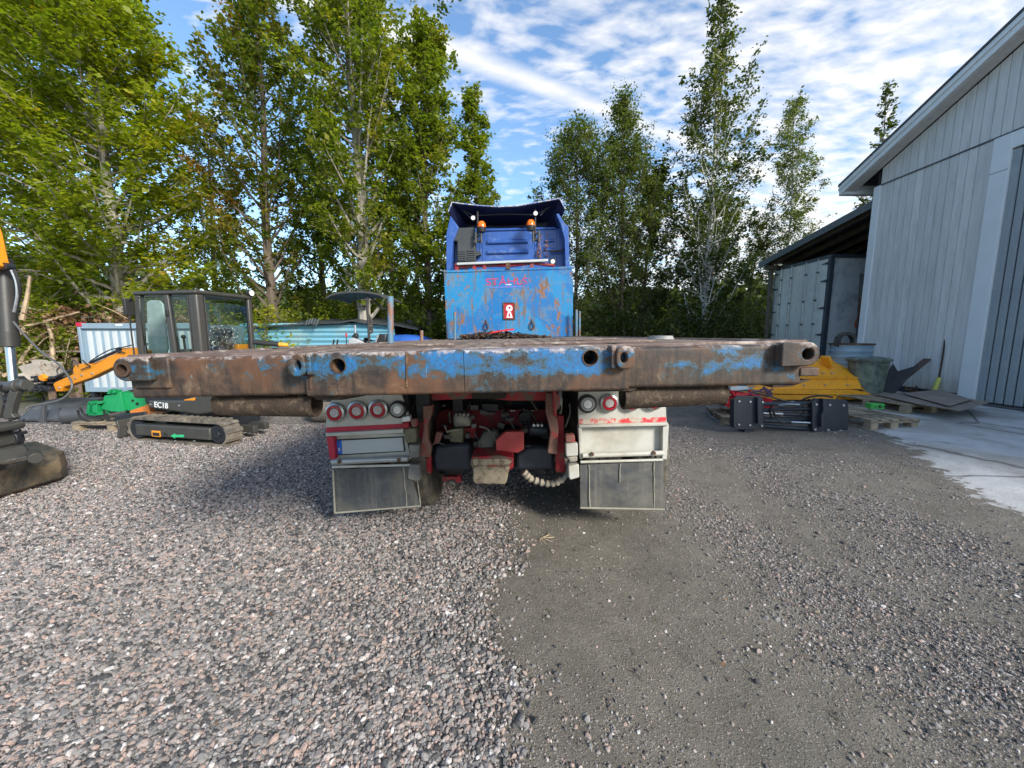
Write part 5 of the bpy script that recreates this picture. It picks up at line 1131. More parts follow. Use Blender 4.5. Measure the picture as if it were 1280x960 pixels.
p = T.xz([(340, 630)], 3.25, ZM)[0]; MB().cyl((p[0], 3.3, p[1]), (p[0], 3.3, p[1] + .12), .09).build('brake_chamber', chassis_dark, truck); MB().cyl((p[0] + .8, 3.3, p[1]), (p[0] + .8, 3.3, p[1] + .12), .09).build('brake_chamber', chassis_dark, truck)
for xa in (-.55, .68): MB().bb(xa - .05, xa + .05, 2.9, 3.9, .85, 1.2).build('hanger', chassis_dark, truck)
rc = random.Random(12); mb = MB()
for i in range(46):   # small clutter: clips, pipes, unions
    a, b = rc.uniform(200, 1060), rc.uniform(130, 470); y = rc.uniform(3.05, 3.45); x_, z_ = T.xz([(a, b)], y, ZM)[0]
    if rc.random() < .5: mb.box((x_, y, z_), (rc.uniform(.02, .07), .04, rc.uniform(.02, .05)), (0, rc.uniform(-20, 20), 0))
    else: mb.cyl((x_, y, z_), (x_ + rc.uniform(-.12, .12), y, z_ + rc.uniform(-.1, .1)), rc.uniform(.006, .014), n=8)
mb.build('pipe_fittings', mat('dull_fittings', (.06, .055, .05), .6, .2, .4, 20), truck, kind='stuff')
print('TRUCK OK', hp)
# ------------------------------------------------------------ near excavator arm at the left edge
Z9 = (0, 420, 4.364); ZA = (0, 240, 4.8); Z7 = (0, 360, 5.333); Z3 = (80, 470, 4.923); Z2 = (80, 340, 4.0)
ef = Fr((-4.55, 3.45, 0)); ea = thing('excavator_arm', 'arm of a large orange excavator with dark bucket on the gravel at the left', 'excavator', ef)
def epb(par, fr, z, pts, y, d, m, nm, bev=.006, lab=None): return MB().prism(fr.xz(pts, y, z), y - d, y).build(nm, m, par, bev, label=lab)
def ep(par, fr, z, pts, y, d, m, nm, bev=.006, lab=None): return MB().prism(fr.xz(pts, y, z), y, y + d).build(nm, m, par, bev, label=lab)
epb(ea, ef, ZA, [(-330, 60), (-60, 60), (0, 195), (22, 250), (46, 360), (60, 425), (80, 438), (86, 455), (62, 470), (20, 462), (-20, 430), (-330, 330)], .05, .24, orange, 'stick', .015)
q = ef.xz([(70, 450)], .03, ZA)[0]; MB().cyl((q[0], -.02, q[1]), (q[0], .04, q[1]), .03, n=12).build('pin', black_steel, ea)
def ecyl(par, fr, z, a, b, y0, y1, r, m, nm, n=16, r2=None):
    p = fr.xz([a], y0, z)[0]; q = fr.xz([b], y1, z)[0]; return MB().cyl((p[0], y0, p[1]), (q[0], y1, q[1]), r, r2, n=n).build(nm, m, par, .004)
cylm = mat('cylinder_grey', (.042, .04, .036), .45, .1, .1, 5, bump=.05)
ecyl(ea, ef, ZA, (18, 400), (55, 925), .1, .02, .063, cylm, 'cylinder_barrel'); ecyl(ea, ef, ZA, (48, 840), (56, 928), .025, .018, .068, cylm, 'cylinder_gland')
ecyl(ea, ef, ZA, (58, 925), (80, 1150), .02, -.02, .030, chrome, 'piston_rod')
hz(ef, ZA, [(68, 470), (95, 530), (104, 600), (98, 660), (85, 720)], -.02, -.02, .010, alu, 'hose', ea); hz(ef, ZA, [(85, 465), (112, 540), (118, 610), (100, 690)], -.03, .0, .012, hose, 'hose', ea)
hz(ef, Z7, [(90, 225), (180, 330), (280, 430), (380, 500), (450, 580), (480, 640), (460, 700), (400, 745), (300, 770), (200, 790), (170, 810)], -.02, -.25, .008, mat('hose_mid', (.09, .09, .088), .45), 'hose', ea)
ecyl(ea, ef, Z9, (-60, 285), (150, 268), -.05, -.12, .047, dark_grey, 'pivot_tube'); ecyl(ea, ef, Z9, (10, 285), (30, 284), -.06, -.075, .062, dark_grey, 'pivot_collar'); ecyl(ea, ef, Z9, (95, 272), (115, 270), -.1, -.105, .06, dark_grey, 'pivot_collar')
epb(ea, ef, Z9, [(-40, 300), (60, 305), (40, 420), (30, 445), (-60, 440)], -.05, .05, dark_grey, 'link'); epb(ea, ef, Z9, [(85, 300), (135, 300), (110, 370), (100, 420), (120, 440), (60, 450), (55, 420)], -.1, .05, dark_grey, 'link')
epb(ea, ef, Z9, [(30, 330), (100, 320), (80, 420), (20, 425)], .05, .1, black_steel, 'link_web')
epb(ea, ef, Z9, [(2, 302), (20, 305), (10, 335), (0, 335)], -.056, .004, mat('sticker_blue', (.02, .2, .55), .5), 'sticker', 0); epb(ea, ef, Z9, [(48, 338), (78, 336), (68, 358), (56, 352)], -.056, .004, mat('sticker_blue', (.02, .2, .55), .5), 'sticker', 0)
tilt = epb(ea, ef, Z9, [(-60, 470), (130, 460), (145, 480), (140, 500), (-60, 510)], -.12, .3, dark_grey, 'tilt_frame', .012); epb(ea, ef, Z9, [(-60, 510), (120, 500), (132, 580), (-60, 600)], -.08, .28, dark_grey, 'rotator', .015)
c = ef.xz([(48, 560)], -.13, Z9)[0]; MB().cyl((c[0], -.14, c[1]), (c[0], -.08, c[1]), .085, n=24).build('rotator_cover', black_steel, ea, .006)
for a in (15, 48, 80): c = ef.xz([(a, 515)], -.15, Z9)[0]; MB().cyl((c[0], -.16, c[1]), (c[0], -.13, c[1]), .014, n=6).build('bolt', alu, ea)
epb(ea, ef, Z9, [(-60, 600), (125, 590), (150, 610), (170, 660), (140, 650), (110, 610), (-60, 640)], -.15, .3, dark_grey, 'coupler', .01)
ecyl(ea, ef, Z9, (0, 695), (185, 652), -.2, -.26, .022, chrome, 'lock_pin'); ecyl(ea, ef, Z9, (0, 720), (0, 670), -.19, -.21, .04, dark_grey, 'pin_eye'); ecyl(ea, ef, Z9, (182, 640), (196, 668), -.2, -.28, .045, dark_grey, 'pin_eye')
# bucket
bkm = mat('bucket_steel', (.06, .055, .045), .5, .2, .25, 5, col2=(.26, .19, .11), thr=.55, scale2=3.5, soft=.12, bump=.2)
mb = MB(); gr = []
for o_, z_ in ((0.0, .31), (.02, .29), (.03, .17), (.02, .05), (-.06, .0)):
    gr.append([Vector((x - ef.M.translation.x, y - ef.M.translation.y, z_)) for x, y in ((-4.79 + o_, 2.5), (-4.68 + o_, 3.60), (-4.64 + o_ * .7, 3.80 + o_ * .5), (-4.70 + o_ * .3, 3.90 + o_), (-5.4, 4.26 + o_), (-5.6, 4.1), (-5.7, 2.6))])
k = len(gr[0]); mb.add([v for r in gr for v in r], [(a * k + b, a * k + (b + 1) % k, (a + 1) * k + (b + 1) % k, (a + 1) * k + b) for a in range(4) for b in range(k)] + [tuple(range(k)), tuple(range(4 * k, 5 * k))])
mb.build('bucket', bkm, ea, .008, 2)
rc = random.Random(2); mb = MB()
for i in range(26):
    x_, z_ = ef.xz([(rc.uniform(-20, 150), rc.uniform(250, 640))], -.1, Z9)[0]; mb.cyl((x_, -.1, z_), (x_ + rc.uniform(-.08, .08), -.14, z_ + rc.uniform(-.06, .06)), rc.uniform(.008, .02), n=7)
mb.build('hydraulic_fittings', black_steel, ea, kind='stuff')

# ------------------------------------------------------------ mini excavator
g0 = G(240, 555); xf = Fr((-4.42, 5.42, 0), (0, 0, -12))
ex = thing('mini_excavator', 'small orange and dark grey mini excavator with closed glass cab and rubber tracks', 'excavator', xf)
trm = mat('track_rubber', (.05, .048, .042), .8, 0, .2, 6, col2=(.24, .2, .15), thr=.5, scale2=5, soft=.15, bump=.2)
def track(y0, y1, shift=0):
    a = xf.p(161, 545, y=y0); b = xf.p(284, 545, y=y0); r = .17; xa, xb = a.x + r + shift, b.x - r + shift; n_ = 14
    o_ = [(xb + r * math.cos(t), r + .0 + r * math.sin(t)) for t in [-math.pi / 2 + math.pi * i / n_ for i in range(n_ + 1)]] + [(xa + r * math.cos(t), r + r * math.sin(t)) for t in [math.pi / 2 + math.pi * i / n_ for i in range(n_ + 1)]]
    ri = r - .03; i_ = [(xb + ri * math.cos(t), r + ri * math.sin(t)) for t in [-math.pi / 2 + math.pi * i / n_ for i in range(n_ + 1)]] + [(xa + ri * math.cos(t), r + ri * math.sin(t)) for t in [math.pi / 2 + math.pi * i / n_ for i in range(n_ + 1)]]
    tk = MB().plate(o_, i_, y0, y1).build('track', trm, ex, .005)
    mb = MB(); per = []; L1 = xb - xa; tot = 2 * L1 + 2 * math.pi * r; nl = 34
    for i in range(nl):
        s_ = tot * i / nl
        if s_ < L1: p, ang_ = (xa + s_, 0.0), -math.pi / 2
        elif s_ < L1 + math.pi * r: t = (s_ - L1) / r - math.pi / 2; p, ang_ = (xb + r * math.cos(t), r + r * math.sin(t)), t
        elif s_ < 2 * L1 + math.pi * r: p, ang_ = (xb - (s_ - L1 - math.pi * r), 2 * r), math.pi / 2
        else: t = (s_ - 2 * L1 - math.pi * r) / r + math.pi / 2; p, ang_ = (xa + r * math.cos(t), r + r * math.sin(t)), t
        mb.box((p[0] + .006 * math.cos(ang_), (y0 + y1) / 2, p[1] + .006 * math.sin(ang_)), (.028, abs(y1 - y0) + .002, .05), (0, -math.degrees(ang_), 0))
    mb.build('track_lugs', trm, tk)
    fr_ = MB().bb(xa - .02, xb - .1, y0 - .012, y1, .085, .255).build('track_frame', dark_grey, ex, .02)
    MB().cyl((xa, y0 + .0, r), (xa, y1, r), .125, n=24).build('idler', black_steel, ex, .004); MB().cyl((xb, y0 + .01, r), (xb, y1, r), .125, n=14).cyl((xb, y0 - .01, r), (xb, y0 + .02, r), .05, n=12).build('sprocket', black_steel, ex, .004)
    return xa, xb, fr_
yk0 = xf.p(235, 556, z=0.0).y
xa, xb, tfm = track(yk0, yk0 + .23); track(yk0 + .85, yk0 + 1.08)
p, q = xf.xz([(538, 335), (596, 375)], yk0 - .013, Z3); MB().bb(p[0], q[0], yk0 - .015, yk0 - .012, q[1], p[1]).build('warning_label', mat('label_orange', (.8, .3, .02)), tfm)
p, q = xf.xz([(545, 347), (590, 370)], yk0 - .013, Z3); MB().bb(p[0], q[0], yk0 - .017, yk0 - .015, q[1], p[1]).build('label_print', mat('latch_black', (.02, .02, .02)), tfm)
MB().prism(xf.xz([(656, 368), (684, 354), (684, 362), (738, 361), (738, 376), (684, 376), (684, 384)], yk0 - .013, Z3), yk0 - .015, yk0 - .012).build('green_arrow', mat('arrow_green', (.03, .5, .2), .5), tfm)
MB().prism(xf.xz([(608, 350), (634, 350), (634, 368), (622, 370), (620, 358), (608, 358)], yk0 - .013, Z3), yk0 - .014, yk0 - .012).build('slot', mat('latch_black', (.02, .02, .02)), tfm)
for a in (568, 682, 800): c = xf.xz([(a, 400)], yk0 - .013, Z3)[0]; MB().cyl((c[0], yk0 - .02, c[1]), (c[0], yk0, c[1]), .008, n=8).build('bolt', alu, tfm)
MB().bb(xa + .25, xb - .2, yk0 + .2, yk0 + .9, .16, .32).cyl(((xa + xb) / 2, yk0 + .54, .3), ((xa + xb) / 2, yk0 + .54, .46), .28, n=24).build('undercarriage', black_steel, ex)
# dozer blade towards the right
MB().bb(xb - .1, xb + .16, yk0 + .42, yk0 + .50, .10, .20).bb(xb - .1, xb + .16, yk0 + .62, yk0 + .70, .10, .20).build('blade_arm', dark_grey, ex, .006)
MB().prism([(xa - .40, .03), (xa - .36, .03), (xa - .33, .15), (xa - .36, .28), (xa - .40, .28), (xa - .37, .15)], yk0, yk0 + 1.08).build('dozer_blade', dark_grey, ex, .006)
# upper body
ub = MB().prism(xf.xz([(513, 150), (735, 150), (800, 118), (935, 112), (955, 150), (990, 215), (830, 240), (560, 205), (520, 200)], -.06, Z3), -.06, .95).build('counterweight', dark_grey, ex, .03, 3)
c = xf.xz([(598, 181)], -.062, Z3)[0]; textob('model_number', 'EC18', .115, mat('decal_white', (.78, .78, .78), .4), (c[0], -.064, c[1]), (90, 3, 0), ub, .002)
MB().prism(xf.xz([(740, 145), (808, 132), (806, 150), (742, 150)], -.062, Z3), -.066, -.06).build('orange_panel', orange, ub)
for a, b in ((533, 175), (708, 182)): c = xf.xz([(a, b)], -.062, Z3)[0]; MB().cyl((c[0], -.068, c[1]), (c[0], -.058, c[1]), .012, n=8).build('bolt', alu, ub)
MB().bb(-1.05, .3, .0, .85, .5, .76).build('floor_frame', black_steel, ex, .02)
cx0 = xf.p(170, 420, y=0).x; cx1 = xf.p(313, 420, y=.78).x
# cab: posts at the corner of two faces, local x from cl to 0 (near face y=0) and depth to .85
cl = xf.p(170, 400, y=0).x; ctop = xf.p(245, 362, y=0).z; cr = xf.p(248, 400, y=0).x; cbk = .86; cb = .72
cabm = mat('cab_frame_grey', (.055, .051, .044), .45, 0, .1, 4, bump=.04)
glass = bpy.data.materials.new('cab_glass'); glass.use_nodes = True; glass.node_tree.nodes.clear(); n, L = nt_of(glass.node_tree)
gl = n('ShaderNodeBsdfGlossy', {'Color': (.9, .95, 1, 1), 'Roughness': .03}); tr = n('ShaderNodeBsdfTransparent', {'Color': (.72, .80, .77, 1)})
mx = n('ShaderNodeMixShader', {0: mth(n, 'ADD', mth(n, 'MULTIPLY', n('ShaderNodeFresnel', {'IOR': 1.45}).outputs[0], .3), .03), 1: tr.outputs[0], 2: gl.outputs[0]}); L.new(mx.outputs[0], n('ShaderNodeOutputMaterial').inputs[0])
def post(pts, r, nm='cab_post', m=None): return MB().tube(pts, r, 10).build(nm, m or cabm, ex)
z1 = ctop - .06
MB().prism([(cl + .02, cb), (cl - .02, (cb + z1) / 2), (cl + .05, z1 + .01), (cl + .14, z1 + .01), (cl + .08, (cb + z1) / 2), (cl + .11, cb)], -.02, .05).build('cab_post', cabm, ex, .012)
MB().prism([(cl + .02, cb), (cl - .02, (cb + z1) / 2), (cl + .05, z1 + .01), (cl + .14, z1 + .01), (cl + .08, (cb + z1) / 2), (cl + .11, cb)], cbk - .05, cbk).build('cab_post', cabm, ex, .012)
xm_ = cl + (cr - cl) * .60
MB().prism([(xm_ - .04, cb), (xm_ - .09, z1), (xm_ - .01, z1), (xm_ + .05, cb)], -.03, .04).build('door_post', cabm, ex, .01)
MB().bb(cr - .13, cr + .02, -.02, .10, cb, z1 + .01).build('corner_post', cabm, ex, .03, 3)
MB().bb(cr - .05, cr + .02, cbk - .06, cbk + .01, cb, z1 + .01).build('corner_post', cabm, ex, .015)
rfm = MB().prism([(cl + .03, -.04), (cr + .04, -.04), (cr + .04, cbk + .03), (cl + .03, cbk + .03)], z1, ctop, 'z').build('cab_roof', cabm, ex, .03, 3)
MB().bb(cl + .05, cr - .1, -.02, .03, cb - .02, cb + .08).bb(cr - .03, cr + .01, .05, cbk, cb - .02, cb + .08).build('cab_sill', cabm, ex, .01)
gd = MB().add([(cl + .10, -.012, cb + .06), (xm_ - .05, -.012, cb + .06), (xm_ - .09, -.012, z1 - .02), (cl + .11, -.012, z1 - .02)], [(0, 1, 2, 3)]).build('door_glass', glass, ex)
MB().add([(xm_ + .05, -.01, cb + .06), (cr - .13, -.01, cb + .06), (cr - .13, -.01, z1 - .02), (xm_ - .0, -.01, z1 - .02)], [(0, 1, 2, 3)]).build('side_glass', glass, ex)
MB().add([(cr + .005, .10, cb + .06), (cr + .005, cbk - .06, cb + .06), (cr + .005, cbk - .06, z1 - .02), (cr + .005, .10, z1 - .02)], [(0, 1, 2, 3)]).build('rear_glass', glass, ex)
MB().add([(cl + .06, cbk, cb + .06), (cr, cbk, cb + .06), (cr, cbk, z1 - .02), (cl + .06, cbk, z1 - .02)], [(0, 1, 2, 3)]).build('far_glass', glass, ex)
MB().add([(cl + .0, .05, cb + .06), (cl + .0, cbk - .05, cb + .06), (cl + .05, cbk - .05, z1 - .02), (cl + .05, .05, z1 - .02)], [(0, 1, 2, 3)]).build('front_glass', glass, ex)
gsk = mat('rubber_seal', (.02, .02, .02), .6)
for (x0, x1, xt0, xt1) in ((cl + .10, xm_ - .05, cl + .11, xm_ - .09), (xm_ + .05, cr - .13, xm_, cr - .13)):
    MB().tube([(x0, -.014, cb + .07), (x1, -.014, cb + .07), (xt1, -.014, z1 - .03), (xt0, -.014, z1 - .03), (x0, -.014, cb + .07)], .011, 6).build('window_seal', gsk, ex)
MB().tube([(cr + .008, .11, cb + .07), (cr + .008, cbk - .07, cb + .07), (cr + .008, cbk - .07, z1 - .03), (cr + .008, .11, z1 - .03), (cr + .008, .11, cb + .07)], .012, 6).build('window_seal', gsk, ex)
for zz_ in (z1 - .25, cb + .2): MB().bb(xm_ - .06, xm_ - .01, -.05, -.02, zz_ - .04, zz_ + .04).build('door_hinge', gsk, ex, .004)
MB().bb(xm_ - .22, xm_ - .10, .2, .21, cb + .25, cb + .45).build('paper_sheet', white_plastic, ex)
MB().tube([(cl + .16, .0, cb + .35), (cl + .18, -.05, cb + .4), (cl + .18, -.05, cb + .62), (cl + .16, .0, cb + .66)], .012, 6).build('door_handle', gsk, ex)
ep(ex, xf, Z2, [(412, 150), (430, 140), (475, 142), (492, 160), (518, 380), (510, 408), (425, 412), (415, 300)], .70, .03, mat('cab_liner', (.42, .47, .45), .5), 'cab_liner', .01)
# mirror and grab rail at the front edge
MB().bb(cl - .10, cl - .05, -.08, .04, z1 - .28, z1 - .04).build('mirror', gsk, ex, .01); MB().tube([(cl + .0, -.02, z1 - .02), (cl - .06, -.04, z1 - .1), (cl - .05, -.04, cb + .3), (cl + .02, -.02, cb + .1)], .010, 6).build('grab_rail', gsk, ex)
# inside: seat wrapped in clear plastic, console, levers, white grey door liner
st_ = MB().box(((cl + cr) / 2 + .2, .45, cb + .12), (.42, .42, .14)).box((cr - .24, .45, cb + .62), (.15, .42, .55), (0, 10, 0)).box((cr - .3, .45, cb + .3), (.3, .4, .3)).build('seat', mat('seat_black', (.02, .02, .022), .5), ex, .05, 3)
wrap = bpy.data.materials.new('plastic_wrap'); wrap.use_nodes = True; wrap.node_tree.nodes.clear(); n, L = nt_of(wrap.node_tree)
nb_ = n('ShaderNodeBump', {'Strength': 1.0, 'Distance': .05, 'Height': n('ShaderNodeTexNoise', {'Scale': 9.0, 'Detail': 5.0, 'Distortion': 1.5}).outputs[0]}).outputs[0]
L.new(n('ShaderNodeMixShader', {0: .35, 1: n('ShaderNodeBsdfTransparent').outputs[0], 2: n('ShaderNodeBsdfGlossy', {'Roughness': .15, 'Normal': nb_}).outputs[0]}).outputs[0], n('ShaderNodeOutputMaterial').inputs[0])
MB().box((cr - .22, .45, cb + .62), (.26, .50, .64), (0, 8, 0)).build('seat_cover', wrap, st_, .08, 4)
MB().bb(cl + .2, cl + .35, .2, .3, cb, cb + .3).bb(cr - .55, cr - .35, .08, .2, cb, cb + .58).build('console', mat('console_grey', (.1, .1, .1)), ex, .02)
for y in (.14, .7): MB().tube([(cr - .45, y, cb + .3), (cr - .47, y, cb + .74)], .014, 6).ball((cr - .47, y, cb + .76), .03, 6).build('lever', gsk, ex)
MB().bb(cr - .14, cr - .04, .62, .8, cb + .5, cb + .64).build('yellow_box', orange, ex, .01)
c = Vector((cr + .0, cbk - .02, ctop + .04)); l_ = MB().cyl((c.x, c.y, c.z), (c.x + .06, c.y, c.z), .055, n=16).build('work_light', gsk, ex, .006); MB().cyl((c.x + .06, c.y, c.z), (c.x + .065, c.y, c.z), .045, n=16).build('lens', lensw, l_)
# boom reaching left, with cylinders and quick coupler
bm_y = .38
ep(ex, xf, Z7, [(352, 640), (372, 692), (412, 690), (420, 662), (600, 602), (742, 532), (940, 462), (960, 420), (905, 400), (840, 398), (800, 402), (775, 432), (610, 506), (560, 500), (500, 512), (482, 545), (490, 572), (365, 628)], bm_y, .13, orange, 'boom', .012)
for a, b in ((395, 665), (545, 580), (615, 570), (500, 600)): c = xf.xz([(a, b)], bm_y - .01, Z7)[0]; MB().cyl((c[0], bm_y - .02, c[1]), (c[0], bm_y + .15, c[1]), .016, n=10).build('pin', alu, ex)
ecyl(ex, xf, Z7, (600, 500), (790, 415), bm_y + .03, bm_y + .03, .022, black_steel, 'boom_cylinder'); ecyl(ex, xf, Z7, (350, 605), (480, 548), bm_y + .06, bm_y + .06, .028, black_steel, 'bucket_cylinder')
ecyl(ex, xf, Z7, (790, 410), (850, 440), bm_y - .02, bm_y + .14, .045, black_steel, 'pivot_block')
for pts in ([(600, 490), (660, 450), (740, 410), (800, 400), (880, 380)], [(620, 500), (690, 460), (760, 425), (830, 430)], [(480, 530), (480, 490), (500, 485), (520, 520)], [(390, 580), (380, 550), (400, 530), (440, 550)], [(540, 545), (575, 530), (600, 520), (570, 500), (550, 480)]): hz(xf, Z7, pts, bm_y - .03, bm_y - .03, .009, hose if random.random() < .7 else alu, 'hose', ex)
mb = MB(); rc = random.Random(6)
for i in range(34):
    x_, z_ = xf.xz([(rc.uniform(165, 350), 640 + rc.uniform(-45, 45))], bm_y, Z7)[0]
    if rc.random() < .5: mb.box((x_, bm_y + rc.uniform(-.05, .15), z_), (rc.uniform(.04, .12), .08, rc.uniform(.03, .09)), (0, rc.uniform(-40, 40), 0))
    else: mb.cyl((x_, bm_y - .05, z_), (x_ + .03, bm_y + .18, z_), rc.uniform(.015, .04), n=10)
mb.build('quick_coupler', black_steel, ex, .004); ep(ex, xf, Z7, [(250, 590), (275, 575), (300, 600), (290, 622), (262, 615)], bm_y - .08, .05, orange, 'orange_cover', .006)

# ------------------------------------------------------------ green attachment on a pallet
pallet('pallet', Fr((-6.95, 5.95, 0), (0, 0, -4)), 'pallet at the left carrying the green attachment with the orange bracket', 1.3, .9)
af = Fr((-5.7, 6.0, .16)); at_m = thing('green_attachment', 'bright green hydraulic attachment with sloping hopper on a pallet left of the mini excavator', 'attachment', af)
ep(at_m, af, Z3, [(228, 205), (246, 122), (322, 106), (345, 97), (300, 222)], .1, .3, green, 'hopper', .01); ep(at_m, af, Z3, [(300, 218), (346, 97), (370, 215), (330, 222)], .08, .1, green, 'front_web', .006)
ep(at_m, af, Z3, [(345, 100), (425, 118), (478, 122), (488, 100), (510, 112), (506, 180), (420, 212), (370, 216)], .14, .2, green, 'side_plate', .008)
for a, b, r in ((420, 152, .02), (448, 172, .025)): c = af.xz([(a, b)], .13, Z3)[0]; MB().cyl((c[0], .132, c[1]), (c[0], .15, c[1]), r, n=12).build('hole', darkhole, at_m)
for pts in ([(133, 245), (146, 160), (162, 155), (150, 246)], [(150, 165), (232, 155), (232, 170), (150, 182)], [(140, 232), (236, 222), (236, 240), (136, 247)], [(170, 170), (200, 165), (205, 232), (175, 236)], [(262, 112), (272, 84), (285, 86), (282, 110)], [(296, 108), (300, 88), (312, 92), (310, 108)]): ep(at_m, af, Z3, pts, .05, .12, green, 'frame_bar', .004)
ep(at_m, af, Z3, [(400, 215), (498, 182), (516, 172), (528, 222), (600, 228), (606, 262), (505, 280), (480, 232), (410, 238)], -.02, .1, mat('orange_worn', (.55, .17, .03), .6, 0, .2, 6, col2=(.2, .1, .05), thr=.58), 'orange_bracket', .01)
ep(at_m, af, Z3, [(308, 252), (350, 235), (500, 220), (508, 250), (430, 300), (330, 312), (305, 290)], -.05, .2, black_steel, 'motor', .02)
for pts in ([(245, 215), (262, 260), (300, 275), (330, 250)], [(260, 230), (290, 290), (330, 300)], [(85, 210), (100, 250), (160, 280), (240, 270)], [(100, 195), (130, 240), (200, 250)], [(520, 240), (560, 255), (640, 240)]): hz(af, Z3, pts, -.02, .02, .014, hose, 'hose', at_m)

# ------------------------------------------------------------ large grey bucket
uf = Fr((-7.3, 6.55, 0)); bk = thing('digging_bucket', 'large dark grey excavator bucket lying on the gravel behind the near arm', 'bucket', uf)
bkg = mat('bucket_grey', (.075, .08, .085), .5, .1, .15, 4, col2=(.17, .16, .14), thr=.62, scale2=4)
xA, xB = uf.p(24, 530, y=0).x, uf.p(82, 530, y=0).x; hh = uf.p(60, 505, y=0).z
sec = [(.05, .02), (.0, .05), (.08, hh * .35), (.22, hh * .7), (.42, hh * .95), (.65, hh), (.9, hh * .9), (1.0, hh * .5), (.95, .02)]
MB().sheet([[(x_, y_, z_) for x_ in (xA, (xA + xB) / 2, xB)] for y_, z_ in sec], (0, .0, -.02)).build('shell', bkg, bk)
MB().prism([(y_, z_) for y_, z_ in sec], xB - .03, xB + .02, 'x').build('side_plate', bkg, bk, .006); MB().prism([(y_, z_) for y_, z_ in sec], xA - .02, xA + .02, 'x').build('side_plate', bkg, bk, .006)
xC = xB - .45
MB().prism(uf.xz([(205, 470), (225, 380), (240, 380), (236, 460), (262, 520), (130, 522), (200, 480)], -.03, Z9), -.03, .02).build('stiffener', bkg, bk, .006)
c = uf.p(*zpt(Z9, 410, 450), y=-.05); MB().cyl((c.x - .12, -.1, hh * .45), (c.x + .35, .1, hh * .45), hh * .46, n=28).build('round_end', bkg, bk, .02); MB().tube([(c.x - .06 + .0, -.12, hh * .45 + hh * .45 * math.cos(t)) if False else (c.x - .12 - hh * .42 * math.sin(t) * .35, -.13, hh * .45 + hh * .45 * math.cos(t)) for t in [math.pi * i / 12 for i in range(13)]], .02, 6).build('rim', bkg, bk)
# ------------------------------------------------------------ grey-blue steel container end
kf = Fr((-8.0, 7.9, 0), (0, 0, 0)); ko = thing('steel_container', 'light grey blue corrugated steel container with a red corner behind the orange boom', 'container', kf)
km = mat('container_paint', (.24, .33, .40), .5, .1, .08, 3, col2=(.24, .3, .36), thr=.58, scale2=2, soft=.1); kb = kf.p(97, 404, y=0); kz0 = kf.p(110, 488, y=0).z; kx0 = kb.x; kx1 = kx0 + 2.4; kz1 = kb.z
MB().bb(kx0 + .02, kx1, .03, 2.6, kz0, kz1 - .02).build('body', km, ko)
MB().bb(kx0, kx0 + .06, -.03, .06, kz0 - .03, kz1).bb(kx1 - .06, kx1, -.03, .06, kz0 - .03, kz1).bb(kx0 + .06, kx1 - .06, -.03, .06, kz1 - .11, kz1).bb(kx0 + .06, kx1 - .06, -.03, .06, kz0 - .03, kz0 + .05).build('frame', km, ko, .008)
MB().bb(kx0 - .004, kx0 + .11, -.04, .05, kz1 - .07, kz1 + .015).build('red_corner', mat('stripe_red', (.42, .015, .04)), ko, .006)
lp = kf.xz([(768, 240), (815, 252)], -.035, Z7); MB().bb(lp[0][0], lp[1][0], -.036, -.03, lp[1][1], lp[0][1]).build('label', white_plastic, ko)
rb_ = None; x_ = kx0 + .2
while x_ < kx1 - .1:
    if rb_ is None: rb_ = MB().prism([(-.035, .03), (-.022, -.02), (.022, -.02), (.035, .03)], kz0 + .06, kz1 - .16, 'z').build('corrugation', mat('container_rib_sunlit', (.48, .52, .53), .5, 0, .06, 3), ko); rb_.location = (x_, 0, 0)  # ribs coloured paler than the body to stand for sunlit faces
    else: inst(rb_, ko, (x_, 0, 0))
    x_ += .17
for a in (.1, 1.2, 2.3): MB().bb(kx0 + a - .04, kx0 + a + .04, 0, .1, 0, kz0 - .03).build('leg', black_steel, ko)
# ------------------------------------------------------------ old timber and slabs below the brush
wf = Fr((-9.2, 8.6, 0))
sh_ = thing('plank_shelter', 'low dark plank shelter under the brushwood beside the grey container', 'shelter', wf)
p = wf.p(70, 438, y=0); q = wf.p(106, 436, y=0)
MB().bb(p.x - .4, q.x + .5, -.1, 1.2, p.z - .04, p.z).build('roof_plank', wood_grey, sh_, .004); MB().bb(p.x - .3, q.x + .5, .9, 1.0, 0, p.z - .05).build('back_board', mat('felt_black', (.03, .03, .035)), sh_)
for i, (a, b, m) in enumerate(((84, 93, 'brown_plank'), (94, 101, 'wood_brown'), (60, 68, 'wood_brown'))):
    v0 = wf.p(a, 470, y=-.05); v1 = wf.p(b, 470, y=-.05); MB().bb(v0.x, v1.x, -.08 - i * .01, -.04 - i * .01, 0, p.z - .06 - .1 * (i == 1)).build('board', mat(m, (.17, .11, .085), .8, 0, .25, 5), sh_, .004)
slm = mat('old_concrete', (.38, .34, .29), .85, 0, .2, 5, col2=(.2, .16, .12), thr=.56, bump=.3)
for i, (a, b, w, h, r) in enumerate(((62, 463, .5, .42, 8), (48, 468, .4, .5, -12), (36, 478, .35, .3, 20))):
    v = Fr().p(a, b, y=8.3 - .1 * i); o = MB().box((0, 0, 0), (w, .12, h), (14, r, 6)).build('concrete_slab', slm, None, .01); place(o, Fr((v.x, v.y, v.z)))
    tag(o, ('pale concrete slab standing in the dark shelter opening', 'tilted pale slab left of the shelter opening', 'small slab at the foot of the brushwood, leftmost of the three')[i], 'slab', 'old slabs under the brushwood')

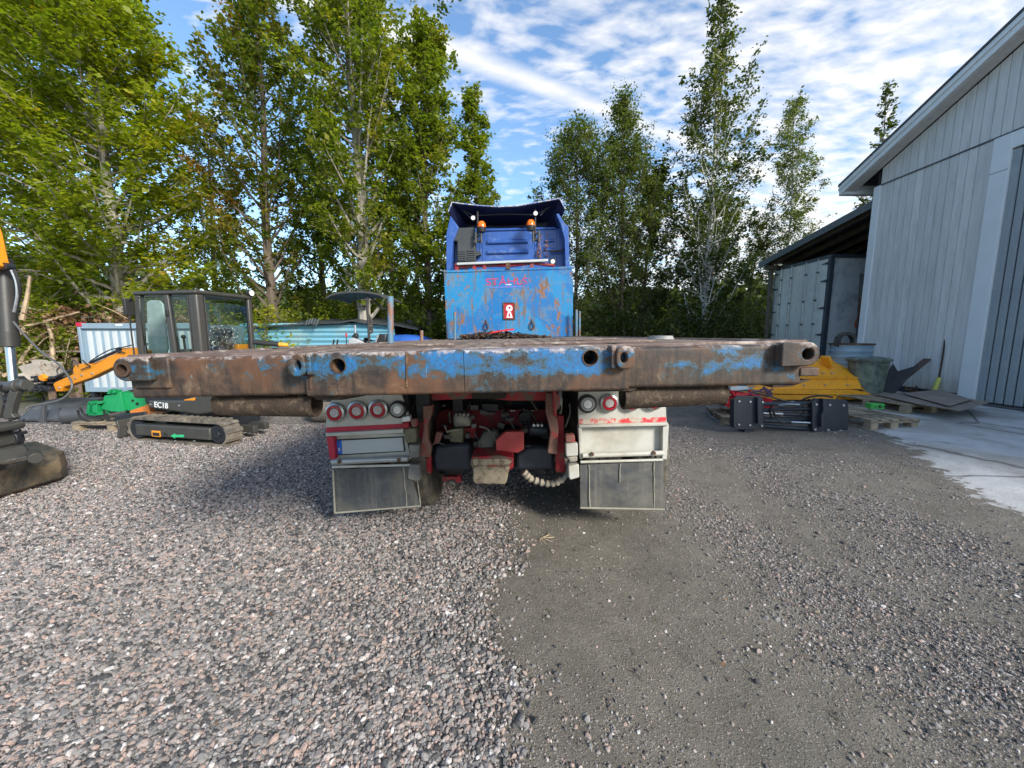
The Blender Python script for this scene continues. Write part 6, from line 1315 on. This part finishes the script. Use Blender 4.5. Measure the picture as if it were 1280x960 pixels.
# ------------------------------------------------------------ second mini machine with a canopy, behind the deck
Z5 = (400, 350, 8.0); nf = Fr((-2.75, 6.6, 0)); cm_ = thing('canopy_excavator', 'mini excavator with an open dark canopy and black seat behind the truck deck', 'excavator', nf)
NM = cabm
v = [nf.xz([(a, b)], 0, Z5)[0] for a, b in ((85, 178), (670, 190))]
gr = []
for j in range(5):
    t = j / 4; row = []
    for i in range(13):
        s_ = i / 12; x_ = v[0][0] + (v[1][0] - v[0][0]) * s_; row.append((x_, -.1 + .95 * t, v[0][1] + .10 * (1 - (2 * s_ - 1) ** 2) ** .6 + .02 * math.sin(math.pi * t)))
    gr.append(row)
MB().sheet(gr, (0, 0, -.03)).build('canopy', mat('canopy_grey', (.05, .05, .05), .65, 0, .1, 5), cm_, .004)
for y in (.0, .75):
    MB().tube([(x_, y, z_) for x_, z_ in nf.xz([(480, 165), (472, 300), (485, 420), (492, 660)], y, Z5)], .022, 10).build('canopy_post', cylm, cm_)
MB().tube([(x_, .1, z_) for x_, z_ in nf.xz([(345, 165), (385, 262), (460, 262)], .1, Z5)], .014, 8).build('canopy_brace', cylm, cm_); MB().tube([(x_, .1, z_) for x_, z_ in nf.xz([(530, 190), (600, 270), (660, 295)], .1, Z5)], .014, 8).build('canopy_brace', hose, cm_)
ep(cm_, nf, Z5, [(490, 340), (520, 400), (528, 530), (495, 540)], .05, .03, cabm, 'gusset')
for a, b in ((505, 458), (508, 515)): c = nf.xz([(a, b)], .04, Z5)[0]; MB().cyl((c[0], .035, c[1]), (c[0], .06, c[1]), .012, n=8).build('bolt', alu, cm_)
ep(cm_, nf, Z5, [(535, 645), (575, 540), (668, 540), (655, 645)], .2, .4, mat('seat_black', (.02, .02, .022)), 'seat_back', .03); ep(cm_, nf, Z5, [(545, 630), (575, 545), (590, 548), (560, 632)], .17, .02, mat('seat_piping', (.3, .3, .3)), 'seat_piping')
ep(cm_, nf, Z5, [(275, 650), (280, 590), (330, 580), (440, 620), (435, 650)], .1, .2, mat('console_pale', (.4, .41, .42)), 'console', .02); ep(cm_, nf, Z5, [(305, 570), (345, 525), (372, 535), (372, 585)], .15, .08, hose, 'lever_boot', .02)
ecyl(cm_, nf, Z5, (350, 450), (355, 540), .18, .18, .016, alu, 'lever'); ecyl(cm_, nf, Z5, (262, 530), (262, 570), .1, .1, .014, mat('bright_red', (.6, .012, .02)), 'red_lever'); ecyl(cm_, nf, Z5, (264, 570), (264, 660), .1, .1, .008, hose, 'lever')
for a in (140, 178): ecyl(cm_, nf, Z5, (a, 595), (a - 12, 670), .1, .1, .014, hose, 'lever')
ep(cm_, nf, Z5, [(430, 600), (440, 575), (470, 580), (465, 605), (530, 600), (530, 612), (435, 615)], .1, .1, hose, 'armrest', .01)
MB().bb(-.75, .55, -.05, .95, .45, 1.18).build('body', dark_grey, cm_, .06, 3)
for y in (-.15, .75): MB().bb(-.75, .75, y, y + .25, 0.01, .36).build('track', trm, cm_, .16, 5)
MB().bb(-.5, .5, .05, .85, .2, .45).build('undercarriage', black_steel, cm_)

# ------------------------------------------------------------ low blue corrugated shed
bf = Fr((-4.6, 9.3, 0)); bs = thing('corrugated_shed', 'low pale blue corrugated metal shed with ragged dark roof edge behind the machines', 'shed', bf)
Z6 = (320, 340, 5.333)
a = bf.p(300, 412, y=0); b = bf.p(493, 408, y=0); ztop = bf.p(420, 404, y=0).z
bcm = mat('blue_sheet', (.17, .40, .50), .45, .1, .08, 2, col2=(.33, .42, .36), thr=.6, scale2=1.2, soft=.1, bump=.03)
rows = []; nz = 76
for i in range(nz + 1):
    z_ = ztop * i / nz; rows.append([(x_, -.018 * math.cos(2 * math.pi * z_ / .115), z_) for x_ in (a.x, a.x * .6 + b.x * .4, b.x)])
MB().sheet(rows).build('corrugated_wall', bcm, bs); MB().bb(a.x, b.x, .03, 2.4, 0, ztop - .03).build('shed_core', mat('felt_black', (.03, .03, .035)), bs)
rp = [bf.xz([q], -.12, Z6)[0] for q in ((-60, 366), (150, 355), (330, 345), (420, 340), (560, 335), (640, 322), (720, 336), (940, 352), (1100, 385))]
rdm = mat('roof_dark_sheet', (.055, .06, .062), .5, .2, .2, 5); pf = []
for i in range(len(rp) - 1):
    for k in range(8):
        t = k / 8; pf.append((rp[i][0] + (rp[i + 1][0] - rp[i][0]) * t, rp[i][1] + (rp[i + 1][1] - rp[i][1]) * t + .010 * (k % 2)))
MB().sheet([[(x_, -.14, z_) for x_, z_ in pf], [(x_, 1.2, z_ + .16) for x_, z_ in pf], [(x_, 2.6, z_ + .1) for x_, z_ in pf]], (0, 0, -.03)).build('roof_sheet', rdm, bs)
for k in range(5):
    x_, z_ = bf.xz([(330 + k * 18, 330 + abs(k - 2) * 5)], -.1, Z6)[0]; MB().box((x_, -.05, z_ + .02), (.05, .5, .006), (20, -50 + 6 * k, 10)).build('curled_strip', mat('galvanised', (.3, .32, .33), .4, .5), bs)
o = MB().ball((0, 0, 0), .5, 8, (1.2, .5, .3)).build('blue_tarpaulin', mat('tarp_blue', (.02, .1, .4), .5, 0, .2, 5, bump=.5)); v = Fr().p(507, 427, y=8.2); place(o, Fr(tuple(v))); tag(o, 'small patch of bright blue tarpaulin under the dark roof edge beyond the deck', 'tarpaulin')
# grip bar on the deck
v = T.M @ Vector((T.p(338, 435, y=2.35).x, 2.35, DZ + .035)); o = thing('grip_bar', 'black gripped bar with a yellow end lying on the left edge of the truck deck', 'tool', Fr(tuple(v), (0, 6, 12)))
MB().cyl((-.09, 0, 0), (.05, 0, 0), .016, n=12).build('grip', hose, o, .003); MB().cyl((.05, 0, 0), (.10, 0, 0), .014, .010, n=12).build('tip', yellow, o, .002)
print('LEFT OK')
# ------------------------------------------------------------ trees
def leaf_mat(name, stops, rough=.5, trans=.52):
    m = bpy.data.materials.new(name); m.use_nodes = True; m.node_tree.nodes.clear(); n, L = nt_of(m.node_tree)
    a = n('ShaderNodeAttribute', attribute_name='tone').outputs['Fac']; c = ramp(n, a, stops)
    d = n('ShaderNodeBsdfPrincipled', {'Base Color': c, 'Roughness': rough, 'Specular IOR Level': .35})
    t = n('ShaderNodeBsdfTranslucent', {'Color': mixc(n, 1.0, c, (1.3, 1.45, .55), 'MULTIPLY')})
    L.new(n('ShaderNodeMixShader', {0: trans, 1: d.outputs[0], 2: t.outputs[0]}).outputs[0], n('ShaderNodeOutputMaterial').inputs[0]); return m
lm_bright = leaf_mat('leaves_bright_green', [(0, (.075, .11, .012)), (.4, (.19, .235, .02)), (.75, (.32, .34, .028)), (.96, (.42, .37, .035)), (1, (.46, .30, .04))])
lm_mid = leaf_mat('leaves_mid_green', [(0, (.05, .085, .012)), (.5, (.14, .185, .02)), (.85, (.23, .26, .028)), (1, (.32, .27, .04))])
lm_red = leaf_mat('leaves_turning', [(0, (.06, .095, .014)), (.45, (.15, .185, .025)), (.72, (.28, .21, .03)), (1, (.38, .17, .04))])
lm_dark = leaf_mat('leaves_dark_green', [(0, (.035, .055, .014)), (.5, (.08, .105, .024)), (.85, (.14, .16, .034)), (1, (.19, .18, .045))], trans=.4)
lm_grey = leaf_mat('leaves_grey_green', [(0, (.055, .08, .028)), (.5, (.115, .145, .045)), (.85, (.19, .20, .065)), (1, (.25, .22, .07))])
lm_dry = leaf_mat('leaves_dry_brown', [(0, (.10, .05, .025)), (.5, (.24, .13, .07)), (.85, (.38, .24, .15)), (1, (.12, .16, .03))], trans=.2)
bark_pale = mat('bark_pale', (.34, .31, .26), .85, 0, .25, 6, col2=(.12, .1, .08), thr=.55, scale2=6, stretch=(1, 1, .35), bump=.5, bscale=30)
bark_dark = mat('bark_dark', (.13, .10, .075), .9, 0, .3, 6, stretch=(1, 1, .3), bump=.6, bscale=30)
bark_birch = mat('bark_birch', (.55, .53, .48), .8, 0, .15, 6, col2=(.08, .07, .06), thr=.62, scale2=8, stretch=(1, 1, 2.5), bump=.3)

def leaves_mesh(name, C, up, size, tone, m, parent, seed=0, aspect=.8, flat=.55):
    """C (n,3) leaf centres; each leaf is a folded four point blade of its own random tilt"""
    rg = np.random.default_rng(seed); k = len(C)
    nrm = rg.normal(0, 1, (k, 3)) * flat + np.array([0, 0, 1.0]) * up; nrm /= np.linalg.norm(nrm, axis=1)[:, None]
    a = rg.normal(0, 1, (k, 3)); a -= nrm * (a * nrm).sum(1)[:, None]; a /= np.linalg.norm(a, axis=1)[:, None]; b = np.cross(nrm, a)
    s = (size * rg.uniform(.6, 1.2, k) * np.repeat(rg.lognormal(0, .22, k // 8 + 1), 8)[:k])[:, None]
    V_ = np.stack([C - a * s * .55, C + b * s * aspect * .5 + nrm * s * .10, C + a * s * .6 - nrm * s * .08, C - b * s * aspect * .5 + nrm * s * .10], 1).reshape(-1, 3)
    me = bpy.data.meshes.new(name); me.vertices.add(len(V_)); me.vertices.foreach_set('co', V_.ravel()); idx = np.arange(4 * k)
    me.loops.add(4 * k); me.loops.foreach_set('vertex_index', idx); me.polygons.add(k); me.polygons.foreach_set('loop_start', idx[::4]); me.update(calc_edges=True)
    at_ = me.attributes.new('tone', 'FLOAT', 'POINT'); at_.data.foreach_set('value', np.repeat(np.clip(tone, 0, 1), 4))
    me.materials.append(m); o = bpy.data.objects.new(name, me); COL.objects.link(o); o.parent = parent; return o

def tree(label, x, y, H, rad, m, bark, nl=50, nt=11, nlf=20, leaf=.075, r0=.13, h0=.12, up=(.5, 1.1), lean=(0, 0), seed=1, twig=.5, tone=(.45, .22), cat='tree', name='leafy_tree', group=None, thin_top=0.0, forks=0, flat=.55, redside=0, jit=.3, droop=0.0):
    """rad: [(height fraction, crown radius)]"""
    fr = Fr((x, y, float(gz(x, y)) - .02)); t = thing(name, label, cat, fr, group)
    rg = np.random.default_rng(seed); rs = random.Random(seed)
    hh = [k[0] for k in rad]; rr = [k[1] for k in rad]
    wob = [(rs.uniform(0, 6.28), rs.uniform(.4, 1.1)) for _ in range(4)]
    def axis(f):
        z = f * H; return Vector((lean[0] * f * f * H + .10 * math.sin(z * wob[0][1] + wob[0][0]) * f, lean[1] * f * f * H + .10 * math.sin(z * wob[1][1] + wob[1][0]) * f, z))
    tr = MB(); N = 14; tr.tube([axis(i / N) for i in range(N + 1)], [r0 * (1 - i / N) ** .8 * (1.25 if i == 0 else 1) + .006 for i in range(N + 1)], 9)
    CC = []; TT = []
    starts = []
    for i in range(nl):
        f = h0 + (1 - h0) * ((i + rs.random()) / nl) ** .92 * .985; starts.append(f)
    for i, f in enumerate(starts):
        az = i * 2.39996 + rs.uniform(-.5, .5); el = rs.uniform(*up); ln = float(np.interp(f, hh, rr)) * rs.uniform(.65, 1.15) / max(.35, math.cos(el)) ** .7
        p0 = axis(f); d = Vector((math.cos(az) * math.cos(el), math.sin(az) * math.cos(el), math.sin(el)))
        p1 = p0 + d * ln * .55; p2 = p1 + (d + Vector((0, 0, .25 - droop)) + Vector((rs.uniform(-.25, .25), rs.uniform(-.25, .25), 0))).normalized() * ln * .5
        rb0 = max(.008, r0 * (1 - f) * .42); tr.tube([p0, (p0 + p1) / 2 + Vector((0, 0, -.03 * ln)), p1, p2], [rb0, rb0 * .75, rb0 * .5, .004], 5)
        k = max(3, int(nt * (.55 + .45 * ln / max(rr)) * (1 - thin_top * f * f)))
        tone0 = rs.gauss(tone[0], tone[1] * .55)
        if redside: tone0 += redside * max(0, -math.cos(az)) * (.35 + f * .4)
        for j in range(k):
            s_ = rs.uniform(.22, 1.0); q = p0 + (p1 - p0) * (s_ / .55) if s_ < .55 else p1 + (p2 - p1) * ((s_ - .55) / .45)
            td = (d * .6 + Vector((rs.gauss(0, .6), rs.gauss(0, .6), rs.gauss(.15 - droop, .4)))).normalized(); tl = twig * rs.uniform(.4, 1.0) * (1.1 - .45 * s_)
            e = q + td * tl
            if j % 3 == 0: tr.tube([q, (q + e) / 2, e], [.006, .005, .003], 3)
            nn = max(3, int(nlf * rs.uniform(.6, 1.3))); u = rg.random(nn) ** .7
            CC.append(np.array(q)[None] + np.array(e - q)[None] * u[:, None] * 1.15 + rg.normal(0, jit * twig * .32, (nn, 3)))
            TT.append(np.full(nn, tone0 + rs.gauss(0, tone[1] * .4)) + rg.normal(0, .1, nn))
    tr.build('trunk', bark, t)
    C = np.concatenate(CC); TN = np.concatenate(TT)
    leaves_mesh('crown', C, 1.0, leaf, TN, m, t, seed, flat=flat); tree.total += len(C)
    return t
tree.total = 0
def shrub(label, x, y, w, d, h, m, n_stem=14, nlf=26, leaf=.06, seed=1, name='leafy_shrub', cat='shrub', group=None, tone=(.45, .2), bark=bark_dark, z0=0):
    fr = Fr((x, y, float(gz(x, y)) - .02 + z0)); t = thing(name, label, cat, fr, group); rs = random.Random(seed); rg = np.random.default_rng(seed); tr = MB(); CC = []; TT = []
    for i in range(n_stem):
        az = rs.uniform(0, 6.28); b0 = Vector((rs.uniform(-.5, .5) * w, rs.uniform(-.5, .5) * d, 0)); hl = h * rs.uniform(.55, 1.05) * (1 - .35 * min(1, abs(b0.x) / (w * .5)) ** 2)
        tip = b0 + Vector((rs.uniform(-.3, .3) * w * .4, rs.uniform(-.3, .3) * d * .4, hl)); mid = (b0 + tip) / 2 + Vector((rs.uniform(-.1, .1), rs.uniform(-.1, .1), 0)); tr.tube([b0, mid, tip], [.018, .012, .004], 4)
        for j in range(int(7 + hl * 7)):
            s_ = rs.uniform(.08, 1); q = b0 + (mid - b0) * s_ * 2 if s_ < .5 else mid + (tip - mid) * (s_ * 2 - 1); e = q + Vector((rs.gauss(0, .28), rs.gauss(0, .28), rs.gauss(.06, .16)))
            nn = int(nlf * rs.uniform(.5, 1.3)); u = rg.random(nn); CC.append(np.array(q)[None] + np.array(e - q)[None] * u[:, None] + rg.normal(0, .085, (nn, 3))); TT.append(np.full(nn, rs.gauss(*tone)) + rg.normal(0, .08, nn))
    tr.build('stems', bark, t); C = np.concatenate(CC); C[:, 2] = np.maximum(C[:, 2], .03); leaves_mesh('foliage', C, 1.0, leaf, np.concatenate(TT), m, t, seed); tree.total += len(C); return t

gL = 'trees along the left side of the yard'
tree('tall bright green lime tree with layered leaves, second from the left edge', -9.7, 9.7, 10.9, [(0, 2.4), (.2, 2.8), (.45, 2.5), (.7, 1.7), (.88, 1.0), (1, .4)], lm_bright, bark_pale, nl=130, nt=24, nlf=23, leaf=.10, r0=.15, h0=.12, up=(.1, .75), lean=(.02, 0), seed=11, twig=.75, tone=(.58, .2), group=gL, flat=.4)
tree('bright green lime tree at the left edge behind the cylinder of the near arm', -12.3, 9.6, 10.5, [(0, 2.4), (.3, 2.8), (.6, 2.4), (.85, 1.5), (1, .4)], lm_bright, bark_pale, nl=84, nt=18, nlf=21, leaf=.10, r0=.15, h0=.1, up=(.15, .8), seed=12, twig=.75, tone=(.56, .2), group=gL, flat=.45)
tree('darker green tree behind the bright lime trees on the left', -14.0, 12.6, 11.5, [(0, 2.2), (.4, 2.6), (.75, 1.9), (1, .4)], lm_mid, bark_dark, nl=70, nt=14, nlf=19, leaf=.11, r0=.16, h0=.15, up=(.3, 1.0), seed=13, twig=.8, group=gL)
tree('thin dark tree with sparse top and bare stems between lime and autumn tree', -9.1, 12.0, 7.6, [(0, .7), (.35, 1.1), (.6, 1.2), (.85, .9), (1, .3)], lm_dark, bark_dark, nl=44, nt=10, nlf=15, leaf=.085, r0=.09, h0=.2, up=(.5, 1.1), lean=(.02, 0), seed=15, twig=.5, group=gL)
tree('green tree with reddish brown autumn leaves on its left side', -6.25, 10.3, 9.9, [(0, 1.0), (.22, 1.6), (.45, 1.75), (.65, 1.35), (.82, .8), (1, .25)], lm_red, bark_dark, nl=84, nt=15, nlf=20, leaf=.085, r0=.14, h0=.15, up=(.45, 1.1), seed=16, twig=.6, group=gL, tone=(.36, .22), redside=.5)
tree('green leafy tree low behind the autumn tree and the canopy machine', -6.2, 13.0, 7.5, [(0, 1.4), (.4, 1.7), (.8, 1.1), (1, .2)], lm_mid, bark_dark, nl=56, nt=14, nlf=18, leaf=.10, r0=.13, h0=.12, up=(.4, 1.0), seed=21, twig=.6, group=gL)
tree('tallest full green poplar with a thick pale trunk left of the cab', -3.65, 9.7, 11.4, [(0, .5), (.15, 1.0), (.35, 1.5), (.6, 1.5), (.85, 1.1), (1, .6)], lm_mid, bark_pale, nl=116, nt=18, nlf=20, leaf=.085, r0=.17, h0=.16, up=(.45, 1.15), seed=17, twig=.6, group=gL, tone=(.66, .22))
tree('dense green poplar between the pale trunk and the truck cab', -2.1, 10.0, 8.6, [(0, .6), (.25, 1.05), (.5, 1.15), (.75, .8), (.9, .5), (1, .2)], lm_mid, bark_dark, nl=92, nt=18, nlf=21, leaf=.08, r0=.10, h0=.05, up=(.55, 1.2), seed=18, twig=.5, group=gL, tone=(.64, .22))
tree('small pointed green poplar right beside the left edge of the cab', -.93, 10.6, 7.6, [(0, .4), (.25, .6), (.55, .6), (.8, .42), (1, .10)], lm_mid, bark_dark, nl=70, nt=14, nlf=18, leaf=.075, r0=.06, h0=.05, up=(.7, 1.25), seed=19, twig=.4, group=gL, tone=(.7, .2))
tree('green background tree between the autumn tree and the poplars', -4.2, 13.8, 8.5, [(0, 1.4), (.4, 1.7), (.8, 1.1), (1, .2)], lm_mid, bark_dark, nl=50, nt=13, nlf=17, leaf=.11, r0=.14, h0=.1, up=(.4, 1.0), seed=20, twig=.6, group=gL)
# bare twiggy top
bt_ = thing('bare_sapling', 'bare leafless sapling tops against the sky left of the autumn tree', 'tree', Fr((-8.5, 11.2, 0)), gL); mb = MB(); rs = random.Random(8)
for k in range(5):
    b0 = Vector((rs.uniform(-.5, .5), 0, 0)); tip = b0 + Vector((rs.uniform(-.6, .5), .2, rs.uniform(6.0, 7.2))); mb.tube([b0, (b0 + tip) / 2 + Vector((.1, 0, 0)), tip], [.04, .022, .004], 5)
    for j in range(26):
        s_ = rs.uniform(.5, 1); q = b0 + (tip - b0) * s_; e = q + Vector((rs.gauss(0, .32), rs.gauss(0, .2), rs.uniform(.3, .8))); mb.tube([q, (q + e) / 2 + Vector((0, 0, -.03)), e], [.008, .006, .002], 3)
mb.build('branches', bark_pale, bt_)
# overhanging branch at the top
ob_ = Fr().p(548, -8, y=5.5); o = thing('hanging_branch', 'leafy branch tip hanging into the top of the picture left of centre', 'branch', Fr(tuple(ob_))); rg_ = np.random.default_rng(4); C = []
mb = MB().tube([(-.9, .5, .9), (-.4, .2, .45), (.0, 0, .2), (.12, 0, -.1)], [.02, .014, .008, .003], 5)
for k in range(16):
    c = np.array([rg_.uniform(-.2, .34), rg_.uniform(-.25, .25), rg_.uniform(-.08, .35)]); C.append(c + rg_.normal(0, .055, (22, 3))); mb.tube([(0, 0, .25), tuple(c)], .003, 3)
mb.build('stem', bark_dark, o); C = np.concatenate(C); leaves_mesh('leaves', C, 1, .05, rg_.normal(.35, .15, len(C)), lm_mid, o, 4)

gR = 'slender trees to the right of the truck'
tree('airy grey green willow like tree right of the cab, left of the two', 1.9, 12.0, 7.3, [(0, 1.1), (.3, 1.65), (.55, 1.6), (.75, 1.1), (.9, .6), (1, .2)], lm_grey, bark_dark, nl=110, nt=16, nlf=21, leaf=.064, r0=.07, h0=.05, up=(.35, 1.15), seed=31, twig=.6, group=gR, tone=(.45, .2))
tree('airy grey green tree with a twiggy point between cab and aspen', 3.35, 12.2, 8.2, [(0, 1.1), (.3, 1.6), (.5, 1.5), (.7, 1.0), (.85, .45), (1, .1)], lm_grey, bark_dark, nl=110, nt=16, nlf=21, leaf=.064, r0=.07, h0=.05, up=(.4, 1.2), seed=32, twig=.6, group=gR, tone=(.5, .2))
tree('tall thin aspen with a pale trunk and spire top, tallest on the right', 5.6, 11.4, 10.6, [(0, 1.3), (.25, 1.6), (.45, 1.5), (.58, 1.2), (.66, .8), (.75, .38), (.88, .18), (1, .04)], lm_dark, bark_birch, nl=116, nt=15, nlf=17, leaf=.075, r0=.075, h0=.06, up=(.45, 1.2), seed=33, twig=.55, group=gR, tone=(.5, .25), thin_top=.6)
tree('dark green bushy tree at the left foot of the tall aspen', 4.4, 13.0, 6.4, [(0, 1.1), (.4, 1.4), (.8, .8), (1, .2)], lm_dark, bark_dark, nl=72, nt=15, nlf=20, leaf=.08, r0=.07, h0=.04, up=(.4, 1.1), seed=34, twig=.5, group=gR)
tree('dark green bushy tree at the right foot of the tall aspen', 6.9, 13.6, 5.8, [(0, 1.1), (.4, 1.3), (.8, .8), (1, .2)], lm_dark, bark_dark, nl=66, nt=14, nlf=20, leaf=.08, r0=.07, h0=.04, up=(.4, 1.1), seed=39, twig=.5, group=gR)
tree('young birch with light hazy foliage in front of the sky left of the lean-to', 10.3, 15.0, 9.6, [(0, .9), (.3, 1.2), (.6, 1.0), (.85, .55), (1, .15)], lm_grey, bark_birch, nl=92, nt=15, nlf=19, leaf=.065, r0=.06, h0=.1, up=(.5, 1.15), seed=35, twig=.5, group=gR, tone=(.55, .2), droop=.15, thin_top=.3)
tree('yellow green shrubby tree low beside the lean-to roof', 9.6, 15.8, 5.6, [(0, .8), (.4, .95), (.8, .5), (1, .1)], lm_grey, bark_dark, nl=52, nt=13, nlf=18, leaf=.065, r0=.05, h0=.05, up=(.5, 1.1), seed=36, twig=.45, group=gR, tone=(.7, .2))
tree('thin aspen top with sparse leaves rising above the lean-to roof', 11.7, 13.2, 9.0, [(0, .6), (.5, .6), (.8, .35), (1, .1)], lm_dark, bark_dark, nl=46, nt=7, nlf=9, leaf=.09, r0=.04, h0=.3, up=(.8, 1.35), seed=37, twig=.35, group=gR, thin_top=.3)
tree('dark leafy tree filling the gap behind the cab', .5, 14.5, 4.9, [(0, 1.2), (.5, 1.4), (1, .3)], lm_dark, bark_dark, nl=40, nt=11, nlf=17, leaf=.09, r0=.07, h0=.05, up=(.4, 1.1), seed=38, twig=.55, group=gR)
# hedge of shrubs
gS = 'shrubs along the back of the yard'
for i, (x, y, w, d, h, m, lab, tn) in enumerate((
    (1.6, 10.4, 1.7, .9, 1.9, lm_dark, 'olive green shrub just right of the headboard', .6), (3.0, 10.6, 1.8, 1.0, 2.1, lm_dark, 'dark green shrub left of the aspen foot', .35), (4.5, 10.5, 1.8, 1.0, 2.3, lm_dark, 'deep green dense shrub below the tall aspen', .3),
    (6.0, 11.0, 1.8, 1.0, 2.2, lm_dark, 'dark shrub right of the tall aspen', .4), (6.95, 13.0, 1.2, 1.0, 1.7, lm_grey, 'light green shrub beside the white container doors', .7),
    (-5.7, 9.7, 1.5, 1.0, 2.2, lm_bright, 'bright yellow green shrub behind the mini excavator cab', .7), (-4.3, 9.9 + .6, 1.5, .8, 2.5, lm_bright, 'bright green shrub above the blue corrugated shed', .6), (-2.4, 11.2, 1.8, .8, 2.3, lm_mid, 'mid green shrub behind the canopy machine', .5),
    (-1.0, 10.6, 1.3, .8, 2.3, lm_mid, 'green shrub between the stake and the headboard', .55), (-8.4, 9.6, 1.8, 1.0, 2.3, lm_bright, 'sunlit yellow green shrub over the brown brushwood', .75), (-6.9, 9.9, 1.6, .9, 2.0, lm_bright, 'yellow green shrub behind the grey blue container', .7),
    (-7.9, 10.6, 1.8, 1.0, 3.4, lm_bright, 'tall bright green bush between the lime trunk and the excavator cab', .62), (-5.2, 11.4, 1.9, 1.0, 3.3, lm_mid, 'tall green bush under the autumn tree', .6), (-3.2, 10.7, 1.4, .8, 3.0, lm_mid, 'tall green bush at the foot of the pale trunk', .62),
    (-10.8, 9.0, 1.9, 1.0, 2.4, lm_mid, 'green shrub at the far left behind the cylinder', .55), (.2, 11.8, 1.8, 1.0, 2.0, lm_dark, 'dark shrub hidden low behind the truck cab', .4))):
    shrub(lab, x, y, w, d, h, m, n_stem=22, nlf=24, leaf=.07, seed=50 + i, group=gS, tone=(tn, .16))
# brushwood heap with dry leaves
bp_f = Fr((-9.3, 8.7, 0)); bh = thing('brushwood_heap', 'heap of cut branches and dry brown leaves at the left edge of the yard', 'brushwood', bp_f); mb = MB(); rs = random.Random(77)
for a in (((20, 512), (70, 474), (128, 446), (178, 418)), ((0, 440), (60, 408), (100, 402), (180, 390)), ((30, 470), (60, 440), (90, 420), (110, 414)), ((5, 500), (50, 450), (85, 425)), ((120, 450), (118, 420), (108, 405)), ((50, 400), (62, 370), (68, 345)), ((10, 470), (70, 450), (150, 430))):
    v = [bp_f.p(a_[0] * .55, 360 + (a_[1] - 360) * 1.0, y=-.3 + .1 * i) for i, a_ in enumerate(a)]; mb.tube([tuple(k) for k in v], [.045 - .01 * i for i in range(len(v))], 6)
for i in range(120):
    c = Vector((rs.uniform(-2.6, 1.6), rs.uniform(-.3, 1.0), rs.uniform(.3, 1.9))); d = Vector((rs.gauss(0, .5), rs.gauss(0, .3), rs.gauss(.12, .25))); mb.tube([c, c + d * .5 + Vector((0, 0, .04)), c + d], [.012, .009, .003], 4)
mb.build('branches', mat('cut_branch', (.42, .31, .2), .8, 0, .25, 6, col2=(.2, .14, .1), thr=.55), bh)
rg_ = np.random.default_rng(5); k = 420; cen = np.stack([rg_.uniform(-3, 1.7, k), rg_.uniform(-.1, 1.3, k), rg_.uniform(.25, 1.0, k) ** .8 * 2.05], 1); C = (cen[:, None] + rg_.normal(0, .11, (k, 22, 3))).reshape(-1, 3); C[:, 2] = np.maximum(C[:, 2], .03)
leaves_mesh('dry_leaves', C, .5, .075, np.repeat(rg_.normal(.45, .2, k), 22), lm_dry, bh, 5, flat=.9)
v = Fr().p(48, 396, y=10.2); o = MB().ball((0, 0, 0), 1.0, 10, (1.1, .5, .38)).build('blue_tarpaulin', mat('tarp_navy', (.012, .025, .09), .4, 0, .3, 3, bump=.8, bscale=6)); place(o, Fr(tuple(v))); tag(o, 'dark navy tarpaulin showing behind the dry leaves at the left', 'tarpaulin')
# distant wood closing the horizon
rg_ = np.random.default_rng(9); k = 2600
ang_ = rg_.uniform(-1.35, 1.35, k); dist_ = rg_.uniform(38, 70, k); hz_ = rg_.random(k) ** .8 * (3.6 + 2.2 * vn(ang_ * 6, ang_ * 0 + 3, 90))
cen = np.stack([np.sin(ang_) * dist_, np.cos(ang_) * dist_, hz_ + .4], 1); C = (cen[:, None] + rg_.normal(0, 1.0, (k, 14, 3)) * np.array([1.4, 1.4, .6])).reshape(-1, 3); C[:, 2] = np.maximum(C[:, 2], .1)
o = leaves_mesh('distant_wood', C, .3, 1.1, np.repeat(rg_.normal(.4, .2, k), 14), lm_dark, None, 9, flat=.9); o['kind'] = 'stuff'
# fallen leaves and twigs on the ground
rg_ = np.random.default_rng(21); k = 36; yy = 1.3 + 5 * rg_.random(k) ** 1.3; xx = rg_.uniform(-1.1, 1.3, k) * yy
o = leaves_mesh('fallen_leaves', np.stack([xx, yy, gz(xx, yy) + .022], 1), 1, .022, rg_.normal(.55, .3, k), lm_dry, None, 21, flat=.25); o['kind'] = 'stuff'
mb = MB(); rs = random.Random(31)
for i in range(70):
    y = 1.3 + 4.5 * rs.random() ** 1.3; x = rs.uniform(-.2, 1.25) * y; l = rs.uniform(.02, .09); a = rs.uniform(0, 3.14); z = float(gz(x, y)) + .006
    mb.tube([(x, y, z), (x + l * .5 * math.cos(a), y + l * .5 * math.sin(a), z + .004), (x + l * math.cos(a + .3), y + l * math.sin(a + .3), z)], [.0022, .002, .001], 4)
o = mb.build('twig_litter', bark_dark, None, kind='stuff')
g_ = G(678, 673); o = MB(); rs = random.Random(2)
for k in range(7):
    a = rs.uniform(0, 6.28); o.tube([(0, 0, .008), (.05 * math.cos(a), .05 * math.sin(a), .015), (.09 * math.cos(a + .4), .10 * math.sin(a + .4), .006)], [.003, .0025, .0012], 4)
o = o.build('dry_weed', mat('dry_weed_straw', (.5, .4, .25), .8)); place(o, Fr(tuple(g_))); tag(o, 'pale dry weed on the dirt just behind the truck between the mudflaps', 'weed')
print('TREES', tree.total)
